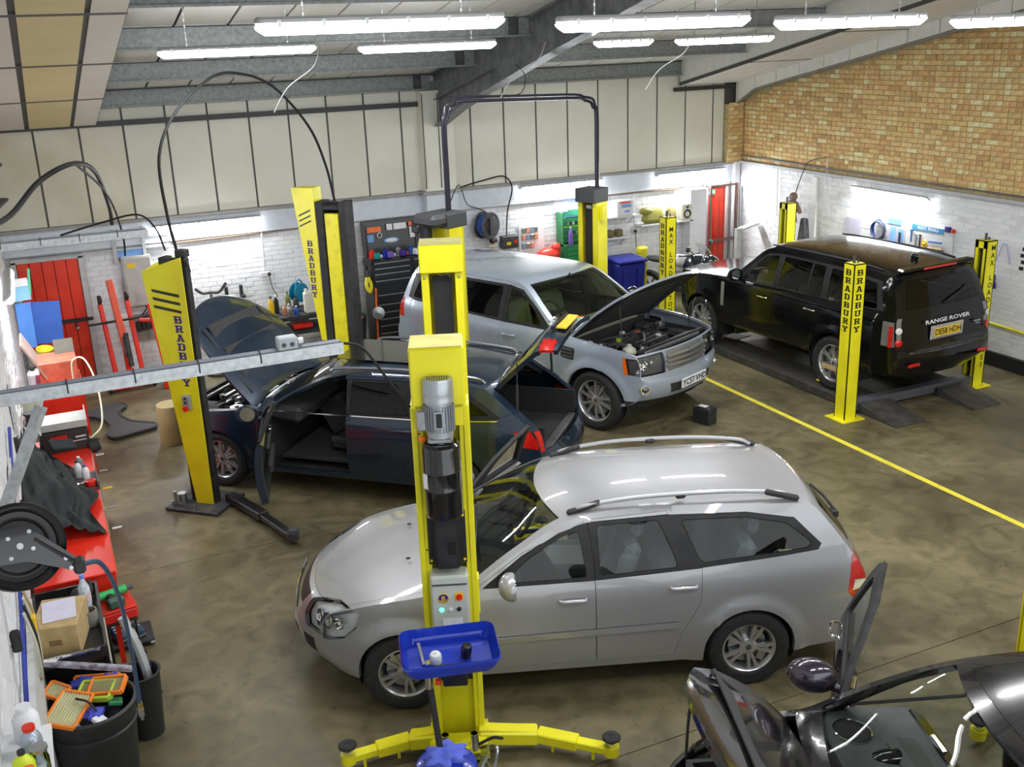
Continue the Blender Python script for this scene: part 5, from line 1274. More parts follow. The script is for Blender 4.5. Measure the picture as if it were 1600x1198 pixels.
# --- far pair beside the silver off-road car
BC = mat('black_cover', (.05,.052,.056), .5)
p3 = open_post('lift_post', (4.68,12.25,0), R(-67), 2.55, 'yellow lift post with black cap and black motor, behind the open channel post', cover=BC, ch=.18)
b = MB(); b.cyl((-.10,-.30,2.30),(-.10,-.30,2.62),.10,n=20).cyl((-.10,-.30,2.22),(-.10,-.30,2.30),.085,n=20).box((-.14,-.36,2.56),(.14,.14,.1),None,0,.02); b.build('motor', BLK, p3)
b = MB(); b.box((-.02,-.12,2.66),(.40,.56,.16),None,0,.05); b.build('motor_hood', BC, p3)
p4 = open_post('lift_post', (7.42,13.45,0), R(113), 2.45, 'yellow and black lift post with black cap behind the silver off-road car windscreen', cover=BC, ch=.2, w=.34)
MB().box((0,.06,2.38),(.10,.02,.05)).build('lock_plate', STEEL, p4)
MB().box((-.21,0,2.3),(.05,.10,.2)).build('side_bracket', YEL, p4)
# --- left pair of the dark blue estate: black posts with tapering yellow covers
def cover_plate(t, x0t, x1, x0b, z0, z1l, z1r, y, th, letters, mirrorx=1):
    b = MB(); M = MX((0,y,0),(1,0,0),(0,0,1)); M = M @ Matrix.Translation((0,0,0))
    b.prism([(x0b,z0),(x1,z0),(x1,z1r),(x0t,z1l)], th, M); b.add([(x0t,y,z1l),(x1,y,z1r),(x1,y+.2,z1r),(x0t+.1,y+.2,z1l+.08)],[(0,1,2,3)])
    return b.build('tapered_cover', YEL, t)
t = empty('lift_post', (1.19,11.02,0), R(-42.6), 'black lift post with tapering yellow cover at the nose of the dark blue estate car', 'car lift', 'black lift posts with yellow covers')
b = MB(); b.box((-.13,.08,1.38),(.08,.14,2.76),None,0,.006).box((.125,.05,1.38),(.05,.08,2.76),None,0,.006).box((0,.03,1.38),(.24,.03,2.76)); b.build('column', BLKM, t)
cpl = cover_plate(t, -.36, .13, -.08, .04, 2.62, 2.78, -.02, .012, True)
M = MX((0.0,-.034,0),(1,0,0),(0,0,1))
for k in range(3):
    z = 2.44-.085*k; MB().add([tuple(M @ Vector(p)) for p in ((-.27,z,.0),(.06,z-.05,.0),(.06,z-.082,.0),(-.26,z-.032,.0))],[(0,1,2,3)]).build('slot', BLKM, cpl)
tt = MB(); slab_word(tt, 'BRADBURY', MX((.005,-.0345,2.16),(1,0,0),(0,0,1)), .078, .098, w=.10); lt = tt.build('lettering', TEXTP, cpl)
b = MB(); b.box((-.01,-.055,1.22),(.09,.05,.16),None,0,.006); bx = b.build('button_box', mat('box_grey', (.30,.30,.30), .5), t)
MB().cyl((-.01,-.08,1.16),(-.01,-.11,1.16),.03,n=14).build('stop_button', REDP, bx)
for z in (1.27,1.225): MB().cyl((-.01,-.08,z),(-.01,-.09,z),.014,n=10).build('push_button', BLKM, bx)
b = MB(); b.box((-.03,.05,.02),(.66,.56,.04),None,0,.01); bs = b.build('base_plate', DGREY, t)
for x, y in ((-.3,-.15),(-.3,.2),(.22,-.18),(0,-.19),(.25,.2)): MB().cyl((x,y,.04),(x,y,.09),.014,n=8).build('anchor_bolt', STEEL, bs)
MB().cyl((-.27,-.02,.04),(-.27,-.02,.13),.05,n=16).cyl((-.27,-.14,.04),(-.27,-.14,.20),.02,n=8).build('arm_pivot', STEEL, t)
b = MB(); b.box((.08,.08,2.80),(.12,.10,.08),None,0,.01).tube([(.15,.05,2.72),(.19,.0,2.70),(.2,.0,2.62)],.015,6); b.build('cable_pulley', BLKM, t)
# swing arm lying out in front of the post
mB = Matrix.Rotation(R(42.6),4,'Z') @ Matrix.Translation((-1.19,-11.02,0))
b = MB(); P = [mB @ Vector(p) for p in ((1.45,10.95,.08),(1.68,10.25,.08),(1.84,9.62,.08))]
b.seg(P[0],P[1],.12,.09,bev=.01).seg(P[1].lerp(P[0],.1),P[2],.09,.06,bev=.008); ar = b.build('swing_arm', BLK, t)
MB().cyl(P[2]-Vector((0,0,.03)),P[2]+Vector((0,0,.06)),.06,n=18).cyl(P[2]+Vector((0,0,.06)),P[2]+Vector((0,0,.08)),.045,n=16).build('arm_pad', DGREY, ar)
t = empty('lift_post', (3.62,13.62,0), R(137.4), 'black channel lift post with yellow carriage and cover in front of the back wall', 'car lift', 'black lift posts with yellow covers')
b = MB()
for s in (-1,1): b.box((s*.17,0,1.40),(.10,.24,2.80),None,0,.006)
b.box((0,-.1,1.38),(.30,.03,2.76)); b.build('column', BLKM, t)
inBrn = INBRN
MB().box((0,.06,1.32),(.20,.10,2.64),None,0,.008).build('carriage', YELW, t)
b = MB(); b.box((0,.03,2.72),(.32,.14,.05)).tube([(-.16,.05,2.78),(-.05,.1,2.80),(.1,.05,2.78),(.15,.1,2.74)],.014,6,smooth=4); b.build('cable_pulley', BLKM, t)
# cover on the camera-left side of this post (its own +x side)
b = MB(); M = MX((0,.11,0),(-1,0,0),(0,0,1)); b.prism([(-.30,.9),(-.225,.9),(-.225,2.98),(-.55,2.98)], .012, M).add([(.55,.122,2.98),(.225,.122,2.98),(.225,-.1,2.98),(.50,-.1,2.98)],[(0,1,2,3)]).add([(.225,.122,2.5),(.225,.122,2.98),(.225,-.1,2.98),(.225,-.1,2.5)],[(0,1,2,3)])
cpl = b.build('tapered_cover', YEL, t)
M = MX((0,.124,0),(-1,0,0),(0,0,1))
for k in range(3):
    z = 2.70-.07*k; MB().add([tuple(M @ Vector(p)) for p in ((-.47,z-.08,0),(-.29,z,0),(-.29,z-.022,0),(-.47,z-.102,0))],[(0,1,2,3)]).build('slot', DGREY, cpl)
tt = MB(); slab_word(tt, 'BRADBURY', MX((.34,.125,2.28),(-1,0,0),(0,0,1)), .075, .10, w=.085); tt.build('lettering', TEXTP, cpl)
MB().box((0,0,.02),(.6,.5,.04)).build('base_plate', DGREY, t)
# --- edge of another post at the right border
t = open_post('lift_post', (6.54,4.74,0), R(20), 2.6, 'yellow lift post whose edge shows at the right photo border', ch=.2, base=False)
mR = Matrix.Rotation(R(-20),4,'Z') @ Matrix.Translation((-6.54,-4.74,0)); arm((-.15,-.1,.12), mR @ Vector((6.0,4.45,.12)), mR @ Vector((5.35,4.25,.1)), t)
# --- four post ramp
t = empty('four_post_lift', (10.15,11.7,0), 0, 'four post car ramp with yellow columns carrying the black off-road car', 'car lift')
PL = [(8.98,9.66,'fl'),(11.33,9.80,'fr'),(8.98,13.82,'bl'),(11.30,13.80,'br')]
for x, y, k in PL:
    x -= 10.15; y -= 11.7; b = MB(); w = .19; h = 2.02
    b.box((x,y+w/2-.006,h/2),(w,.012,h)).box((x+w/2-.006,y,h/2),(.012,w,h))
    if k in ('fl','bl'): b.box((x-w/2+.006,y,h/2),(.012,w,h)).box((x,y-w/2+.006,h/2),(w,.012,h))
    else: b.box((x,y-w/2+.006,h/2),(w,.012,h)).box((x-w/2+.006,y-w*.36,h/2),(.012,w*.28,h)).box((x-w/2+.006,y+w*.36,h/2),(.012,w*.28,h)).box((x-w/2+.006,y,h-.05),(.012,w,.1))
    b.box((x,y,h-.006),(w,w,.012)); c = b.build('column', YEL, t)
    if k in ('fr','br'): MB().box((x-.02,y,h/2-.03),(.05,w*.42,h-.1)).build('chain_slot', BLKM, c)
    MB().box((x,y,.01),(.36,.34,.02),None,0,.003).build('base_plate', YEL, c)
    MB().cyl((x-.02,y,h),(x-.02,y,h+.09),.018,n=10).cyl((x+.04,y,h),(x+.04,y,h+.03),.014,n=8).build('cable_bolt', DGREY, c)
    tm = MB()
    if k == 'fl':
        slab_word(tm, 'BRADBURY', MX((x-w/2-.001,y,h-.07),(0,-1,0),(0,0,1)), .072, .102, w=.10); slab_word(tm, 'BRADBURY', MX((x,y-w/2-.001,h-.07),(1,0,0),(0,0,1)), .072, .102, w=.10)
    if k == 'bl':
        slab_word(tm, 'BRADBURY', MX((x-w/2-.001,y,h-.10),(0,-1,0),(0,0,1)), .075, .105, w=.11); stack_text(tm, 'MAX LOAD 3 TONNES', MX((x,y-w/2-.001,h-.14),(1,0,0),(0,0,1)), .10, .10, 0, .02)
    if k == 'fr': stack_text(tm, 'MAX LOAD 3 TONNES', MX((x+.03,y-w/2-.001,h-.05),(1,0,0),(0,0,1)), .10, .10, 0, .02)
    if tm.v: tm.build('lettering', TEXTB, c)
RAMPM = mat('ramp_tread', (.07,.065,.058), .6, .3, var=.2, bump=.6, bscale=60)
for x0, x1 in ((9.26,9.76),(10.58,11.06)):
    xm = (x0+x1)/2-10.15; w = x1-x0
    b = MB(); b.box((xm,12.02-11.7,.085),(w,4.6,.06),None,0,.004).box((xm-w/2,.32,.06),(.03,4.6,.10)).box((xm+w/2,.32,.06),(.03,4.6,.10)); r_ = b.build('runway', RAMPM, t)
    b = MB(); y0, y1 = 9.70-11.7, 9.06-11.7; b.add([(xm-w/2,y0,.12),(xm+w/2,y0,.12),(xm+w/2,y1,.012),(xm-w/2,y1,.012),(xm-w/2,y0,.10),(xm+w/2,y0,.10),(xm+w/2,y1,.0),(xm-w/2,y1,.0)],[(0,3,2,1),(4,5,6,7),(0,1,5,4),(2,3,7,6),(0,4,7,3),(1,2,6,5)])
    b.add([(xm-w/2,y0,0),(xm-w/2,y0,.1),(xm-w/2,y1,.0),(xm-w/2+.01,y0,0),(xm-w/2+.01,y0,.1),(xm-w/2+.01,y1,.0)],[(0,1,2),(3,5,4)])
    b.build('ramp', RAMPM, r_)
for yb_ in (9.80,13.82): MB().box((0,yb_-11.7,.10),(2.3,.14,.12),None,0,.006).build('cross_beam', mat('beam_grey', (.13,.13,.15), .5, .4), t)
MB().seg((-.95,-1.98,.07),(-.55,-1.90,.06),.04,.04).build('lock_lever', STEEL, t)
MB().ball((-.62,-1.02,.14),.09,sc=(1.5,1,.25)).build('wheel_chock', YEL, t)
MB().box((-.35,1.35,.14),(.36,.26,.02),(0,0,.2)).build('jack_plate', STEEL, t)

# ================================================================ CABLE HOOPS, TRAYS
BCAB = mat('black_cable', (.012,.012,.013), .65, spec=.3)
hose('cable_hoop', [(1.27,11.14,2.80),(1.23,11.2,3.2),(1.25,11.35,3.75),(1.5,11.65,4.15),(1.95,12.05,4.46),(2.3,12.3,4.50),(2.75,12.6,4.33),(3.25,13.1,3.82),(3.50,13.4,3.3),(3.62,13.55,2.8)], .016, BCAB, 'thin black cable hoop arching between the left lift post and the post behind it', 'cable')
t = empty('cable_hoop', (5.0,12.4,2.6), 0, 'square black pipe hoop joining the two lift posts behind the silver off-road car', 'pipe')
for k, dx in enumerate((-.03,.03)):
    P = [(4.72+dx,12.27+dx,2.74),(4.72+dx,12.27+dx,3.80-.05*k),(4.80+dx,12.31,4.02-.05*k),(5.0+dx,12.39,4.09-.05*k),(7.1+dx,13.28,3.98-.05*k),(7.42,13.42+dx,3.90-.05*k),(7.52-dx*.5,13.46,3.70),(7.52-dx*.5,13.46,2.5)]
    Q = []
    for a_, c_ in zip(P[:-1], P[1:]): Q += [Vector(a_), Vector(a_).lerp(Vector(c_), .5)]
    Q.append(Vector(P[-1])); b = MB(); b.tube([q-Vector((5.0,12.4,2.6)) for q in Q], .018 if k == 0 else .022, 8, smooth=3); b.build('pipe', mat('blue_black_pipe', (.02,.02,.035), .3, .3), t)
MB().tube([(.75,.2,1.45),(.9,.1,1.5),(.95,.1,1.7),(.82,.1,1.85)],.006,5,smooth=4).build('wire', BCAB, t)
def tray(y, x0, x1, z, slope, label, box=None):
    t = empty('cable_tray', (0,y,z), 0, label, 'cable tray', 'galvanised cable trays')
    b = MB(); L = x1-x0; xm = (x0+x1)/2
    b.box((xm,0,0),(L,.075,.004)).box((xm,-.037,.022),(L,.004,.05)).box((xm,.037,.022),(L,.004,.05)).box((xm,-.03,-.012),(L,.02,.024)); b.build('channel', GALV, t)
    c = MB()
    for dy, r in ((-.012,.011),(.012,.013)): c.tube([(x0,dy,.045),(xm,dy,.05),(x1-.02,dy,.048)], r, 7)
    c.build('cable', mat('tray_cable', (.20,.21,.25), .5), t)
    n = int(L/.36)
    for k in range(n): MB().tube([(x0+.12+.36*k,-.042,-.005),(x0+.12+.36*k,-.042,.05),(x0+.12+.36*k,0,.07),(x0+.12+.36*k,.042,.05),(x0+.12+.36*k,.042,-.005)],.004,5).build('cable_tie', BLKM, t)
    return t
t = tray(6.12, XL+.03, 1.60, 2.99, 0, 'near galvanised cable tray reaching from the left edge towards the motor post')
b = MB(); b.box((1.26,0,.09),(.12,.08,.08),None,0,.008); jb = b.build('junction_box', mat('box_pale', (.40,.43,.46), .5), t)
for x in (1.235,1.285): MB().cyl((x,-.04,.085),(x,-.045,.085),.014,n=10).build('knockout', DGREY, jb)
MB().cyl((1.33,0,.09),(1.36,0,.09),.02,n=10).build('cable_gland', PAPER, jb)
b = MB(); b.seg((XL+.04,-.25,-.64),(-.14,-.02,-.06),.075,.03).seg((-.14,-.02,-.06),(-.12,-.02,.0),.05,.01); b.build('strut', GALV, t)
t = tray(11.25, XL+.03, 1.02, 3.0, 0, 'upper galvanised cable tray reaching from the left wall to the left lift post')
hose('power_cable', [(1.58,6.12,3.03),(1.72,6.10,2.98),(1.83,6.02,2.80),(1.96,5.92,2.58)], .009, BCAB, 'thin black cable from the near tray down to the lift motor', 'cable')
hose('power_cable', [(XL+.04,8.9,3.50),(-.2,10.4,3.42),(.1,11.0,3.64),(.45,11.5,3.73),(.75,13.6,3.4),(.95,15.4,2.75),(1.0,16.2,2.4)], .026, BCAB, 'thick black cable sagging from the left wall across the cream panels', 'cable')
hose('power_cable', [(.45,11.5,3.73),(.8,14.0,3.2),(1.0,15.2,2.75),(1.12,16.1,2.2),(1.12,16.3,1.9)], .014, BCAB, 'black cable branching to the fuse cabinet on the back wall', 'cable')
hose('power_cable', [(.2,11.25,3.07),(.6,11.28,3.15),(.95,11.25,3.2),(1.1,11.2,3.05),(1.16,11.15,2.82)], .010, BCAB, 'black cable bridging from the upper tray into the left lift post', 'cable')
hose('power_cable', [(6.55,16.35,2.42),(7.0,16.45,2.48),(7.35,16.4,2.52),(7.52,16.45,2.3),(7.44,16.5,1.9),(7.40,16.5,1.42)], .012, BCAB, 'black cable drooping from the ledge to the grey switch box', 'cable')
hose('power_cable', [(4.7,12.3,2.7),(5.4,13.6,2.85),(6.3,15.6,2.3),(6.7,16.4,2.08),(7.05,16.5,1.9),(7.12,16.5,1.46)], .008, BCAB, 'thin black cable from the capped lift post to the red wall switch', 'cable')
for k, (y, x, z, L_) in enumerate(((11.1,2.95,4.55,.5),(12.0,6.0,4.5,.4),(11.8,8.0,4.5,.5))):
    hose('hanging_wire', [(x,y,z+.2),(x-.06,y+.1,z),(x-.3,y+.3,z-.2),(x-.45,y+.4,z-.45)], .007, mat('grey_conduit', (.28,.28,.27), .6), ['pale flex hanging under the far strip lamps left of the rafter','pale rod fixed across the rafter knee','pale flex hanging under the far strip lamps right of the rafter'][k], 'cable')

# ================================================================ BACK WALL
def plank_door(name, x0, x1, z1, y, n, handle, kind='structure'):
    t = empty(name, (0,0,0)); t['kind'] = kind
    w = (x1-x0)/n
    MB().box(((x0+x1)/2,y+.012,z1/2),(x1-x0,.02,z1)).build('door_backing', mat('groove_red', (.16,.008,.004), .6), t)
    for k in range(n): MB().box((x0+w*(k+.5),y-.006,z1/2+.01),(w-.01,.02,z1-.02),None,0,.003).build('door_plank', REDD, t)
    FRM = mat('door_frame_grey', (.50,.50,.50), .5)
    b = MB(); b.box((x0-.04,y-.01,z1/2),(.07,.07,z1+.06)).box((x1+.04,y-.01,z1/2),(.07,.07,z1+.06)).box(((x0+x1)/2,y-.01,z1+.04),(x1-x0+.14,.07,.07)); b.build('door_frame', FRM, t)
    return t
t = plank_door('door_1', -.36, .47, 1.90, YB-.05, 5, 1)
b = MB(); b.box((.12,YB-.09,.98),(.86,.03,.05)).box((.30,YB-.1,.93),(.03,.03,.10)); b.build('lock_bar', BLKM, t)
MB().ball((.32,YB-.10,.86),.03).build('padlock', STEEL, t)
t = plank_door('door_2', 11.62, 12.04, 1.94, YB-.05, 3, 1)
b = MB(); b.box((11.70,YB-.08,1.84),(.16,.008,.10)); sg = b.build('exit_sign', mat('sign_green', (.02,.35,.16), .5), t)
b = MB(); b.box((11.70,YB-.086,1.865),(.05,.004,.03)).box((11.74,YB-.086,1.84),(.04,.004,.05)).box((11.66,YB-.086,1.82),(.05,.004,.02)); b.build('sign_symbol', PAPER, sg)
t = empty('steel_gate', (11.6,YB-.2,0), 0, 'brown steel security gate with bars in front of the right red door', 'gate')
GT = mat('gate_brown', (.20,.12,.10), .5, .3, var=.2)
b = MB(); b.box((0,0,1.0),(.04,.04,1.98)).box((.58,-.02,1.0),(.04,.04,1.98)).box((.29,-.01,1.97),(.6,.04,.04)).box((.29,-.01,.94),(.6,.05,.05)); b.build('gate_frame', GT, t)
for x in (.20,.30,.42): MB().cyl((x,0,.05),(x,0,1.95),.008,n=6).build('gate_bar', GT, t)
structure(MB().box((12.08,YB-.04,.98),(.1,.06,1.94)).build('trim_13', WHITE))
b = MB(); b.box((11.28,YB-.14,.98),(.36,.26,1.96),None,0,.004); structure(b.build('trim_14', WB[0]))
# fuse cabinets
t = empty('fuse_cabinet', (1.27,YB-.02,1.47), 0, 'tall pale grey fuse cabinet on the back wall right of the left red door', 'cabinet')
b = MB(); b.box((0,-.08,0),(.42,.16,.76),None,0,.006); b.build('cabinet_body', mat('cabinet_grey', (.42,.42,.40), .5), t)
b = MB(); b.box((.01,-.165,0),(.38,.01,.72),None,0,.004); dd = b.build('cabinet_door', mat('cabinet_door', (.47,.47,.45), .5), t)
MB().box((-.08,-.172,.25),(.12,.004,.07)).build('warning_label', PLY, dd)
t = empty('fuse_box', (1.27,YB-.02,.73), 0, 'dirty grey board with black fuse switches below the fuse cabinet', 'fuse box')
MB().box((0,-.03,0),(.36,.05,.40)).build('board', mat('grimy_board', (.26,.26,.22), .8, var=.3), t)
for k in range(4): MB().box((-.1+.07*k,-.08,.03+.01*k),(.05,.08,.16),None,0,.01).build('fuse_switch', BLKM, t)
for k in range(3): MB().tube([(-.05+.06*k,-.1,.1),(-.02+.06*k,-.13,.22),(.06+.05*k,-.08,.30),(.02+.05*k,-.02,.38)],.009,6,smooth=5).build('cable', BCAB, t)
t = empty('window_frame_panel', (.7,YB-.04,2.12)) ; t['kind'] = 'structure'; t.name = 'window_1'
b = MB()
b.box((0.1,-.03,-.16),(2.0,.05,.03)).box((0.1,-.03,.0),(2.0,.05,.03)).box((.72,-.04,-.1),(.05,.06,.5)).box((.30,-.04,-.1),(.06,.06,.5)); b.build('window_frame', mat('frame_grey', (.45,.47,.48), .5), t)
MB().box((.51,-.02,-.22),(.36,.02,.12)).build('blue_pane', LBLUE, t)
# conduits, pipes
PIPEW = mat('white_conduit', (.62,.62,.62), .4)
def pipe(name, pts, r, m, label, group='pipes on the walls'):
    b = MB(); b.tube(pts, r, 7); return tag(b.build(name, m), label, 'pipe', group)
pipe('wall_pipe', [(1.9,YB-.05,1.965),(5.9,YB-.05,2.03)], .014, mat('rust_pipe', (.20,.13,.09), .6), 'brown pipe along the painted bricks left of the pilaster')
pipe('wall_pipe', [(6.45,YB-.05,2.03),(11.0,YB-.05,1.97)], .016, MATS['rust_pipe'], 'brown pipe along the painted bricks right of the pilaster')
pipe('conduit', [(3.17,YB-.05,2.33),(3.20,YB-.05,2.0),(3.18,YB-.04,1.36)], .013, PIPEW, 'white conduit dropping to a socket left of the tall yellow cover')
t = tag(MB().box((3.18,YB-.05,1.32),(.14,.06,.07),None,0,.006).build('wall_socket', PIPEW), 'white double socket under the white conduit', 'socket')
MB().box((3.24,YB-.09,1.32),(.05,.05,.05),None,0,.008).build('plug', BLKM, t)
hose('power_lead', [(3.24,YB-.1,1.30),(3.27,YB-.08,1.1),(3.30,16.3,.98)], .006, BCAB, 'thin black lead from the white socket down to the table', 'cable')
pipe('conduit', [(4.66,YB-.06,1.90),(4.66,YB-.06,1.0)], .013, PIPEW, 'white conduit beside the tall tool chest')
pipe('conduit', [(9.95,YB-.05,2.33),(10.02,YB-.05,2.1),(10.02,YB-.04,1.32)], .010, PIPEW, 'white conduit dropping between the wall shelves')
t = tag(MB().box((10.02,YB-.05,1.28),(.09,.05,.09),None,0,.006).build('wall_socket', PIPEW), 'white socket with black plug between the wall shelves', 'socket'); MB().box((10.02,YB-.09,1.28),(.05,.05,.05),None,0,.008).build('plug', BLKM, t)
hose('power_lead', [(10.02,YB-.1,1.26),(10.05,YB-.08,1.0),(10.12,YB-.1,.85),(9.98,YB-.12,.7),(9.9,16.3,.55)], .006, BCAB, 'thin black lead looping down behind the blue bin', 'cable')
pipe('wall_pipe', [(XR-.05,16.4,2.50),(XR-.05,13.9,2.47),(XR-.05,9.0,2.46)], .016, mat('grey_pipe', (.13,.12,.13), .5), 'dark pipe along the foot of the golden brickwork')
pipe('conduit', [(XR-.05,15.3,2.5),(XR-.05,15.28,2.1),(XR-.05,15.26,1.5)], .009, PIPEW, 'thin white conduit on the right wall nearest the corner')
pipe('conduit', [(XR-.05,14.0,2.64),(XR-.05,14.0,2.3),(XR-.05,13.9,1.75)], .009, PIPEW, 'thin white conduit right of the hanging toy')
pipe('wall_pipe', [(XR-.05,10.5,.62),(XR-.05,9.0,.58)], .02, YEL, 'yellow pipe low on the right wall')
structure(MB().box((XR-.02,14.3,1.15),(.04,.10,2.3)).build('trim_15', WHITE)); structure(MB().box((12.22,YB-.1,1.2),(.12,.14,2.36),None,0,.004).build('trim_16', WB[2]))
# wall tool chest
t = empty('tool_chest', (5.27,16.22,0), 0, 'tall black roller tool chest with open lid against the back wall', 'tool chest')
TCB = mat('chest_black', (.018,.019,.022), .4, coat=.3); HND = mat('drawer_trim', (.62,.63,.65), .25, .9)
b = MB(); b.box((0,0,.72),(.98,.46,1.40),None,0,.012); b.build('body', TCB, t)
def drawers(x, w, zs, t, y=-.232):
    for (z, h) in zs:
        d = MB().box((x,y-.006,z),(w,.014,h-.012),None,0,.003).build('drawer', TCB, t)
        MB().box((x,y-.02,z+h/2-.02),(w-.02,.024,.022),None,0,.004).build('drawer_handle', HND, d)
drawers(-.15,.62,[(1.36,.09),(1.27,.09),(1.17,.11),(1.06,.11)],t); drawers(.34,.24,[(1.36,.09)],t)
MB().box((.34,-.24,1.18),(.24,.012,.24),None,0,.004).build('side_door', TCB, t)
drawers(-.10,.66,[(.80,.15),(.65,.13),(.53,.11),(.42,.11),(.30,.12),(.17,.13)],t)
b = MB(); b.box((0,.20,1.72),(.98,.04,.56),(R(-8),0,0),0,.01).box((-.47,.1,1.7),(.03,.2,.5)).box((.47,.1,1.7),(.03,.2,.5)); ld = b.build('open_lid', TCB, t)
for (x, z, w, h, m_) in ((-.30,1.86,.26,.09,ORANGE),(-.36,1.72,.12,.12,LBLUE),(-.02,1.88,.10,.10,PAPER),(.16,1.88,.22,.10,PAPER),(.37,1.76,.09,.18,PAPER),(-.43,1.86,.08,.06,REDP),(.34,1.9,.06,.06,ORANGE)):
    MB().box((x,.165,z),(w,.015,h),(R(-8),0,0),0,.003).build('sticker', m_, ld)
MB().tube([(-.2+.04*math.cos(2*PI*k/16),.155,1.76+.04*math.sin(2*PI*k/16)) for k in range(16)],.007,5,cyc=True).build('tape_ring', PAPER, ld)
MB().ball((.0,.165,1.66),.11,sc=(1.2,.06,.42)).build('oval_sticker', LBLUE, ld)
b = MB(); b.ball((.0,.158,1.66),.085,sc=(1.2,.06,.38)); b.build('oval_inner', PAPER, ld)
rn = random.Random(4); 
cols_ = [REDP,mat('teal_plastic', (.01,.28,.25), .4),PAPER,BLUEP,mat('violet_cloth', (.18,.10,.45), .8),PAPER,STEEL,TEXTP,ORANGE,BLUEC,PAPER,STEEL]
nm_ = ['red spray can','teal tub','white bottle','blue canister','violet rag','white carton','steel socket','purple tube','orange cap jar','blue tin','white sticker roll','steel ratchet']
for k in range(12):
    x = -.42+.075*k; o = MB()
    if k % 3 == 0: o.cyl((x,-.05,1.43),(x,-.05,1.52),.03,n=10).cyl((x,-.05,1.52),(x,-.05,1.54),.014,n=8)
    elif k % 3 == 1: o.box((x,-.08,1.465),(.07,.1,.07),(0,0,rn.uniform(-.5,.5)),0,.01)
    else: o.box((x,-.02,1.445),(.13,.05,.04),(0,0,rn.uniform(-.6,.6)),0,.015)
    o.v = [((v[0]-x)*1.5+x, v[1]*1.2, (v[2]-1.43)*1.4+1.43) for v in o.v]
    tag(o.build('tool_item', cols_[k]), '%s on top of the tall black tool chest' % nm_[k], 'supplies', 'odds and ends on the tall tool chest').location = (5.27,16.22,0)
# torch and gloves on the left side of the chest
t = empty('work_lamp', (4.72,16.1,1.42), 0, 'round work lamp hanging on the left side of the tall tool chest', 'lamp'); MB().lathe([(0,0),(.06,.0),(.075,.03),(.07,.06),(0,.06)], (0,-.06,0),(-.3,-1,0),16).build('lamp_head', DGREY, t); MB().lathe([(0,.0),(.055,0)], (-.01,-.065,0),(-.3,-1,0),16).build('lamp_glass', PAPER, t); MB().box((0,0,-.08),(.05,.1,.16),None,0,.02).build('lamp_body', BLKM, t)
t = tag(MB().box((4.72,16.08,1.12),(.08,.24,.34),None,0,.05,top=(.7,.8)).build('tool_bag', BLKM), 'black cloth tool bag hung on the left of the tall chest', 'bag')
t = tag(MB().tube([(4.68,15.98,1.18),(4.66,15.95,1.05),(4.70,15.93,.95),(4.74,15.95,1.05),(4.70,15.97,1.18)],.03,7,smooth=3).build('work_glove', YELW), 'yellow work glove hanging on the black tool bag', 'glove')
t = empty('broom', (4.74,15.72,0), 0, 'orange handled broom leaning on the tall tool chest', 'broom'); MB().cyl((0,.1,.05),(.06,.2,1.0),.018,n=8).build('handle', ORANGE, t); MB().box((0,.08,.04),(.3,.06,.08)).build('bristles', BLKM, t)
tag(MB().lathe([(0,0),(.09,.01),(.1,.04),(0,.05)], (4.78,15.8,.62),(-.3,-1,.2),18).build('round_plate', STEEL), 'round steel disc hanging beside the orange broom', 'disc')
# bucket bin with green and orange
t = empty('black_tub', (4.38,16.05,0), 0, 'black tub holding lime and orange items beside the tall tool chest', 'bin'); MB().lathe([(0,0),(.2,0),(.26,.55),(.27,.56),(.25,.56),(.19,.03),(0,.03)], (0,0,0),(0,0,1),24).build('tub', BLKM, t)
tag(MB().box((4.36,15.95,.62),(.34,.05,.26),(.3,-.55,.2),0,.02).build('lime_vest', mat('lime_cloth', (.35,.72,.02), .8)), 'lime green vest sticking out of the black tub', 'vest')
tag(MB().box((4.40,15.85,.56),(.26,.1,.16),(.4,.2,.2),0,.04).build('orange_cloth', mat('orange_cloth', (.9,.16,.03), .8)), 'orange cloth in the black tub', 'cloth')
# table with bottles behind the open bonnet
t = empty('work_table', (3.35,15.6,0), 0, 'black and green work table behind the open bonnet of the dark blue car', 'table')
MB().box((0,0,.86),(1.5,.7,.06),None,0,.006).build('table_top', BLKM, t); MB().box((0,0,.62),(1.3,.6,.05)).build('shelf', BLKM, t)
for x in (-.68,.68):
    for y in (-.3,.3): MB().box((x,y,.42),(.07,.07,.84)).build('leg', mat('bright_green_metal', (.03,.42,.06), .4), t)
def bottle(loc, r, h, m, cap, label, cat='bottle', group='bottles and tins on the work table', neck=.35):
    t = empty('bottle', loc, 0, label, cat, group)
    MB().lathe([(0,0),(r*.92,0),(r,.01),(r,h*.62),(r*.85,h*.74),(r*neck,h*.86),(r*neck,h*.92)], (0,0,0),(0,0,1),16).build('bottle_body', m, t)
    MB().cyl((0,0,h*.9),(0,0,h),r*neck*1.15,n=12).build('cap', cap, t)
    return t
bs = [(3.02,15.5,'tall yellow label bottle',PLY,BLKM,.045,.30),(3.12,15.62,'black and white bottle',BLKM,PAPER,.04,.28),(3.22,15.45,'copper coloured tin',mat('copper_tin', (.45,.2,.1), .5),STEEL,.05,.16),(3.32,15.7,'green topped bottle',mat('olive_bottle', (.2,.22,.05), .4),GREENP,.04,.30),
      (3.24,15.3,'silver spray can',STEEL,PAPER,.04,.2),(3.36,15.35,'small blue can',BLUEC,PAPER,.04,.14),(2.9,15.6,'white pot',PAPER,REDP,.05,.14),(3.42,15.6,'grey bottle',DGREY,BLKM,.045,.24)]
for x, y, lb, m_, cp, r, h in bs: bottle((x,y,.89), r, h, m_, cp, lb+' on the table behind the blue bonnet')
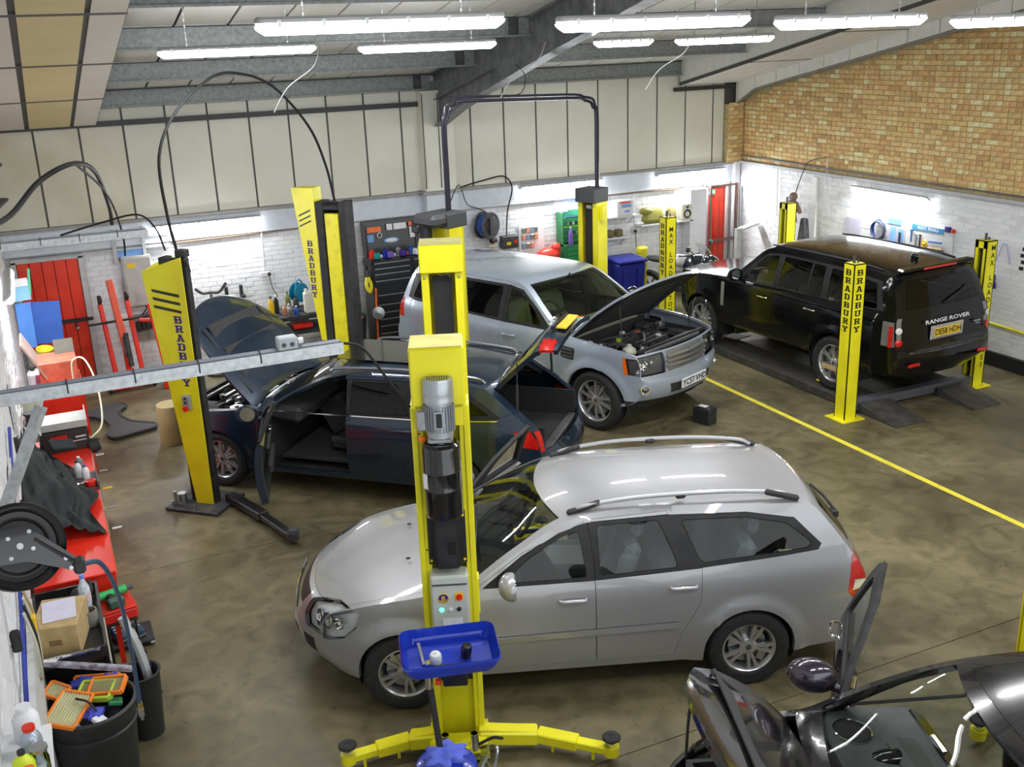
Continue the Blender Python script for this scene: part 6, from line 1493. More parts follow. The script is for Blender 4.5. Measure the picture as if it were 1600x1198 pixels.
t = empty('jerry_can', (3.62,15.35,.89), 0, 'white plastic jerry can on the table behind the blue bonnet', 'can'); MB().box((0,0,.17),(.26,.15,.34),None,0,.03).build('can_body', mat('milky_plastic', (.66,.66,.58), .4), t); MB().box((.03,0,.36),(.14,.04,.035),None,0,.015).build('handle', MATS['milky_plastic'], t); MB().cyl((-.09,0,.33),(-.09,0,.38),.025,n=12).build('cap', PAPER, t)
t = empty('cable_reel', (3.55,15.88,.89), .5, 'teal blue cable reel standing on the table', 'cable reel'); TEAL = mat('teal_reel', (.01,.22,.36), .35)
for y in (-.06,.06): MB().lathe([(0,0),(.14,0),(.15,.012),(0,.02)], (0,y,.22),(0,1,0),24).build('flange', TEAL, t)
MB().cyl((0,-.05,.22),(0,.05,.22),.09,n=18).build('drum', TEAL, t); MB().tube([(-.1,0,0),(-.06,0,.36),(.06,0,.38),(.1,0,0)],.012,7,smooth=3).build('stand', TEAL, t)
t = empty('grease_gun', (3.92,15.35,.93), -.5, 'orange grease gun lying on the table edge', 'tool'); MB().cyl((-.2,0,0),(.16,0,0),.035,n=12).build('barrel', ORANGE, t); MB().cyl((.16,0,0),(.24,0,0),.045,n=12).box((-.1,0,.05),(.2,.03,.03)).build('head', ORANGE, t)
tag(MB().ball((4.0,15.7,.98),.14,sc=(1.2,.8,.6)).tube([(3.9,15.6,1.0),(4.0,15.6,1.14),(4.1,15.65,1.0)],.02,6,smooth=3).build('black_fitting', BLKM), 'black rubber hose fitting heaped on the table', 'hose')
tag(MB().box((3.45,15.5,.70),(.3,.3,.09),None,0,.02).build('red_tin', REDP), 'red tin on the lower table shelf', 'tin')
# axle stands tall jack
t = empty('bonnet_prop_stand', (2.22,15.9,0), 0, 'tall grey support stand with curved top left of the open blue bonnet', 'stand'); MB().cyl((0,0,0),(0,0,1.28),.022,n=10).build('pole', mat('stand_grey', (.25,.26,.28), .4, .6), t)
MB().tube([(-.22,0,1.36),(-.12,0,1.28),(0,0,1.28),(.12,0,1.27),(.24,0,1.40)],.022,7,smooth=4).build('yoke', DGREY, t); MB().cyl((0,0,0),(0,0,.04),.22,n=20).build('foot', DGREY, t)
for x, lb in ((2.95,'black bracket above the table, left of two'),(3.18,'black bracket above the table, right of two')): tag(MB().box((x-.4,YB-.06,1.1),(.05,.06,.2),None,0,.01).box((x-.38,YB-.1,1.02),(.06,.1,.04)).build('wall_bracket', BLKM), lb, 'bracket', 'black wall brackets')
# hose reel, switches
t = empty('hose_reel', (7.0,YB-.22,1.72), .45, 'wall mounted hose reel with blue hose on the back wall', 'hose reel')
for y in (-.09,.09): MB().lathe([(.0,.0),(.09,.0),(.1,.012),(.22,.0),(.235,.012),(.235,.02),(.0,.02)], (0,y,0),(0,1,0),28).build('flange', DGREY, t)
MB().lathe([(.12,-.08),(.19,-.08),(.2,-.05),(.19,-.02),(.2,.02),(.19,.05),(.19,.08),(.12,.08)], (0,0,0),(0,1,0),28).build('blue_hose', mat('hose_blue', (.03,.09,.35), .4), t)
MB().box((0,-.12,0),(.14,.02,.3),None,0,.01).box((0,.12,-.02),(.1,.2,.06)).build('bracket', DGREY, t); MB().cyl((.12,0,-.28),(.2,0,-.28),.045,n=12).ball((.1,0,-.28),.05).build('hose_stop', BLKM, t)
t = empty('isolator_switch', (7.13,YB-.02,1.40), 0, 'cream isolator switch with orange rotary knob', 'switch'); MB().box((0,-.05,0),(.13,.1,.18),None,0,.01).build('box', OFFW, t); MB().cyl((0,-.1,0),(0,-.13,0),.035,n=14).build('knob', ORANGE, t)
t = empty('switch_box', (7.45,YB-.02,1.37), 0, 'dark grey starter box with yellow label on the back wall', 'switch'); MB().box((0,-.07,0),(.30,.14,.22),None,0,.01).build('box', DGREY, t); MB().box((-.03,-.143,-.02),(.08,.004,.05)).build('label', PLY, t); MB().cyl((.09,-.14,0),(.09,-.16,0),.03,n=12).build('button', REDP, t)
t = empty('key_board', (7.92,YB-.02,1.33), 0, 'pegboard of small blister packs on the back wall', 'board'); MB().box((0,-.012,0),(.5,.02,.62)).build('board', WB[2], t)
rn = random.Random(2)
for k in range(11): MB().box((-.17+.085*(k % 4)+rn.uniform(-.01,.01),-.035,.2-.13*(k//4)+(.0 if k < 8 else -.02)),(.07,.03,.10),None,0,.006).build('blister_pack', (STEEL,mat('salmon_card', (.6,.25,.18), .6),mat('slate_card', (.2,.26,.36), .6))[k % 3], t)
t = tag(MB().ball((8.14,16.35,1.08),.24,sc=(1.0,.6,.55),n=16).ball((8.28,16.33,1.2),.1,sc=(1,.7,.9)).build('red_bag', mat('red_sheet', (.75,.05,.03), .35, bump=.8, bscale=6)), 'red plastic bag beside the green drawer cabinet', 'bag')
# green drawer cabinet with rack
t = empty('drawer_cabinet', (8.72,16.38,0), 0, 'green small parts drawer cabinet with open rack above', 'cabinet')
MB().box((0,0,.62),(.62,.36,1.24),None,0,.006).build('body', GREENP, t)
for k in range(6): 
    d = MB().box((.0,-.19,.78+.075*k),(.58,.02,.062),None,0,.003).build('drawer', mat('drawer_green', (.02,.22,.07), .4), t)
    MB().box((-.02,-.205,.78+.075*k),(.07,.014,.02)).build('drawer_pull', mat('pull_lime', (.5,.6,.15), .5), d)
b = MB(); b.box((-.3,.05,1.50),(.02,.26,.60)).box((.3,.05,1.50),(.02,.26,.60)).box((0,.17,1.5),(.6,.01,.6)); b.build('rack', GREENP, t)
for k in range(3): MB().box((0,-.02,1.36+.17*k),(.58,.24,.015),(R(-14),0,0)).build('rack_shelf', (GREENP,mat('lime_shelf', (.5,.55,.05), .5),LBLUE)[k], t)
rn = random.Random(8)
for k in range(14): tag(MB().cyl((8.50+.045*(k % 7)*1.2,16.28,1.42+.17*(k//7)),(8.50+.045*(k % 7)*1.2,16.28,1.47+.17*(k//7)),.02,n=8).build('pot', (DGREY,PAPER,BLKM,STEEL)[k % 4]), '%s pot, %s from the left on the %s tier of the green rack' % (('grey','white','black','steel')[k % 4], ('first','second','third','fourth','fifth','sixth','seventh')[k % 7], ('lower','upper')[k//7]), 'pot', 'small pots on the green rack')
tag(MB().box((8.50,YB-.06,1.86),(.26,.02,.16)).build('notice', PAPER), 'white notice above the green rack', 'notice')
bottle((8.52,16.22,1.245), .04, .32, mat('violet_bottle', (.2,.12,.5), .4), PAPER, 'white and violet squirt bottle on the green cabinet', neck=.3)
# shelves
def shelf(x0, x1, z, d, label):
    t = empty('wall_shelf', ((x0+x1)/2,YB-.01,z), 0, label, 'shelf', 'white wall shelves'); w = x1-x0
    MB().box((0,-d/2,0),(w,d,.03),None,0,.004).build('board', WHITE, t)
    for s in (-.4,.4): MB().seg((w*s,-.01,-.16),(w*s,-d*.8,-.02),.02,.02).build('bracket', WHITE, t)
    return t
shelf(9.1,10.0,1.60,.24,'upper short white shelf holding the white carton'); shelf(9.1,9.8,1.22,.24,'lower short white shelf holding brown blocks'); shelf(10.05,11.18,1.39,.26,'long white shelf holding the olive bag and speaker')
t = tag(MB().box((9.70,16.44,1.76),(.34,.22,.28),None,0,.008).build('white_carton', PAPER), 'white carton with blue print on the upper short shelf', 'box'); MB().box((9.72,16.327,1.80),(.2,.004,.06)).box((9.74,16.327,1.70),(.1,.004,.04)).build('print', LBLUE, t); MB().box((9.70,16.327,1.86),(.22,.004,.03)).build('print_top', REDP, t)
for k in range(3): tag(MB().box((9.25+.19*k,16.46,1.30),(.13,.14,.13),(0,0,.1*k),0,.02).build('brown_block', mat('block_brown', (.16,.13,.06), .7, var=.4)), '%s brown sanding block on the lower short shelf' % ('left','middle','right')[k], 'block', 'brown blocks on the shelf')
OLV = mat('olive_vinyl', (.28,.27,.05), .45, bump=.6, bscale=5)
t = tag(MB().box((10.36,16.44,1.54),(.5,.18,.26),None,0,.07,top=(.8,.7)).ball((10.2,16.43,1.64),.12,sc=(1.2,.7,.6)).build('olive_bag', OLV), 'crumpled olive vinyl bag on the long white shelf', 'bag')
tag(MB().box((10.74,16.44,1.54),(.22,.18,.26),None,0,.06,top=(.85,.8)).build('tan_bag', mat('tan_vinyl', (.35,.29,.10), .5, bump=.6, bscale=5)), 'tan bag beside the olive bag on the long shelf', 'bag')
t = empty('loudspeaker', (11.03,16.42,1.405), 0, 'cream loudspeaker at the end of the long white shelf', 'speaker'); MB().box((0,0,.16),(.24,.2,.32),None,0,.02).build('cabinet', OFFW, t)
MB().lathe([(.0,-.02),(.03,-.02),(.05,.0),(.075,.006),(.085,.0)], (0,-.102,.12),(0,-1,0),22).build('woofer', BLKG, t); MB().lathe([(.03,.0),(.036,.004),(.04,0)], (0,-.103,.12),(0,-1,0),16).build('dust_cap_ring', PAPER, t); MB().lathe([(0,.01),(.03,.004),(.032,0)], (0,-.102,.255),(0,-1,0),14).build('tweeter', BLKG, t)
# blue wheelie bin
t = empty('wheelie_bin', (9.55,16.1,0), 0, 'dark blue wheeled bin against the back wall', 'bin'); BB = mat('bin_blue', (.012,.018,.22), .4)
b = MB(); b.box((0,0,.45),(.52,.5,.82),None,0,.03,top=(1.1,1.12)); b.build('bin_body', BB, t); MB().box((0,-.02,.89),(.60,.62,.06),None,0,.02).build('lid', BB, t)
for x in (-.15,.15): MB().box((x,-.285,.45),(.10,.02,.6)).build('rib', BB, t)
MB().cyl((-.27,.22,.1),(.27,.22,.1),.1,n=16).build('wheel', RUB, t)
# motorcycle between ramp and wall
t = empty('motorcycle', (10.35,15.55,0), R(-65), 'dark motorcycle with clear screen parked in front of the right red door', 'motorcycle')
for x in (-.62,.75):
    w_ = MB().lathe([(.24,-.05),(.29,-.06),(.315,0),(.29,.06),(.24,.05)], (x,0,.31),(0,1,0),28).build('wheel', RUB, t)
    b = MB(); b.lathe([(.2,-.03),(.25,-.04),(.25,.04),(.2,.03)], (x,0,.31),(0,1,0),28).cyl((x,-.06,.31),(x,.06,.31),.05,n=12)
    for k in range(6): b.seg((x,0,.31),(x+.22*math.cos(k*PI/3),0,.31+.22*math.sin(k*PI/3)),.03,.02)
    b.build('rim', DGREY, w_)
FA = mat('fairing_navy', (.015,.018,.03), .15, coat=1.)
b = MB(); b.ball((.38,0,.80),.24,sc=(1.3,.75,.9),n=18).ball((.62,0,.92),.15,sc=(1.1,.95,.7),n=14); b.build('fairing', FA, t)
MB().ball((.05,0,.86),.2,sc=(1.4,.7,.6),n=16).build('fuel_tank', mat('tank_white', (.5,.5,.52), .2, coat=1.), t); MB().ball((-.42,0,.84),.2,sc=(1.7,.6,.3),n=14).build('saddle', BLKM, t)
MB().box((0,0,.48),(.5,.3,.36),None,0,.08).build('engine', DGREY, t); MB().cyl((.35,-.1,.9),(.72,-.1,.31),.03,n=8).cyl((.35,.1,.9),(.72,.1,.31),.03,n=8).build('fork', STEEL, t); MB().tube([(.2,-.34,1.02),(.3,-.14,1.0),(.32,.14,1.0),(.2,.34,1.02)],.014,7,smooth=3).build('handlebar', BLKM, t)
b = MB(); vs = []
for i in range(7):
    a = R(-65+130*i/6)
    for z_, r_, xo in ((.98,.17,.52),(1.12,.15,.42),(1.22,.09,.34)): vs.append((xo+math.cos(a)*r_*.9,math.sin(a)*r_,z_))
b.add(vs,[(i*3+j,i*3+3+j,i*3+4+j,i*3+1+j) for i in range(6) for j in range(2)]); b.build('windscreen', glass('screen_clear', (.75,.75,.75)), t)
for s in (-1,1): MB().cyl((.45,s*.16,1.0),(.42,s*.34,1.14),.008,n=6).ball((.41,s*.38,1.16),.06,sc=(.5,1.3,.8)).build('mirror', BLKG, t)
tag(MB().box((9.98,16.2,.98),(.2,.14,.14),None,0,.03).cyl((9.98,16.2,0),(9.98,16.2,.94),.09,n=16).build('yellow_pot', YELW), 'yellow pot on a post left of the motorcycle', 'pot')
t = empty('lamp_stand', (11.9,15.8,0), 0, 'grey post with tilted flat top by the corner', 'stand'); MB().box((-.1,0,.62),(.09,.09,1.24)).build('post', mat('stand_pale', (.42,.43,.40), .4, .3), t); MB().box((.12,-.02,1.27),(.42,.16,.03),(0,-.12,.2)).build('top_plate', MATS['stand_pale'], t)
# ================================================================ RIGHT WALL
t = empty('toy_gorilla', (XR-.28,14.55,1.72), 0, 'brown soft toy hanging from a cord above the yellow ramp column', 'toy'); TOY = mat('toy_brown', (.20,.12,.08), .95, bump=.8, bscale=60)
b = MB(); b.ball((0,0,.05),.11,sc=(.8,1,1.3)).ball((0,0,.24),.075).tube([(0,-.08,.14),(0,-.16,.05),(0,-.2,-.02)],.035,7).tube([(0,.08,.14),(0,.16,.08),(0,.15,-.04)],.035,7).tube([(0,-.05,-.08),(0,-.08,-.2)],.04,7).tube([(0,.05,-.08),(0,.07,-.2)],.04,7); b.build('body', TOY, t)
MB().ball((-.05,0,.03),.09,sc=(.6,.9,1.1)).build('belly', mat('toy_rust', (.42,.16,.08), .9), t); MB().ball((-.05,0,.23),.05,sc=(.6,1,1)).build('face', mat('toy_grey', (.22,.24,.24), .9), t)
hose('cord', [(XR-.25,14.55,1.98),(XR-.15,14.50,2.35),(XR-.06,14.45,2.55),(XR-.06,14.05,2.66)], .008, DGREY, 'grey cord running from the soft toy up to the brick wall', 'cord')
t = empty('rubber_flap', (XR-.18,14.35,1.35), 0, 'grey tapered fan duct hanging under the soft toy', 'duct'); MB().box((0,0,0),(.12,.26,.5),None,0,.02,top=(.8,.4)).build('duct', DGREY, t)
t = empty('cable_coil', (XR-.01,12.72,1.62), 0, 'coiled blue cable hanging on the right wall', 'cable')
for k in range(5): MB().tube([(-.02-.012*k,(.13+.012*(k%3))*math.cos(2*PI*i/20),(.17-.01*k)*math.sin(2*PI*i/20)) for i in range(20)],.011,6,cyc=True).build('loop', (BLUEP,BLUEP,BLKM,BLUEC,BLKM)[k], t)
t = empty('tool_board', (XR-.015,12.36,1.62), 0, 'pale panel with blue shapes beside the coiled blue cable', 'board'); MB().box((0,0,0),(.02,.34,.46)).build('board', mat('lilac_board', (.45,.46,.55), .6), t)
MB().box((-.014,.04,.18),(.006,.26,.09)).build('blue_header', LBLUE, t)
for y, z, h in ((.06,-.02,.24),(-.1,-.02,.2)): MB().box((-.014,y,z),(.006,.11,h)).build('blue_patch', LBLUE, t)
MB().box((-.03,-.1,-.06),(.03,.02,.18)).build('screwdriver', BLKM, t)
t = empty('tool_board', (XR-.015,11.68,1.60), 0, 'white shadow board headed in blue with hand tools on the right wall', 'board'); MB().box((0,0,0),(.02,.92,.44)).build('board', mat('board_pale', (.55,.56,.56), .5), t)
h_ = MB().box((-.014,.04,.18),(.008,.62,.08)).build('blue_header', mat('header_blue', (.03,.22,.45), .5), t)
tt = MB(); text_mb(tt, 'M.O.T. TOOLS', MX((-.0195,.03,.18),(0,-1,0),(0,0,1)), .062, bold=.03, sx=1.05); tt.build('header_lettering', TEXTW, h_)
b = MB(); b.box((-.014,.33,.17),(.02,.05,.05)); 
for y, z, w_, h2, m_ in ((.34,.03,.015,.18,BLUEC),(.24,-.02,.012,.16,STEEL),(.16,-.03,.012,.2,BLKM)): MB().box((-.03,y,z),(.02,w_,h2)).box((-.03,y,z+h2/2),(.02,w_*3.5,.02)).build('hand_tool', m_, t)
MB().tube([(-.03,.07+.05*math.cos(2*PI*k/14),-.05+.05*math.sin(2*PI*k/14)) for k in range(14)],.01,6,cyc=True).ball((-.03,.07,-.05),.03).build('depth_gauge', PLY, t)
for y, z, w_, m_ in ((-.14,-.0,.26,BLUEC),(-.14,-.1,.3,CARD),(-.25,-.12,.12,DGREY),(.1,-.18,.6,BLKM)): MB().seg((-.03,y-w_/2,z+.015),(-.03,y+w_/2,z-.0),.02,.025,bev=.005).build('hand_tool', m_, t)
tag(MB().box((XR-.03,11.33,1.83),(.05,.09,.08),None,0,.006).build('blue_box', TEXTP), 'small purple box on top of the white shadow board', 'box'); tag(MB().box((XR-.03,11.23,1.82),(.05,.05,.05),None,0,.006).build('red_box', REDP), 'small red box on top of the white shadow board', 'box')
tag(MB().box((XR-.012,13.33,1.60),(.01,.36,.26)).build('paper_notice', mat('lilac_paper', (.50,.48,.60), .7)), 'faded lilac notice above the black off-road car', 'notice')
tag(MB().lathe([(0,.02),(.02,.02),(.03,.012),(.07,.012),(.075,0)], (XR-.01,10.86,1.42),(-1,0,0),22).build('grey_disc', DGREY), 'grey abrasive disc on the right wall', 'disc')
hose('compass', [(XR-.03,10.42,1.52),(XR-.03,10.33,1.78),(XR-.03,10.27,1.78),(XR-.03,10.18,1.5)], .007, mat('lilac_wire', (.35,.32,.60), .5), 'lilac wire frame hung at the right edge of the wall', 'tool', smooth=1)
t = tag(MB().box((XR-.012,9.98,1.62),(.01,.14,.36)).build('chart', PAPER), 'white chart with black marks on the right wall', 'notice')
for k in range(4): MB().box((XR-.019,9.98+.02*(k % 2),1.75-.09*k),(.004,.07,.05)).build('printed_mark', TEXTB, t)
tag(MB().tube([(XR-.03,10.4,1.20),(XR-.04,10.4,1.32)],.012,6).box((XR-.04,10.4,1.16),(.03,.04,.08)).build('hanging_torch', TEXTP), 'small dark torch hanging on the right wall', 'torch')
# battery on floor
t = empty('car_battery', (7.36,10.42,0), R(20), 'black car battery standing on the floor in front of the silver off-road car', 'battery'); MB().box((0,0,.10),(.17,.26,.20),None,0,.01).build('case', mat('battery_black', (.015,.015,.018), .4), t); MB().box((0,0,.205),(.16,.25,.02),None,0,.006).build('lid', mat('battery_lid', (.02,.02,.022), .4), t)
MB().box((.01,.03,.217),(.08,.12,.004)).build('label', PAPER, t)
for y in (-.09,.1): MB().cyl((-.05,y,.21),(-.05,y,.235),.011,n=8).build('terminal', STEEL, t)
# ================================================================ OIL DRAINER
t = empty('oil_drainer', (1.80,5.24,0), R(-15), 'blue oil drainer with tray on a black pole beside the motor post', 'oil drainer'); OB = mat('drainer_blue', (.008,.035,.42), .3, coat=.5)
MB().lathe([(0,.10),(.17,.10),(.20,.14),(.21,.20),(.21,.36),(.19,.44),(.12,.49),(0,.51)], (0,0,0),(0,0,1),32).build('drum', OB, t)
b = MB(); b.cyl((-.03,.03,.50),(-.07,.05,1.05),.020,n=12); b.build('pole', BLKM, t); MB().cyl((-.07,.05,.98),(-.07,.05,1.16),.026,n=12).build('collar', CHROME, t); MB().cyl((-.03,.03,1.03),(.0,.02,1.03),.02,n=8).build('clamp_knob', REDP, t)
for k in range(4): MB().cyl((.17*math.cos(k*PI/2),.17*math.sin(k*PI/2),.0),(.17*math.cos(k*PI/2),.17*math.sin(k*PI/2),.08),.035,n=12).build('castor', BLKM, t)
tr = rounded([(-.28,-.17),(.28,-.17),(.28,.17),(-.28,.17)], .06, 5); b = MB(); n = len(tr); TM = Matrix.Translation((.07,.09,1.20)) @ Matrix.Rotation(R(9),4,'X'); b.M = TM
def ring(sc, z): return [(x*sc+ (0 if sc >= .99 else 0),y*sc,z) for x, y in tr]
L_ = [ring(1.06,.045),ring(1.09,.03),ring(1.06,.01),ring(1.03,-.02),ring(.93,-.06),ring(.92,-.054),ring(1.0,-.01),ring(1.03,.03),ring(1.05,.047)]
vs = [p for l in L_ for p in l]; fs = [(k*n+i,k*n+(i+1)%n,(k+1)*n+(i+1)%n,(k+1)*n+i) for k in range(len(L_)-1) for i in range(n)]; fs += [tuple(4*n+i for i in range(n)), tuple(5*n+i for i in reversed(range(n)))]
fs = [tuple(reversed(f)) for f in fs]
b.add(vs, fs); trayo = b.build('tray', OB, t)
TW = Matrix.Translation((1.80,5.24,0)) @ Matrix.Rotation(R(-15),4,'Z') @ TM
def intray(name, fn, m, label, cat):
    b = MB(); b.M = TW; fn(b); return tag(b.build(name, m), label, cat)
f1 = intray('oil_filter', lambda b: b.lathe([(0,0),(.036,0),(.038,.01),(.038,.06),(.03,.075),(.01,.078),(.009,.088),(0,.088)], (-.09,-.03,-.06),(0,0,1),20), mat('filter_white', (.66,.68,.66), .5), 'white round filter cap standing in the blue drainer tray', 'filter')
f2 = intray('oil_filter', lambda b: b.lathe([(0,0),(.034,0),(.036,.01),(.036,.07),(.028,.09),(0,.092)], (.10,-.01,-.06),(.1,0,1),20), BLKG, 'black canister oil filter standing in the blue drainer tray', 'filter')
b = MB(); b.M = TW; b.cyl((-.10,-.09,-.045),(.09,-.10,-.045),.017,n=12); tag(b.build('black_tube', BLKM), 'black tube lying along the front of the drainer tray', 'tube')
b = MB(); b.M = TW; b.seg((-.185,.08,.02),(-.165,-.05,-.05),.022,.012,bev=.004); tag(b.build('spanner', STEEL), 'steel spanner leaning in the left end of the drainer tray', 'spanner')
b = MB(); b.ball((0,0,0),.11,sc=(1.1,.9,.45),n=28); rg = random.Random(5)
b.v = [tuple(Vector(v)*(1+.35*math.sin(v[0]*60+v[1]*35)*math.sin(v[1]*52+v[2]*40))) for v in b.v]
o = tag(b.build('blue_rag', mat('rag_blue', (.12,.17,.72), .85, bump=.5, bscale=30), smooth=60), 'crumpled pale blue rag on top of the drainer drum', 'rag'); o.location = (1.79,5.22,.52)
t = empty('low_bench', (8.15,16.35,0), 0, 'low grey bench under the red plastic bag', 'bench'); MB().box((0,0,.92),(.46,.4,.04),None,0,.005).build('bench_top', DGREY, t)
for x in (-.2,.2):
    for y in (-.16,.16): MB().box((x,y,.45),(.04,.04,.90)).build('leg', DGREY, t)
# ================================================================ LEFT SIDE
# pallet jack parts: red engine crane folded against the back wall
t = empty('engine_crane', (.88,15.85,0), R(8), 'red folding engine crane with upright legs against the back wall', 'crane')
for x in (-.17,.21):
    l = MB().seg((x,-.05,.12),(x-.03,.2,1.28),.06,.06,bev=.006).build('leg', REDP, t); MB().lathe([(.0,-.02),(.05,-.02),(.06,0),(.05,.02),(0,.02)], (x-.03,.16,1.36),(1,0,0),16).box((x-.03,.2,1.33),(.05,.06,.16),None,0,.01).build('castor', BLKM, l)
MB().seg((.03,0,.55),(-.03,.18,1.62),.09,.09,bev=.008).build('boom', mat('boom_red', (.75,.09,.04), .4), t)
MB().seg((.03,.02,.1),(.03,.1,.95),.08,.06,bev=.006).build('mast', REDP, t)
b = MB(); b.cyl((.06,-.06,.35),(.05,0,.85),.035,n=14).cyl((.0,-.05,.5),(.0,-.02,.8),.015,n=8); b.build('hydraulic_ram', DGREY, t)
b = MB(); b.box((.02,-.1,.09),(.56,.10,.09),None,0,.01).box((.02,.12,.09),(.5,.08,.08),None,0,.01).box((-.24,0,.09),(.06,.3,.07)).box((.28,0,.09),(.06,.3,.07)); b.build('base', REDP, t)
for x in (-.3,.34): MB().lathe([(0,-.025),(.05,-.025),(.055,0),(.05,.025),(0,.025)], (x,-.08,.055),(1,0,0),16).build('castor', BLKM, t)
MB().box((.03,.10,1.02),(.9,.03,.03)).build('hanging_bar', BLKM, t)
t = empty('engine_crane', (1.38,15.7,0), R(-8), 'second red crane leg standing behind the left lift post', 'crane'); MB().seg((.05,0,.1),(-.08,.1,1.25),.07,.07,bev=.006).build('leg', REDP, t); MB().cyl((-.09,.1,1.0),(-.25,.1,1.02),.03,n=8).build('pin', REDP, t)
MB().box((.05,0,.06),(.16,.3,.12),None,0,.01).build('base', REDP, t)
tag(MB().lathe([(0,0),(.16,0),(.17,.02),(.17,.52),(0,.54)], (1.16,13.2,0),(0,0,1),20).build('cardboard_drum', mat('drum_tan', (.38,.30,.14), .7)), 'tan drum standing behind the left lift post', 'drum')
# rubber transmission cradle on the floor
t = empty('jack_saddle', (.55,14.35,0), R(14), 'dark grey hourglass shaped plastic tray lying on the floor', 'tray')
pts = [(-.30,.62),(.30,.66),(.34,.50),(.16,.36),(.10,.10),(.14,-.22),(.36,-.52),(.32,-.66),(-.26,-.70),(-.30,-.50),(-.13,-.22),(-.11,.10),(-.18,.36),(-.34,.46)]
b = MB(); b.prism(rounded(pts,.08), .05); b.build('tray_body', mat('tray_plastic', (.05,.05,.052), .6), t)
b = MB(); b.tube([(x,y,.05) for x, y in rounded(pts,.08)], .018, 6, cyc=True); b.build('rim', MATS['tray_plastic'], t)
# long red tool bench along the left wall
t = empty('tool_bench', (-.17,9.72,0), 0, 'long bright red tool cabinet along the left wall', 'cabinet')
b = MB(); b.box((0,.45,.46),(.58,2.5,.86),None,0,.008).box((0,-1.1,.80),(.58,1.2,.18),None,0,.004); b.build('body', REDP, t)
for x in (-.25,.24): MB().box((x,-1.6,.4),(.04,.04,.72)).build('leg', REDP, t)
MB().box((0,0,.905),(.60,3.42,.02),None,0,.006).build('top', mat('bench_red', (.78,.025,.01), .35, var=.08, scale=3), t)
for k in range(3):
    d = MB().box((.296,-.4+.83*k,.62),(.012,.78,.36),None,0,.003).build('drawer', REDP, t); MB().box((.31,-.4+.83*k,.76),(.02,.6,.015)).build('drawer_handle', HND, d)
MB().box((.295,0,.885),(.02,3.4,.03),None,0,.004).build('edge_trim', mat('edge_orange', (.55,.16,.08), .4), t)
# things on the red cabinet
JK = mat('jacket_cloth', (.012,.016,.018), .9, bump=.5, bscale=25)
def draped():
    b = MB(); nx, ny = 18, 34; vs = []
    for j in range(ny+1):
        v = j/ny; y = 8.72+v*2.3
        wl = .10+.40*min(1, (1-v)*1.7)*(1-.25*math.sin(v*9)**2)*(1 if v < .9 else .8)+.08
        for i in range(nx+1):
            u = i/nx; x = -.46+u*wl
            z = .96+.50*(1-u)**1.6*(.55+.45*math.sin(PI*min(1,v*1.1)))+.035*math.sin(u*14+v*6)*math.sin(v*21+u*4)+.02*math.sin(u*37+v*11)
            vs.append((x,y+.02*math.sin(u*20),max(z,.925)))
    b.add(vs,[(j*(nx+1)+i,j*(nx+1)+i+1,(j+1)*(nx+1)+i+1,(j+1)*(nx+1)+i) for j in range(ny) for i in range(nx)])
    return b
t = empty('jacket', (0,0,0), 0, 'black work jacket draped over the red cabinet against the left wall', 'jacket'); draped().build('jacket_body', JK, t, smooth=80)
b = MB(); b.tube([(-.20,10.4,1.05),(-.10,9.8,.99),(-.08,9.3,.97),(-.12,8.95,.96)],[.05,.055,.05,.045,.04],9,smooth=4); b.v = [(x, y, z*.6+.4) for x, y, z in b.v]; b.build('sleeve', JK, t, smooth=80)
MB().box((-.12,10.62,1.12),(.24,.18,.03),(.3,.2,.3),0,.01).build('collar', JK, t)
t = empty('open_tray', (-.03,10.0,.915), 0, 'small dark tray of bottles and tools on the red cabinet', 'tray'); MB().box((0,0,.012),(.34,.44,.02),None,0,.004).box((.165,0,.04),(.012,.44,.08)).box((-.165,0,.04),(.012,.44,.08)).build('tray_body', mat('tray_grime', (.09,.07,.06), .7), t)
for k, (x, y, r, h, m_, cp, lb) in enumerate(((-.02,10.12,.035,.17,PAPER,BLKM,'white glue bottle with black cap'),(.04,10.0,.035,.16,PAPER,BLUEP,'white glue bottle with dark nozzle'),(.0,10.36,.04,.12,mat('black_white_tin', (.2,.2,.2), .5),PAPER,'short black and white tin'))): bottle((x,y,.94), r, h, m_, cp, lb+' on the red cabinet', group='bottles on the red cabinet')
tag(MB().lathe([(0,0),(.05,0),(.055,.02),(.05,.05),(0,.055)], (.07,9.86,.94),(0,0,1),18).build('red_disc', REDP), 'round red disc in the small dark tray', 'disc')
for k in range(4): tag(MB().seg((-.16+.05*k,9.82+.03*k,.95),(-.08+.05*k,9.90+.02*k,.955),.014,.014,bev=.004).build('bit', (PAPER,STEEL,STEEL,PAPER)[k]), '%s bit in the small dark tray' % ('leftmost white','left steel','right steel','rightmost white')[k], 'tool', 'loose bits in the small tray')
tag(MB().box((-.13,10.05,.96),(.08,.1,.04),(0,0,.3),0,.01).build('paper_packet', PAPER), 'torn white packet beside the red lid', 'packet')
t = empty('carton', (-.10,11.15,.915), R(4), 'black and red printed carton standing on the red cabinet', 'box'); MB().box((0,0,.11),(.46,.36,.22),None,0,.006).build('box', mat('carton_black', (.03,.025,.025), .5), t); MB().box((-.06,-.182,.13),(.16,.004,.10)).build('red_print', REDP, t); MB().box((.15,-.182,.14),(.1,.004,.015)).box((.13,-.182,.10),(.14,.004,.008)).build('white_print', PAPER, t)
t = empty('parts_tray', (-.08,11.25,1.155), 0, 'shallow white tray on the black and red carton', 'tray'); MB().box((0,0,.0),(.44,.5,.02)).box((0,-.25,.03),(.44,.01,.07)).box((.22,0,.03),(.01,.5,.07)).build('tray_body', mat('tray_white', (.50,.50,.47), .5), t)
t = empty('side_box', (-.06,13.0,0), 0, 'rust red steel box with its lid raised at the end of the red cabinet', 'cabinet')
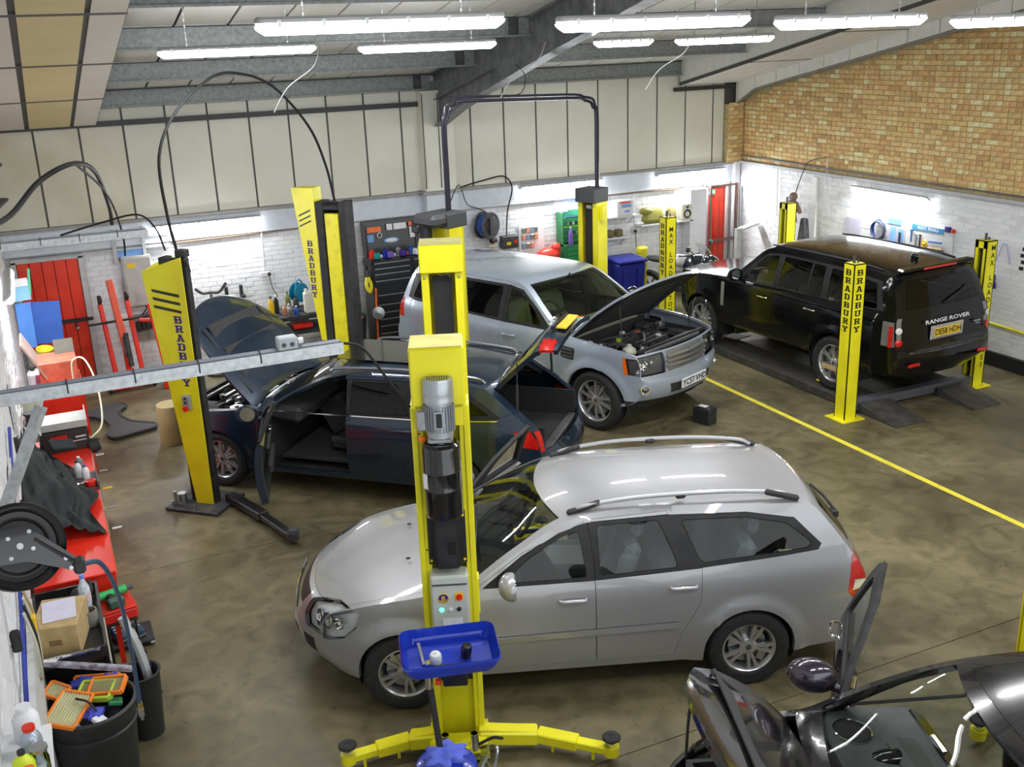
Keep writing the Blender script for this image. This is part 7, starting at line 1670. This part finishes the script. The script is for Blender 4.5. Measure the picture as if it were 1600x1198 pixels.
b = MB(); b.box((0,0,.55),(.5,.9,1.06),None,0,.006); b.build('body', REDP, t); b = MB(); b.box((.02,.1,1.22),(.42,.5,.28),None,0,.006); b.build('inner_box', mat('faded_red', (.40,.09,.05), .5, var=.2), t)
MB().box((-.22,.12,1.40),(.02,.62,.50),(0,-.45,0)).build('lid', mat('faded_lid', (.26,.18,.15), .5, var=.2), t); MB().box((.12,.25,1.42),(.22,.02,.22),(-.2,0,0)).build('mirror_panel', mat('dull_glass', (.12,.12,.10), .2), t)
hose('hose_loop', [(.1,12.7,1.1),(.12,12.7,1.38),(.25,12.6,1.42),(.33,12.2,1.2),(.30,11.6,.95),(.15,11.2,.93)], .010, mat('cream_hose', (.6,.56,.40), .5), 'cream hose looping off the red steel box', 'hose')
t = empty('clamp_head', (.13,11.0,.915), 0, 'black and white round fitting at the edge of the red cabinet', 'fitting'); MB().lathe([(0,0),(.07,0),(.08,.04),(.06,.1),(0,.1)], (0,0,0),(1,0,.2),16).build('body', BLKM, t); MB().ball((-.02,.06,.07),.05).build('knob', OFFW, t)
for k in range(6): tag(MB().cyl((.17,9.0+.48*k,.84),(.25,9.0+.48*k,.84),.010,n=6).build('hanging_key', (PAPER,STEEL,PLY,STEEL,PAPER,DGREY)[k]), ('nearest','second','third','fourth','fifth','farthest')[k]+' small tool clipped along the front edge of the red cabinet', 'tool', 'small tools on the cabinet edge')
# blue folders, posters, funnel, jugs near left wall
t = empty('display_board', (-.16,14.55,1.20), 0, 'folded blue display board in front of the left red door', 'board'); MB().box((.09,-.02,.26),(.34,.02,.56),(0,.05,-.1),0,.003).build('dark_wing', BLUEC, t); MB().box((-.17,-.06,.26),(.2,.02,.60),(0,.03,.45),0,.003).build('light_wing', mat('pale_blue_card', (.09,.25,.68), .6), t); MB().box((-.05,.05,-.58),(.04,.04,1.24)).build('support', DGREY, t)
t = tag(MB().box((-.32,14.5,1.92),(.22,.02,.26),(0,0,.2)).build('poster', mat('sky_card', (.25,.5,.7), .6)), 'pale blue and white sheet pinned above the blue display board', 'poster'); MB().box((-.32,14.48,2.03),(.20,.01,.10),(0,0,.2)).build('white_print', PAPER, t)
tag(MB().box((-.20,14.52,2.02),(.03,.02,.34),(0,.1,0)).build('green_strip', mat('strip_green', (.05,.5,.25), .5)), 'green strip beside the left red door', 'strip')
t = empty('funnel', (-.18,14.05,1.02), 0, 'yellow plastic funnel below the blue display board', 'funnel'); FY = mat('funnel_yellow', (.55,.48,.02), .35); MB().lathe([(.02,0),(.03,.08),(.10,.2),(.105,.24),(.095,.24),(.025,.09)], (0,0,0),(.1,-.2,1),20).build('cone', FY, t)
t = empty('jerry_can', (-.3,13.9,.78), 0, 'white plastic can under the yellow funnel', 'can'); MB().box((0,0,.12),(.22,.2,.24),None,0,.04).build('can_body', PAPER, t); MB().cyl((-.04,0,.24),(-.04,0,.28),.03,n=12).build('cap', BLKM, t)
t = empty('jerry_can', (-.37,12.45,.92), 0, 'pale green plastic can with black cap by the left wall', 'can'); MB().box((0,0,.13),(.2,.3,.26),None,0,.05).build('can_body', mat('pale_green_plastic', (.55,.6,.45), .5), t); MB().cyl((.0,-.05,.26),(.0,-.05,.30),.04,n=12).build('cap', BLKM, t)
t = empty('side_table', (-.33,13.75,0), 0, 'low grey stand under the plastic cans', 'table'); MB().box((0,0,.75),(.3,.6,.04)).build('top', mat('stand_top', (.4,.4,.4), .5), t)
for y in (-.25,.25): MB().box((0,y,.37),(.05,.05,.74)).build('leg', DGREY, t)
tag(MB().lathe([(0,0),(.07,0),(.075,.02),(.05,.03),(.05,.12),(.07,.13),(.075,.15),(0,.15)], (-.40,12.0,.92),(0,0,1),18).build('wire_spool', BLKM), 'black and white spool by the left wall', 'spool')
for y in (12.4,12.55): pass
# near left: hose reel
t = empty('hose_reel', (-.30,4.62,2.77), 0, 'big black hose reel at the left photo edge', 'hose reel'); RB = mat('reel_black', (.010,.010,.011), .25, spec=.4); rx_ = Vector((.15,-.88,.42)).normalized()
for k in (-1,1): MB().lathe([(.05,.0),(.11,.004),(.115,.012),(.125,.004),(.15,.006),(.155,.014),(.165,.006),(.18,.012),(.188,.02),(.19,.012),(.186,.004),(.05,-.004)], rx_*(.045*k), rx_*k, 40).build('flange', RB, t)
MB().cyl(rx_*-.05, rx_*.05, .13, n=28).build('drum', RB, t)
ax_, ay_, az_ = frame_of(rx_); right = Vector((1,0,0)); right = (right-rx_*right.dot(rx_)).normalized(); upv = rx_.cross(right); upv = upv if upv.z > 0 else -upv
c0 = rx_*.075
plate = [(-.20,.07),(.02,.085),(.07,.05),(.24,-.12),(.22,-.16),(.02,-.07),(-.20,-.06)]
Mp = Matrix((right, upv, right.cross(upv))).transposed().to_4x4(); Mp.translation = c0
b = MB(); b.prism(rounded(plate,.02), .008, Mp); pt = b.build('arm_plate', BLKG, t)
for x, y in ((-.04,.04),(.045,.055),(-.04,-.045),(.05,-.02),(.17,-.09),(.2,-.115),(.185,-.135)): MB().cyl(Mp @ Vector((x,y,-.002)), Mp @ Vector((x,y,.014)), .009, n=10).build('bolt', STEEL, pt)
MB().cyl(Mp @ Vector((0,0,-.002)), Mp @ Vector((0,0,.022)), .014, n=14).build('axle', STEEL, pt)
for dx_ in (.0,.03): MB().seg(Mp @ Vector((.06+dx_,.02-dx_,.01)), Mp @ Vector((.2+dx_*.3,-.115,.01)), .008,.012).build('rib', BLKG, pt)
hp = Vector((-.30,4.62,2.77)); q = Mp @ Vector((.22,-.13,.0))
MB().box(q,(.05,.06,.07),None,0,.012).build('hose_guide', BLKM, t)
hose('air_hose', [hp+q, (.02,4.95,2.45),(.08,5.4,2.0),(.10,5.9,1.35),(.10,6.05,.95)], .012, mat('air_hose_blue', (.03,.07,.14), .4), 'dark blue air hose hanging from the big black reel', 'hose')
t = empty('hose_nozzle', (.10,6.05,.95), 0, 'brass and steel connector at the end of the dark blue hose', 'nozzle'); MB().cyl((0,0,0),(.0,.02,-.06),.015,n=10).build('brass_ferrule', mat('brass', (.6,.42,.12), .25, .9), t); MB().cyl((0,.02,-.06),(.0,.03,-.12),.018,n=10).cyl((0,.03,-.12),(0,.035,-.15),.010,n=8).build('coupler', STEEL, t)
# black trolley with cardboard box, bottle
t = empty('service_trolley', (-.255,7.42,0), 0, 'black steel service trolley beside the left wall', 'trolley')
b = MB(); b.box((0,0,.84),(.46,1.0,.02)).box((0,-.5,.87),(.46,.02,.08)).box((0,.5,.87),(.46,.02,.08)).box((-.22,0,.87),(.02,1.0,.08)).box((.22,0,.87),(.02,1.0,.08)); b.build('top_tray', BLK, t)
MB().box((0,0,.30),(.46,1.0,.03)).build('lower_tray', BLK, t); MB().box((0,-.50,.60),(.44,.015,.46),None,0,.004).build('front_panel', BLKG, t)
for x in (-.21,.21):
    for y in (-.48,.48): MB().box((x,y,.44),(.03,.03,.84)).build('post', BLK, t)
MB().tube([(-.18,-.52,.90),(-.16,-.56,.93),(.14,-.56,.93),(.18,-.52,.90)],.014,8,smooth=3).build('handle', CHROME, t); MB().box((.235,0,.70),(.012,.9,.10)).build('side_strip', mat('strip_cream', (.5,.48,.36), .5), t)
t = empty('cardboard_box', (-.30,7.20,.853), R(-12), 'open cardboard box with papers on the black trolley', 'box'); b = MB(); b.box((0,0,.12),(.30,.42,.24),None,0,.004); b.build('carton', CARD, t); MB().box((.0,.02,.245),(.22,.30,.006),(0,0,.2)).build('papers', mat('lilac_sheets', (.62,.60,.72), .7), t); MB().box((.0,-.213,.12),(.08,.004,.04)).build('hand_hole', mat('carton_shadow', (.22,.14,.06), .8), t)
t = empty('water_bottle', (-.12,7.58,.853), 0, 'clear plastic water bottle with blue cap on the black trolley', 'bottle'); MB().lathe([(0,0),(.04,0),(.043,.02),(.038,.05),(.043,.08),(.038,.11),(.043,.14),(.04,.2),(.018,.25),(.015,.28)], (0,0,0),(0,0,1),18).build('bottle_body', mat('pet_plastic', (.58,.64,.72), .15, var=.2, scale=30), t); MB().cyl((0,0,.27),(0,0,.30),.018,n=12).build('cap', mat('cap_blue', (.15,.25,.7), .4), t); MB().lathe([(.0435,.09),(.0435,.15)], (0,0,0),(0,0,1),18).build('label', mat('pink_label', (.7,.5,.55), .6), t)
tag(MB().lathe([(0,0),(.05,0),(.06,.05),(.055,.12),(.045,.12),(.05,.05),(0,.03)], (-.11,7.36,.853),(0,0,1),20).build('grey_mug', mat('stone_grey', (.20,.19,.17), .6)), 'grey tub beside the water bottle on the trolley', 'tub')
tag(MB().ball((-.14,7.80,.90),.07,sc=(1.2,1,.7)).tube([(-.12,7.75,.92),(-.08,7.76,1.0),(-.07,7.7,.95)],.014,6,smooth=3).build('dark_respirator', BLKM), 'dark face mask on the far corner of the trolley', 'mask')
# red box with green drill, shoes on tray
t = empty('low_stool', (.08,7.78,0), R(8), 'thin legged black stool under the red tool case', 'stool'); MB().box((0,0,.65),(.24,.28,.02),None,0,.004).build('seat', BLK, t)
for x in (-.1,.1):
    for y in (-.12,.12): MB().cyl((x,y,0),(x,y,.64),.010,n=8).build('leg', BLK, t)
t = empty('red_case', (.08,7.78,.66), R(8), 'flat red tool case at the end of the red cabinet', 'case'); MB().box((0,0,.05),(.26,.30,.10),None,0,.02).build('case_body', mat('case_red', (.60,.02,.012), .35), t); MB().box((0,0,.105),(.26,.30,.012),None,0,.005).build('case_lid', REDP, t)
t = empty('cordless_drill', (.06,7.82,.773), R(15), 'bright green cordless impact wrench on the red case', 'drill'); GD = mat('drill_green', (.02,.42,.10), .4); MB().cyl((-.14,.02,.045),(.12,.02,.045),.034,n=14).build('motor_housing', GD, t); MB().cyl((.12,.02,.045),(.17,.02,.045),.02,n=10).build('chuck', DGREY, t); MB().box((-.02,-.05,.04),(.05,.14,.045),None,0,.012).build('grip', BLKM, t); MB().box((-.01,-.13,.035),(.12,.07,.07),None,0,.01).build('battery_pack', mat('pack_green', (.03,.10,.06), .5), t)
t = empty('boot_tray', (.14,8.50,0), 0, 'black tray on castors holding the blue shoes', 'tray'); MB().box((0,0,.05),(.40,.34,.03),None,0,.01).build('tray_body', BLKM, t)
for x in (-.18,.18): MB().lathe([(0,-.015),(.03,-.015),(.03,.015),(0,.015)], (x,-.14,.03),(1,0,0),12).build('castor', STEEL, t)
def shoe(x, y, rz_, lb):
    t = empty('work_shoe', (x,y,.065), rz_, lb, 'shoe', 'pair of blue work shoes'); b = MB(); pr = [(-.14,.035,.0,.07),(-.10,.045,.0,.09),(-.03,.04,.0,.085),(.04,.045,.0,.06),(.10,.045,.0,.045),(.14,.03,.0,.03)]; vs = []; n = 10
    for (xx, w, z0, h) in pr: vs += [(xx, w*math.cos(2*PI*k/n), .03+h*.5+h*.5*math.sin(2*PI*k/n)) for k in range(n)]
    fs = [(i*n+k,i*n+(k+1)%n,(i+1)*n+(k+1)%n,(i+1)*n+k) for i in range(5) for k in range(n)]+[tuple(range(n)), tuple(reversed(range(5*n,6*n)))]
    b.add(vs, fs); b.build('upper', mat('shoe_blue', (.02,.05,.10), .7), t); MB().box((0,0,.015),(.29,.09,.03),None,0,.012).build('sole', DGREY, t)
    MB().ball((-.09,0,.115),.03,sc=(1.4,.9,.3)).build('opening', BLKM, t)
    for k in range(3): MB().seg((.0+.03*k,-.03,.105-.012*k),(.0+.03*k,.03,.105-.012*k),.006,.006).build('lace', PAPER, t)
shoe(.05,8.50,R(-70),'left blue work shoe on the black tray'); shoe(.19,8.52,R(-64),'right blue work shoe on the black tray')
bin0 = set(COL.objects)
# waste bins
t = empty('waste_bin', (-.17,6.72,0), 0, 'large round black bin full of old filters at the bottom left', 'bin'); MB().lathe([(0,0),(.21,0),(.225,.02),(.275,.64),(.285,.66),(.295,.68),(.295,.71),(.275,.72),(.262,.70),(.258,.64),(.21,.04),(0,.04)], (0,0,0),(0,0,1),40).build('bin_body', mat('bin_black', (.014,.015,.015), .5), t)
MB().lathe([(.262,.55),(.278,.55),(.280,.57),(.266,.58)], (0,0,0),(0,0,1),40).build('rim_band', MATS['bin_black'], t); MB().lathe([(0,.52),(.24,.52)], (0,0,0),(0,0,1),24).build('rubbish_fill', mat('rubbish_dark', (.05,.05,.06), .9, bump=1., bscale=12), t)
FM = mat('filter_paper', (.52,.50,.30), .85, bump=.6, bscale=40); FO = mat('filter_frame_orange', (.85,.22,.02), .5); FG = mat('filter_frame_lime', (.45,.62,.05), .5)
def airfilter(c, s, rot, frame_m, lb, name='air_filter'):
    t = empty(name, c, 0, lb, 'air filter', 'old air filters in the big black bin'); t.rotation_euler = rot; w, l, h = s
    b = MB(); b.box((-w/2,0,0),(.018,l,h),None,0,.004).box((w/2,0,0),(.018,l,h),None,0,.004).box((0,-l/2,0),(w,.018,h),None,0,.004).box((0,l/2,0),(w,.018,h),None,0,.004); b.build('frame', frame_m, t)
    p = MB(); n = 22; vs = []
    for k in range(n+1): vs += [(-w/2+w*k/n,-l/2,.3*h*(1 if k % 2 else -.2)),(-w/2+w*k/n,l/2,.3*h*(1 if k % 2 else -.2))]
    p.add(vs,[(2*k,2*k+2,2*k+3,2*k+1) for k in range(n)]); p.build('pleated_paper', FM, t, smooth=0)
airfilter((-.30,6.62,.76),(.20,.28,.035),(R(12),R(8),R(-30)),FO,'orange framed square air filter lying flat at the left of the bin')
airfilter((-.36,6.86,.77),(.13,.12,.03),(R(10),R(20),R(-30)),FO,'small open orange frame behind the large filter in the bin')
airfilter((-.12,6.74,.77),(.14,.24,.05),(R(-8),R(-20),R(60)),FG,'lime framed air filter tilted in the middle of the bin')
airfilter((-.05,6.72,.80),(.12,.24,.04),(R(-10),R(-25),R(62)),FO,'orange trimmed air filter lying over the lime framed one')
airfilter((-.11,6.92,.72),(.10,.3,.03),(R(0),R(-60),R(70)),FO,'narrow orange filter standing at the back of the bin')
BR_ = mat('glove_blue', (.05,.07,.5), .6, bump=.5, bscale=30)
for k, (x, y, z, lb) in enumerate(((-.20,6.9,.76,'crumpled blue glove behind the orange filter'),(-.16,6.56,.72,'crumpled blue glove at the front of the bin'),(-.03,6.88,.75,'crumpled blue glove near the back rim of the bin'),(-.22,6.66,.70,'crumpled blue glove under the lime filter'))):
    b = MB(); b.ball((0,0,0),.055,sc=(1.2,.9,.6),n=16); b.v = [tuple(Vector(v)*(1+.35*math.sin(v[0]*110+v[1]*70+k)*math.sin(v[1]*95))) for v in b.v]; tag(b.build('glove', BR_, smooth=60), lb, 'glove', 'blue gloves in the bin').location = (x,y,z)
b = MB(); b.seg((-.42,7.0,.92),(.12,6.78,.84),.045,.035,bev=.006); t = tag(b.build('wiper_carton', mat('wiper_box', (.25,.24,.30), .4, var=.6, scale=18)), 'long slim printed wiper box lying across the big bin', 'box'); MB().seg((-.41,6.99,.941),(-.33,6.958,.938),.04,.004).build('white_end', PAPER, t)
hose('black_stick', [(-.25,6.66,.80),(-.18,6.60,.79),(-.14,6.52,.76)], .008, BLKM, 'thin black rod across the orange filter', 'rod')
for k, (x, y, z, m_, lb) in enumerate(((-.02,6.62,.73,GREENP,'green scrap at the right rim of the bin'),(-.13,6.50,.70,PAPER,'white wrapper at the front rim of the bin'),(.02,6.8,.74,CARD,'cardboard scrap at the right of the bin'),(-.28,6.5,.69,mat('silver_foil', (.5,.5,.5), .3, .8),'foil scrap at the front left of the bin'))): tag(MB().box((x,y,z),(.09,.07,.03),(.4*k,.3,.8*k),0,.006).build('scrap', m_), lb, 'rubbish', 'rubbish scraps in the bin')
t = empty('waste_bin', (.15,7.12,0), 0, 'smaller black bin holding a silver bumper trim behind the large bin', 'bin'); MB().lathe([(0,0),(.11,0),(.14,.5),(.15,.52),(.13,.52),(.105,.03),(0,.03)], (0,0,0),(0,0,1),28).build('bin_body', MATS['bin_black'], t)
t = empty('bumper_trim', (.15,7.15,.05), 0, 'silver ribbed plastic trim standing in the smaller bin', 'trim piece'); MB().tube([(.05,.03,.10),(.06,.03,.3),(.02,.07,.6),(-.05,.12,.85)],.035,8,smooth=4).build('trim_body', mat('silver_plastic', (.55,.56,.58), .35, .3), t)
for k in range(6): MB().box((.10-.02*k,.02+.015*k,.22+.11*k),(.07,.02,.035),(0,-.3,.3)).build('rib', BLKM, t)
for o in list(COL.objects):
    if o.parent is None and o not in bin0 and not (o.name.startswith('bumper_trim') or (o.name.startswith('waste_bin') and abs(o.location.x-.15) < .01)):
        o.location.x -= .02; o.location.y -= .14
structure(MB().box((-.47,6.1,.62),(.04,2.2,1.24)).build('trim_17', mat('wall_board_pale', (.55,.56,.54), .6)))
# shelf with cans on the left wall, bottom left
t = empty('wall_shelf', (-.41,3.90,1.97), 0, 'narrow white shelf on the left wall at the bottom left corner', 'shelf'); MB().box((0,0,0),(.22,1.1,.025)).build('board', WHITE, t); MB().box((-.06,.3,-.06),(.02,.02,.1)).build('bracket', DGREY, t)
cans = [(-.36,4.42,.055,.16,PAPER,PAPER,'white lidded tin at the back of the left shelf',.5),(-.34,4.24,.045,.17,mat('can_silver_blue', (.4,.45,.55), .3, .5),REDP,'silver and blue can with red cap on the left shelf',.5),(-.37,4.08,.045,.17,mat('can_lime', (.6,.75,.02), .4),BLKM,'lime topped spray bottle on the left shelf',.3),
        (-.345,3.98,.05,.15,ORANGE,ORANGE,'orange spray bottle on the left shelf',.35),(-.33,3.80,.05,.14,PAPER,REDP,'white can with red cap nearest on the left shelf',.5),(-.31,4.12,.035,.14,glass('clear_tub', (.8,.85,.85)),STEEL,'clear tub on the right of the left shelf',.9)]
for x, y, r, h, m_, cp, lb, nk in cans: bottle((x-.03,y-.04,1.985), r, h, m_, cp, lb, 'can', 'cans on the left wall shelf', nk)
# things fixed on the left wall
pipe('wall_pipe', [(XL+.03,9.0,1.9),(XL+.03,6.4,1.55),(XL+.03,5.4,1.45)], .014, mat('pipe_blue', (.02,.04,.35), .4), 'dark blue air line on the left wall')
t = empty('wall_rack', (XL+.05,6.6,1.30), 0, 'bundle of cables and a yellow tag on the left wall', 'cables')
for k in range(4): MB().tube([(0,-.3+.1*k,.3),(.03,-.25+.12*k,.05),(.02,-.1+.1*k,-.25),(.0,.1,-.4)],.010,6,smooth=4).build('cable', (OFFW,BLKM,OFFW,CARD)[k], t)
MB().box((.03,-.1,.12),(.03,.06,.10),None,0,.006).build('yellow_tag', PLY, t)
for k, (y, z, lb) in enumerate(((5.7,1.75,'small black bracket on the left wall'),(9.6,1.55,'black hook on the left wall above the jacket'))): tag(MB().box((XL+.03,y,z),(.05,.06,.12),None,0,.01).build('wall_hook', BLKM), lb, 'hook')
for k, (y, m_) in enumerate(((9.0,PAPER),(8.2,mat('newsprint', (.55,.55,.56), .8, var=.3, scale=40)),(7.3,PAPER),(10.4,MATS['newsprint']))): tag(MB().box((XL+.02,y,1.55+.1*(k % 2)),(.02,.5,.38)).build('wall_sheet', m_), '%s sheet pinned on the left wall' % ('upper white','printed','lower white','far printed')[k], 'notice', 'sheets on the left wall')
# rust stained wall stub and brackets at the left edge
structure(MB().box((XL+.02,13.2,2.9),(.05,.5,.9)).build('trim_18', BR[0]))
for z, lb in ((3.66,'upper dark steel bracket at the left edge'),(3.30,'lower dark steel bracket at the left edge')): tag(MB().seg((XL,12.0,z-.1),(-.28,12.3,z+.05),.16,.03,bev=.006).build('steel_bracket', DGREY), lb, 'bracket', 'dark brackets on the left wall')
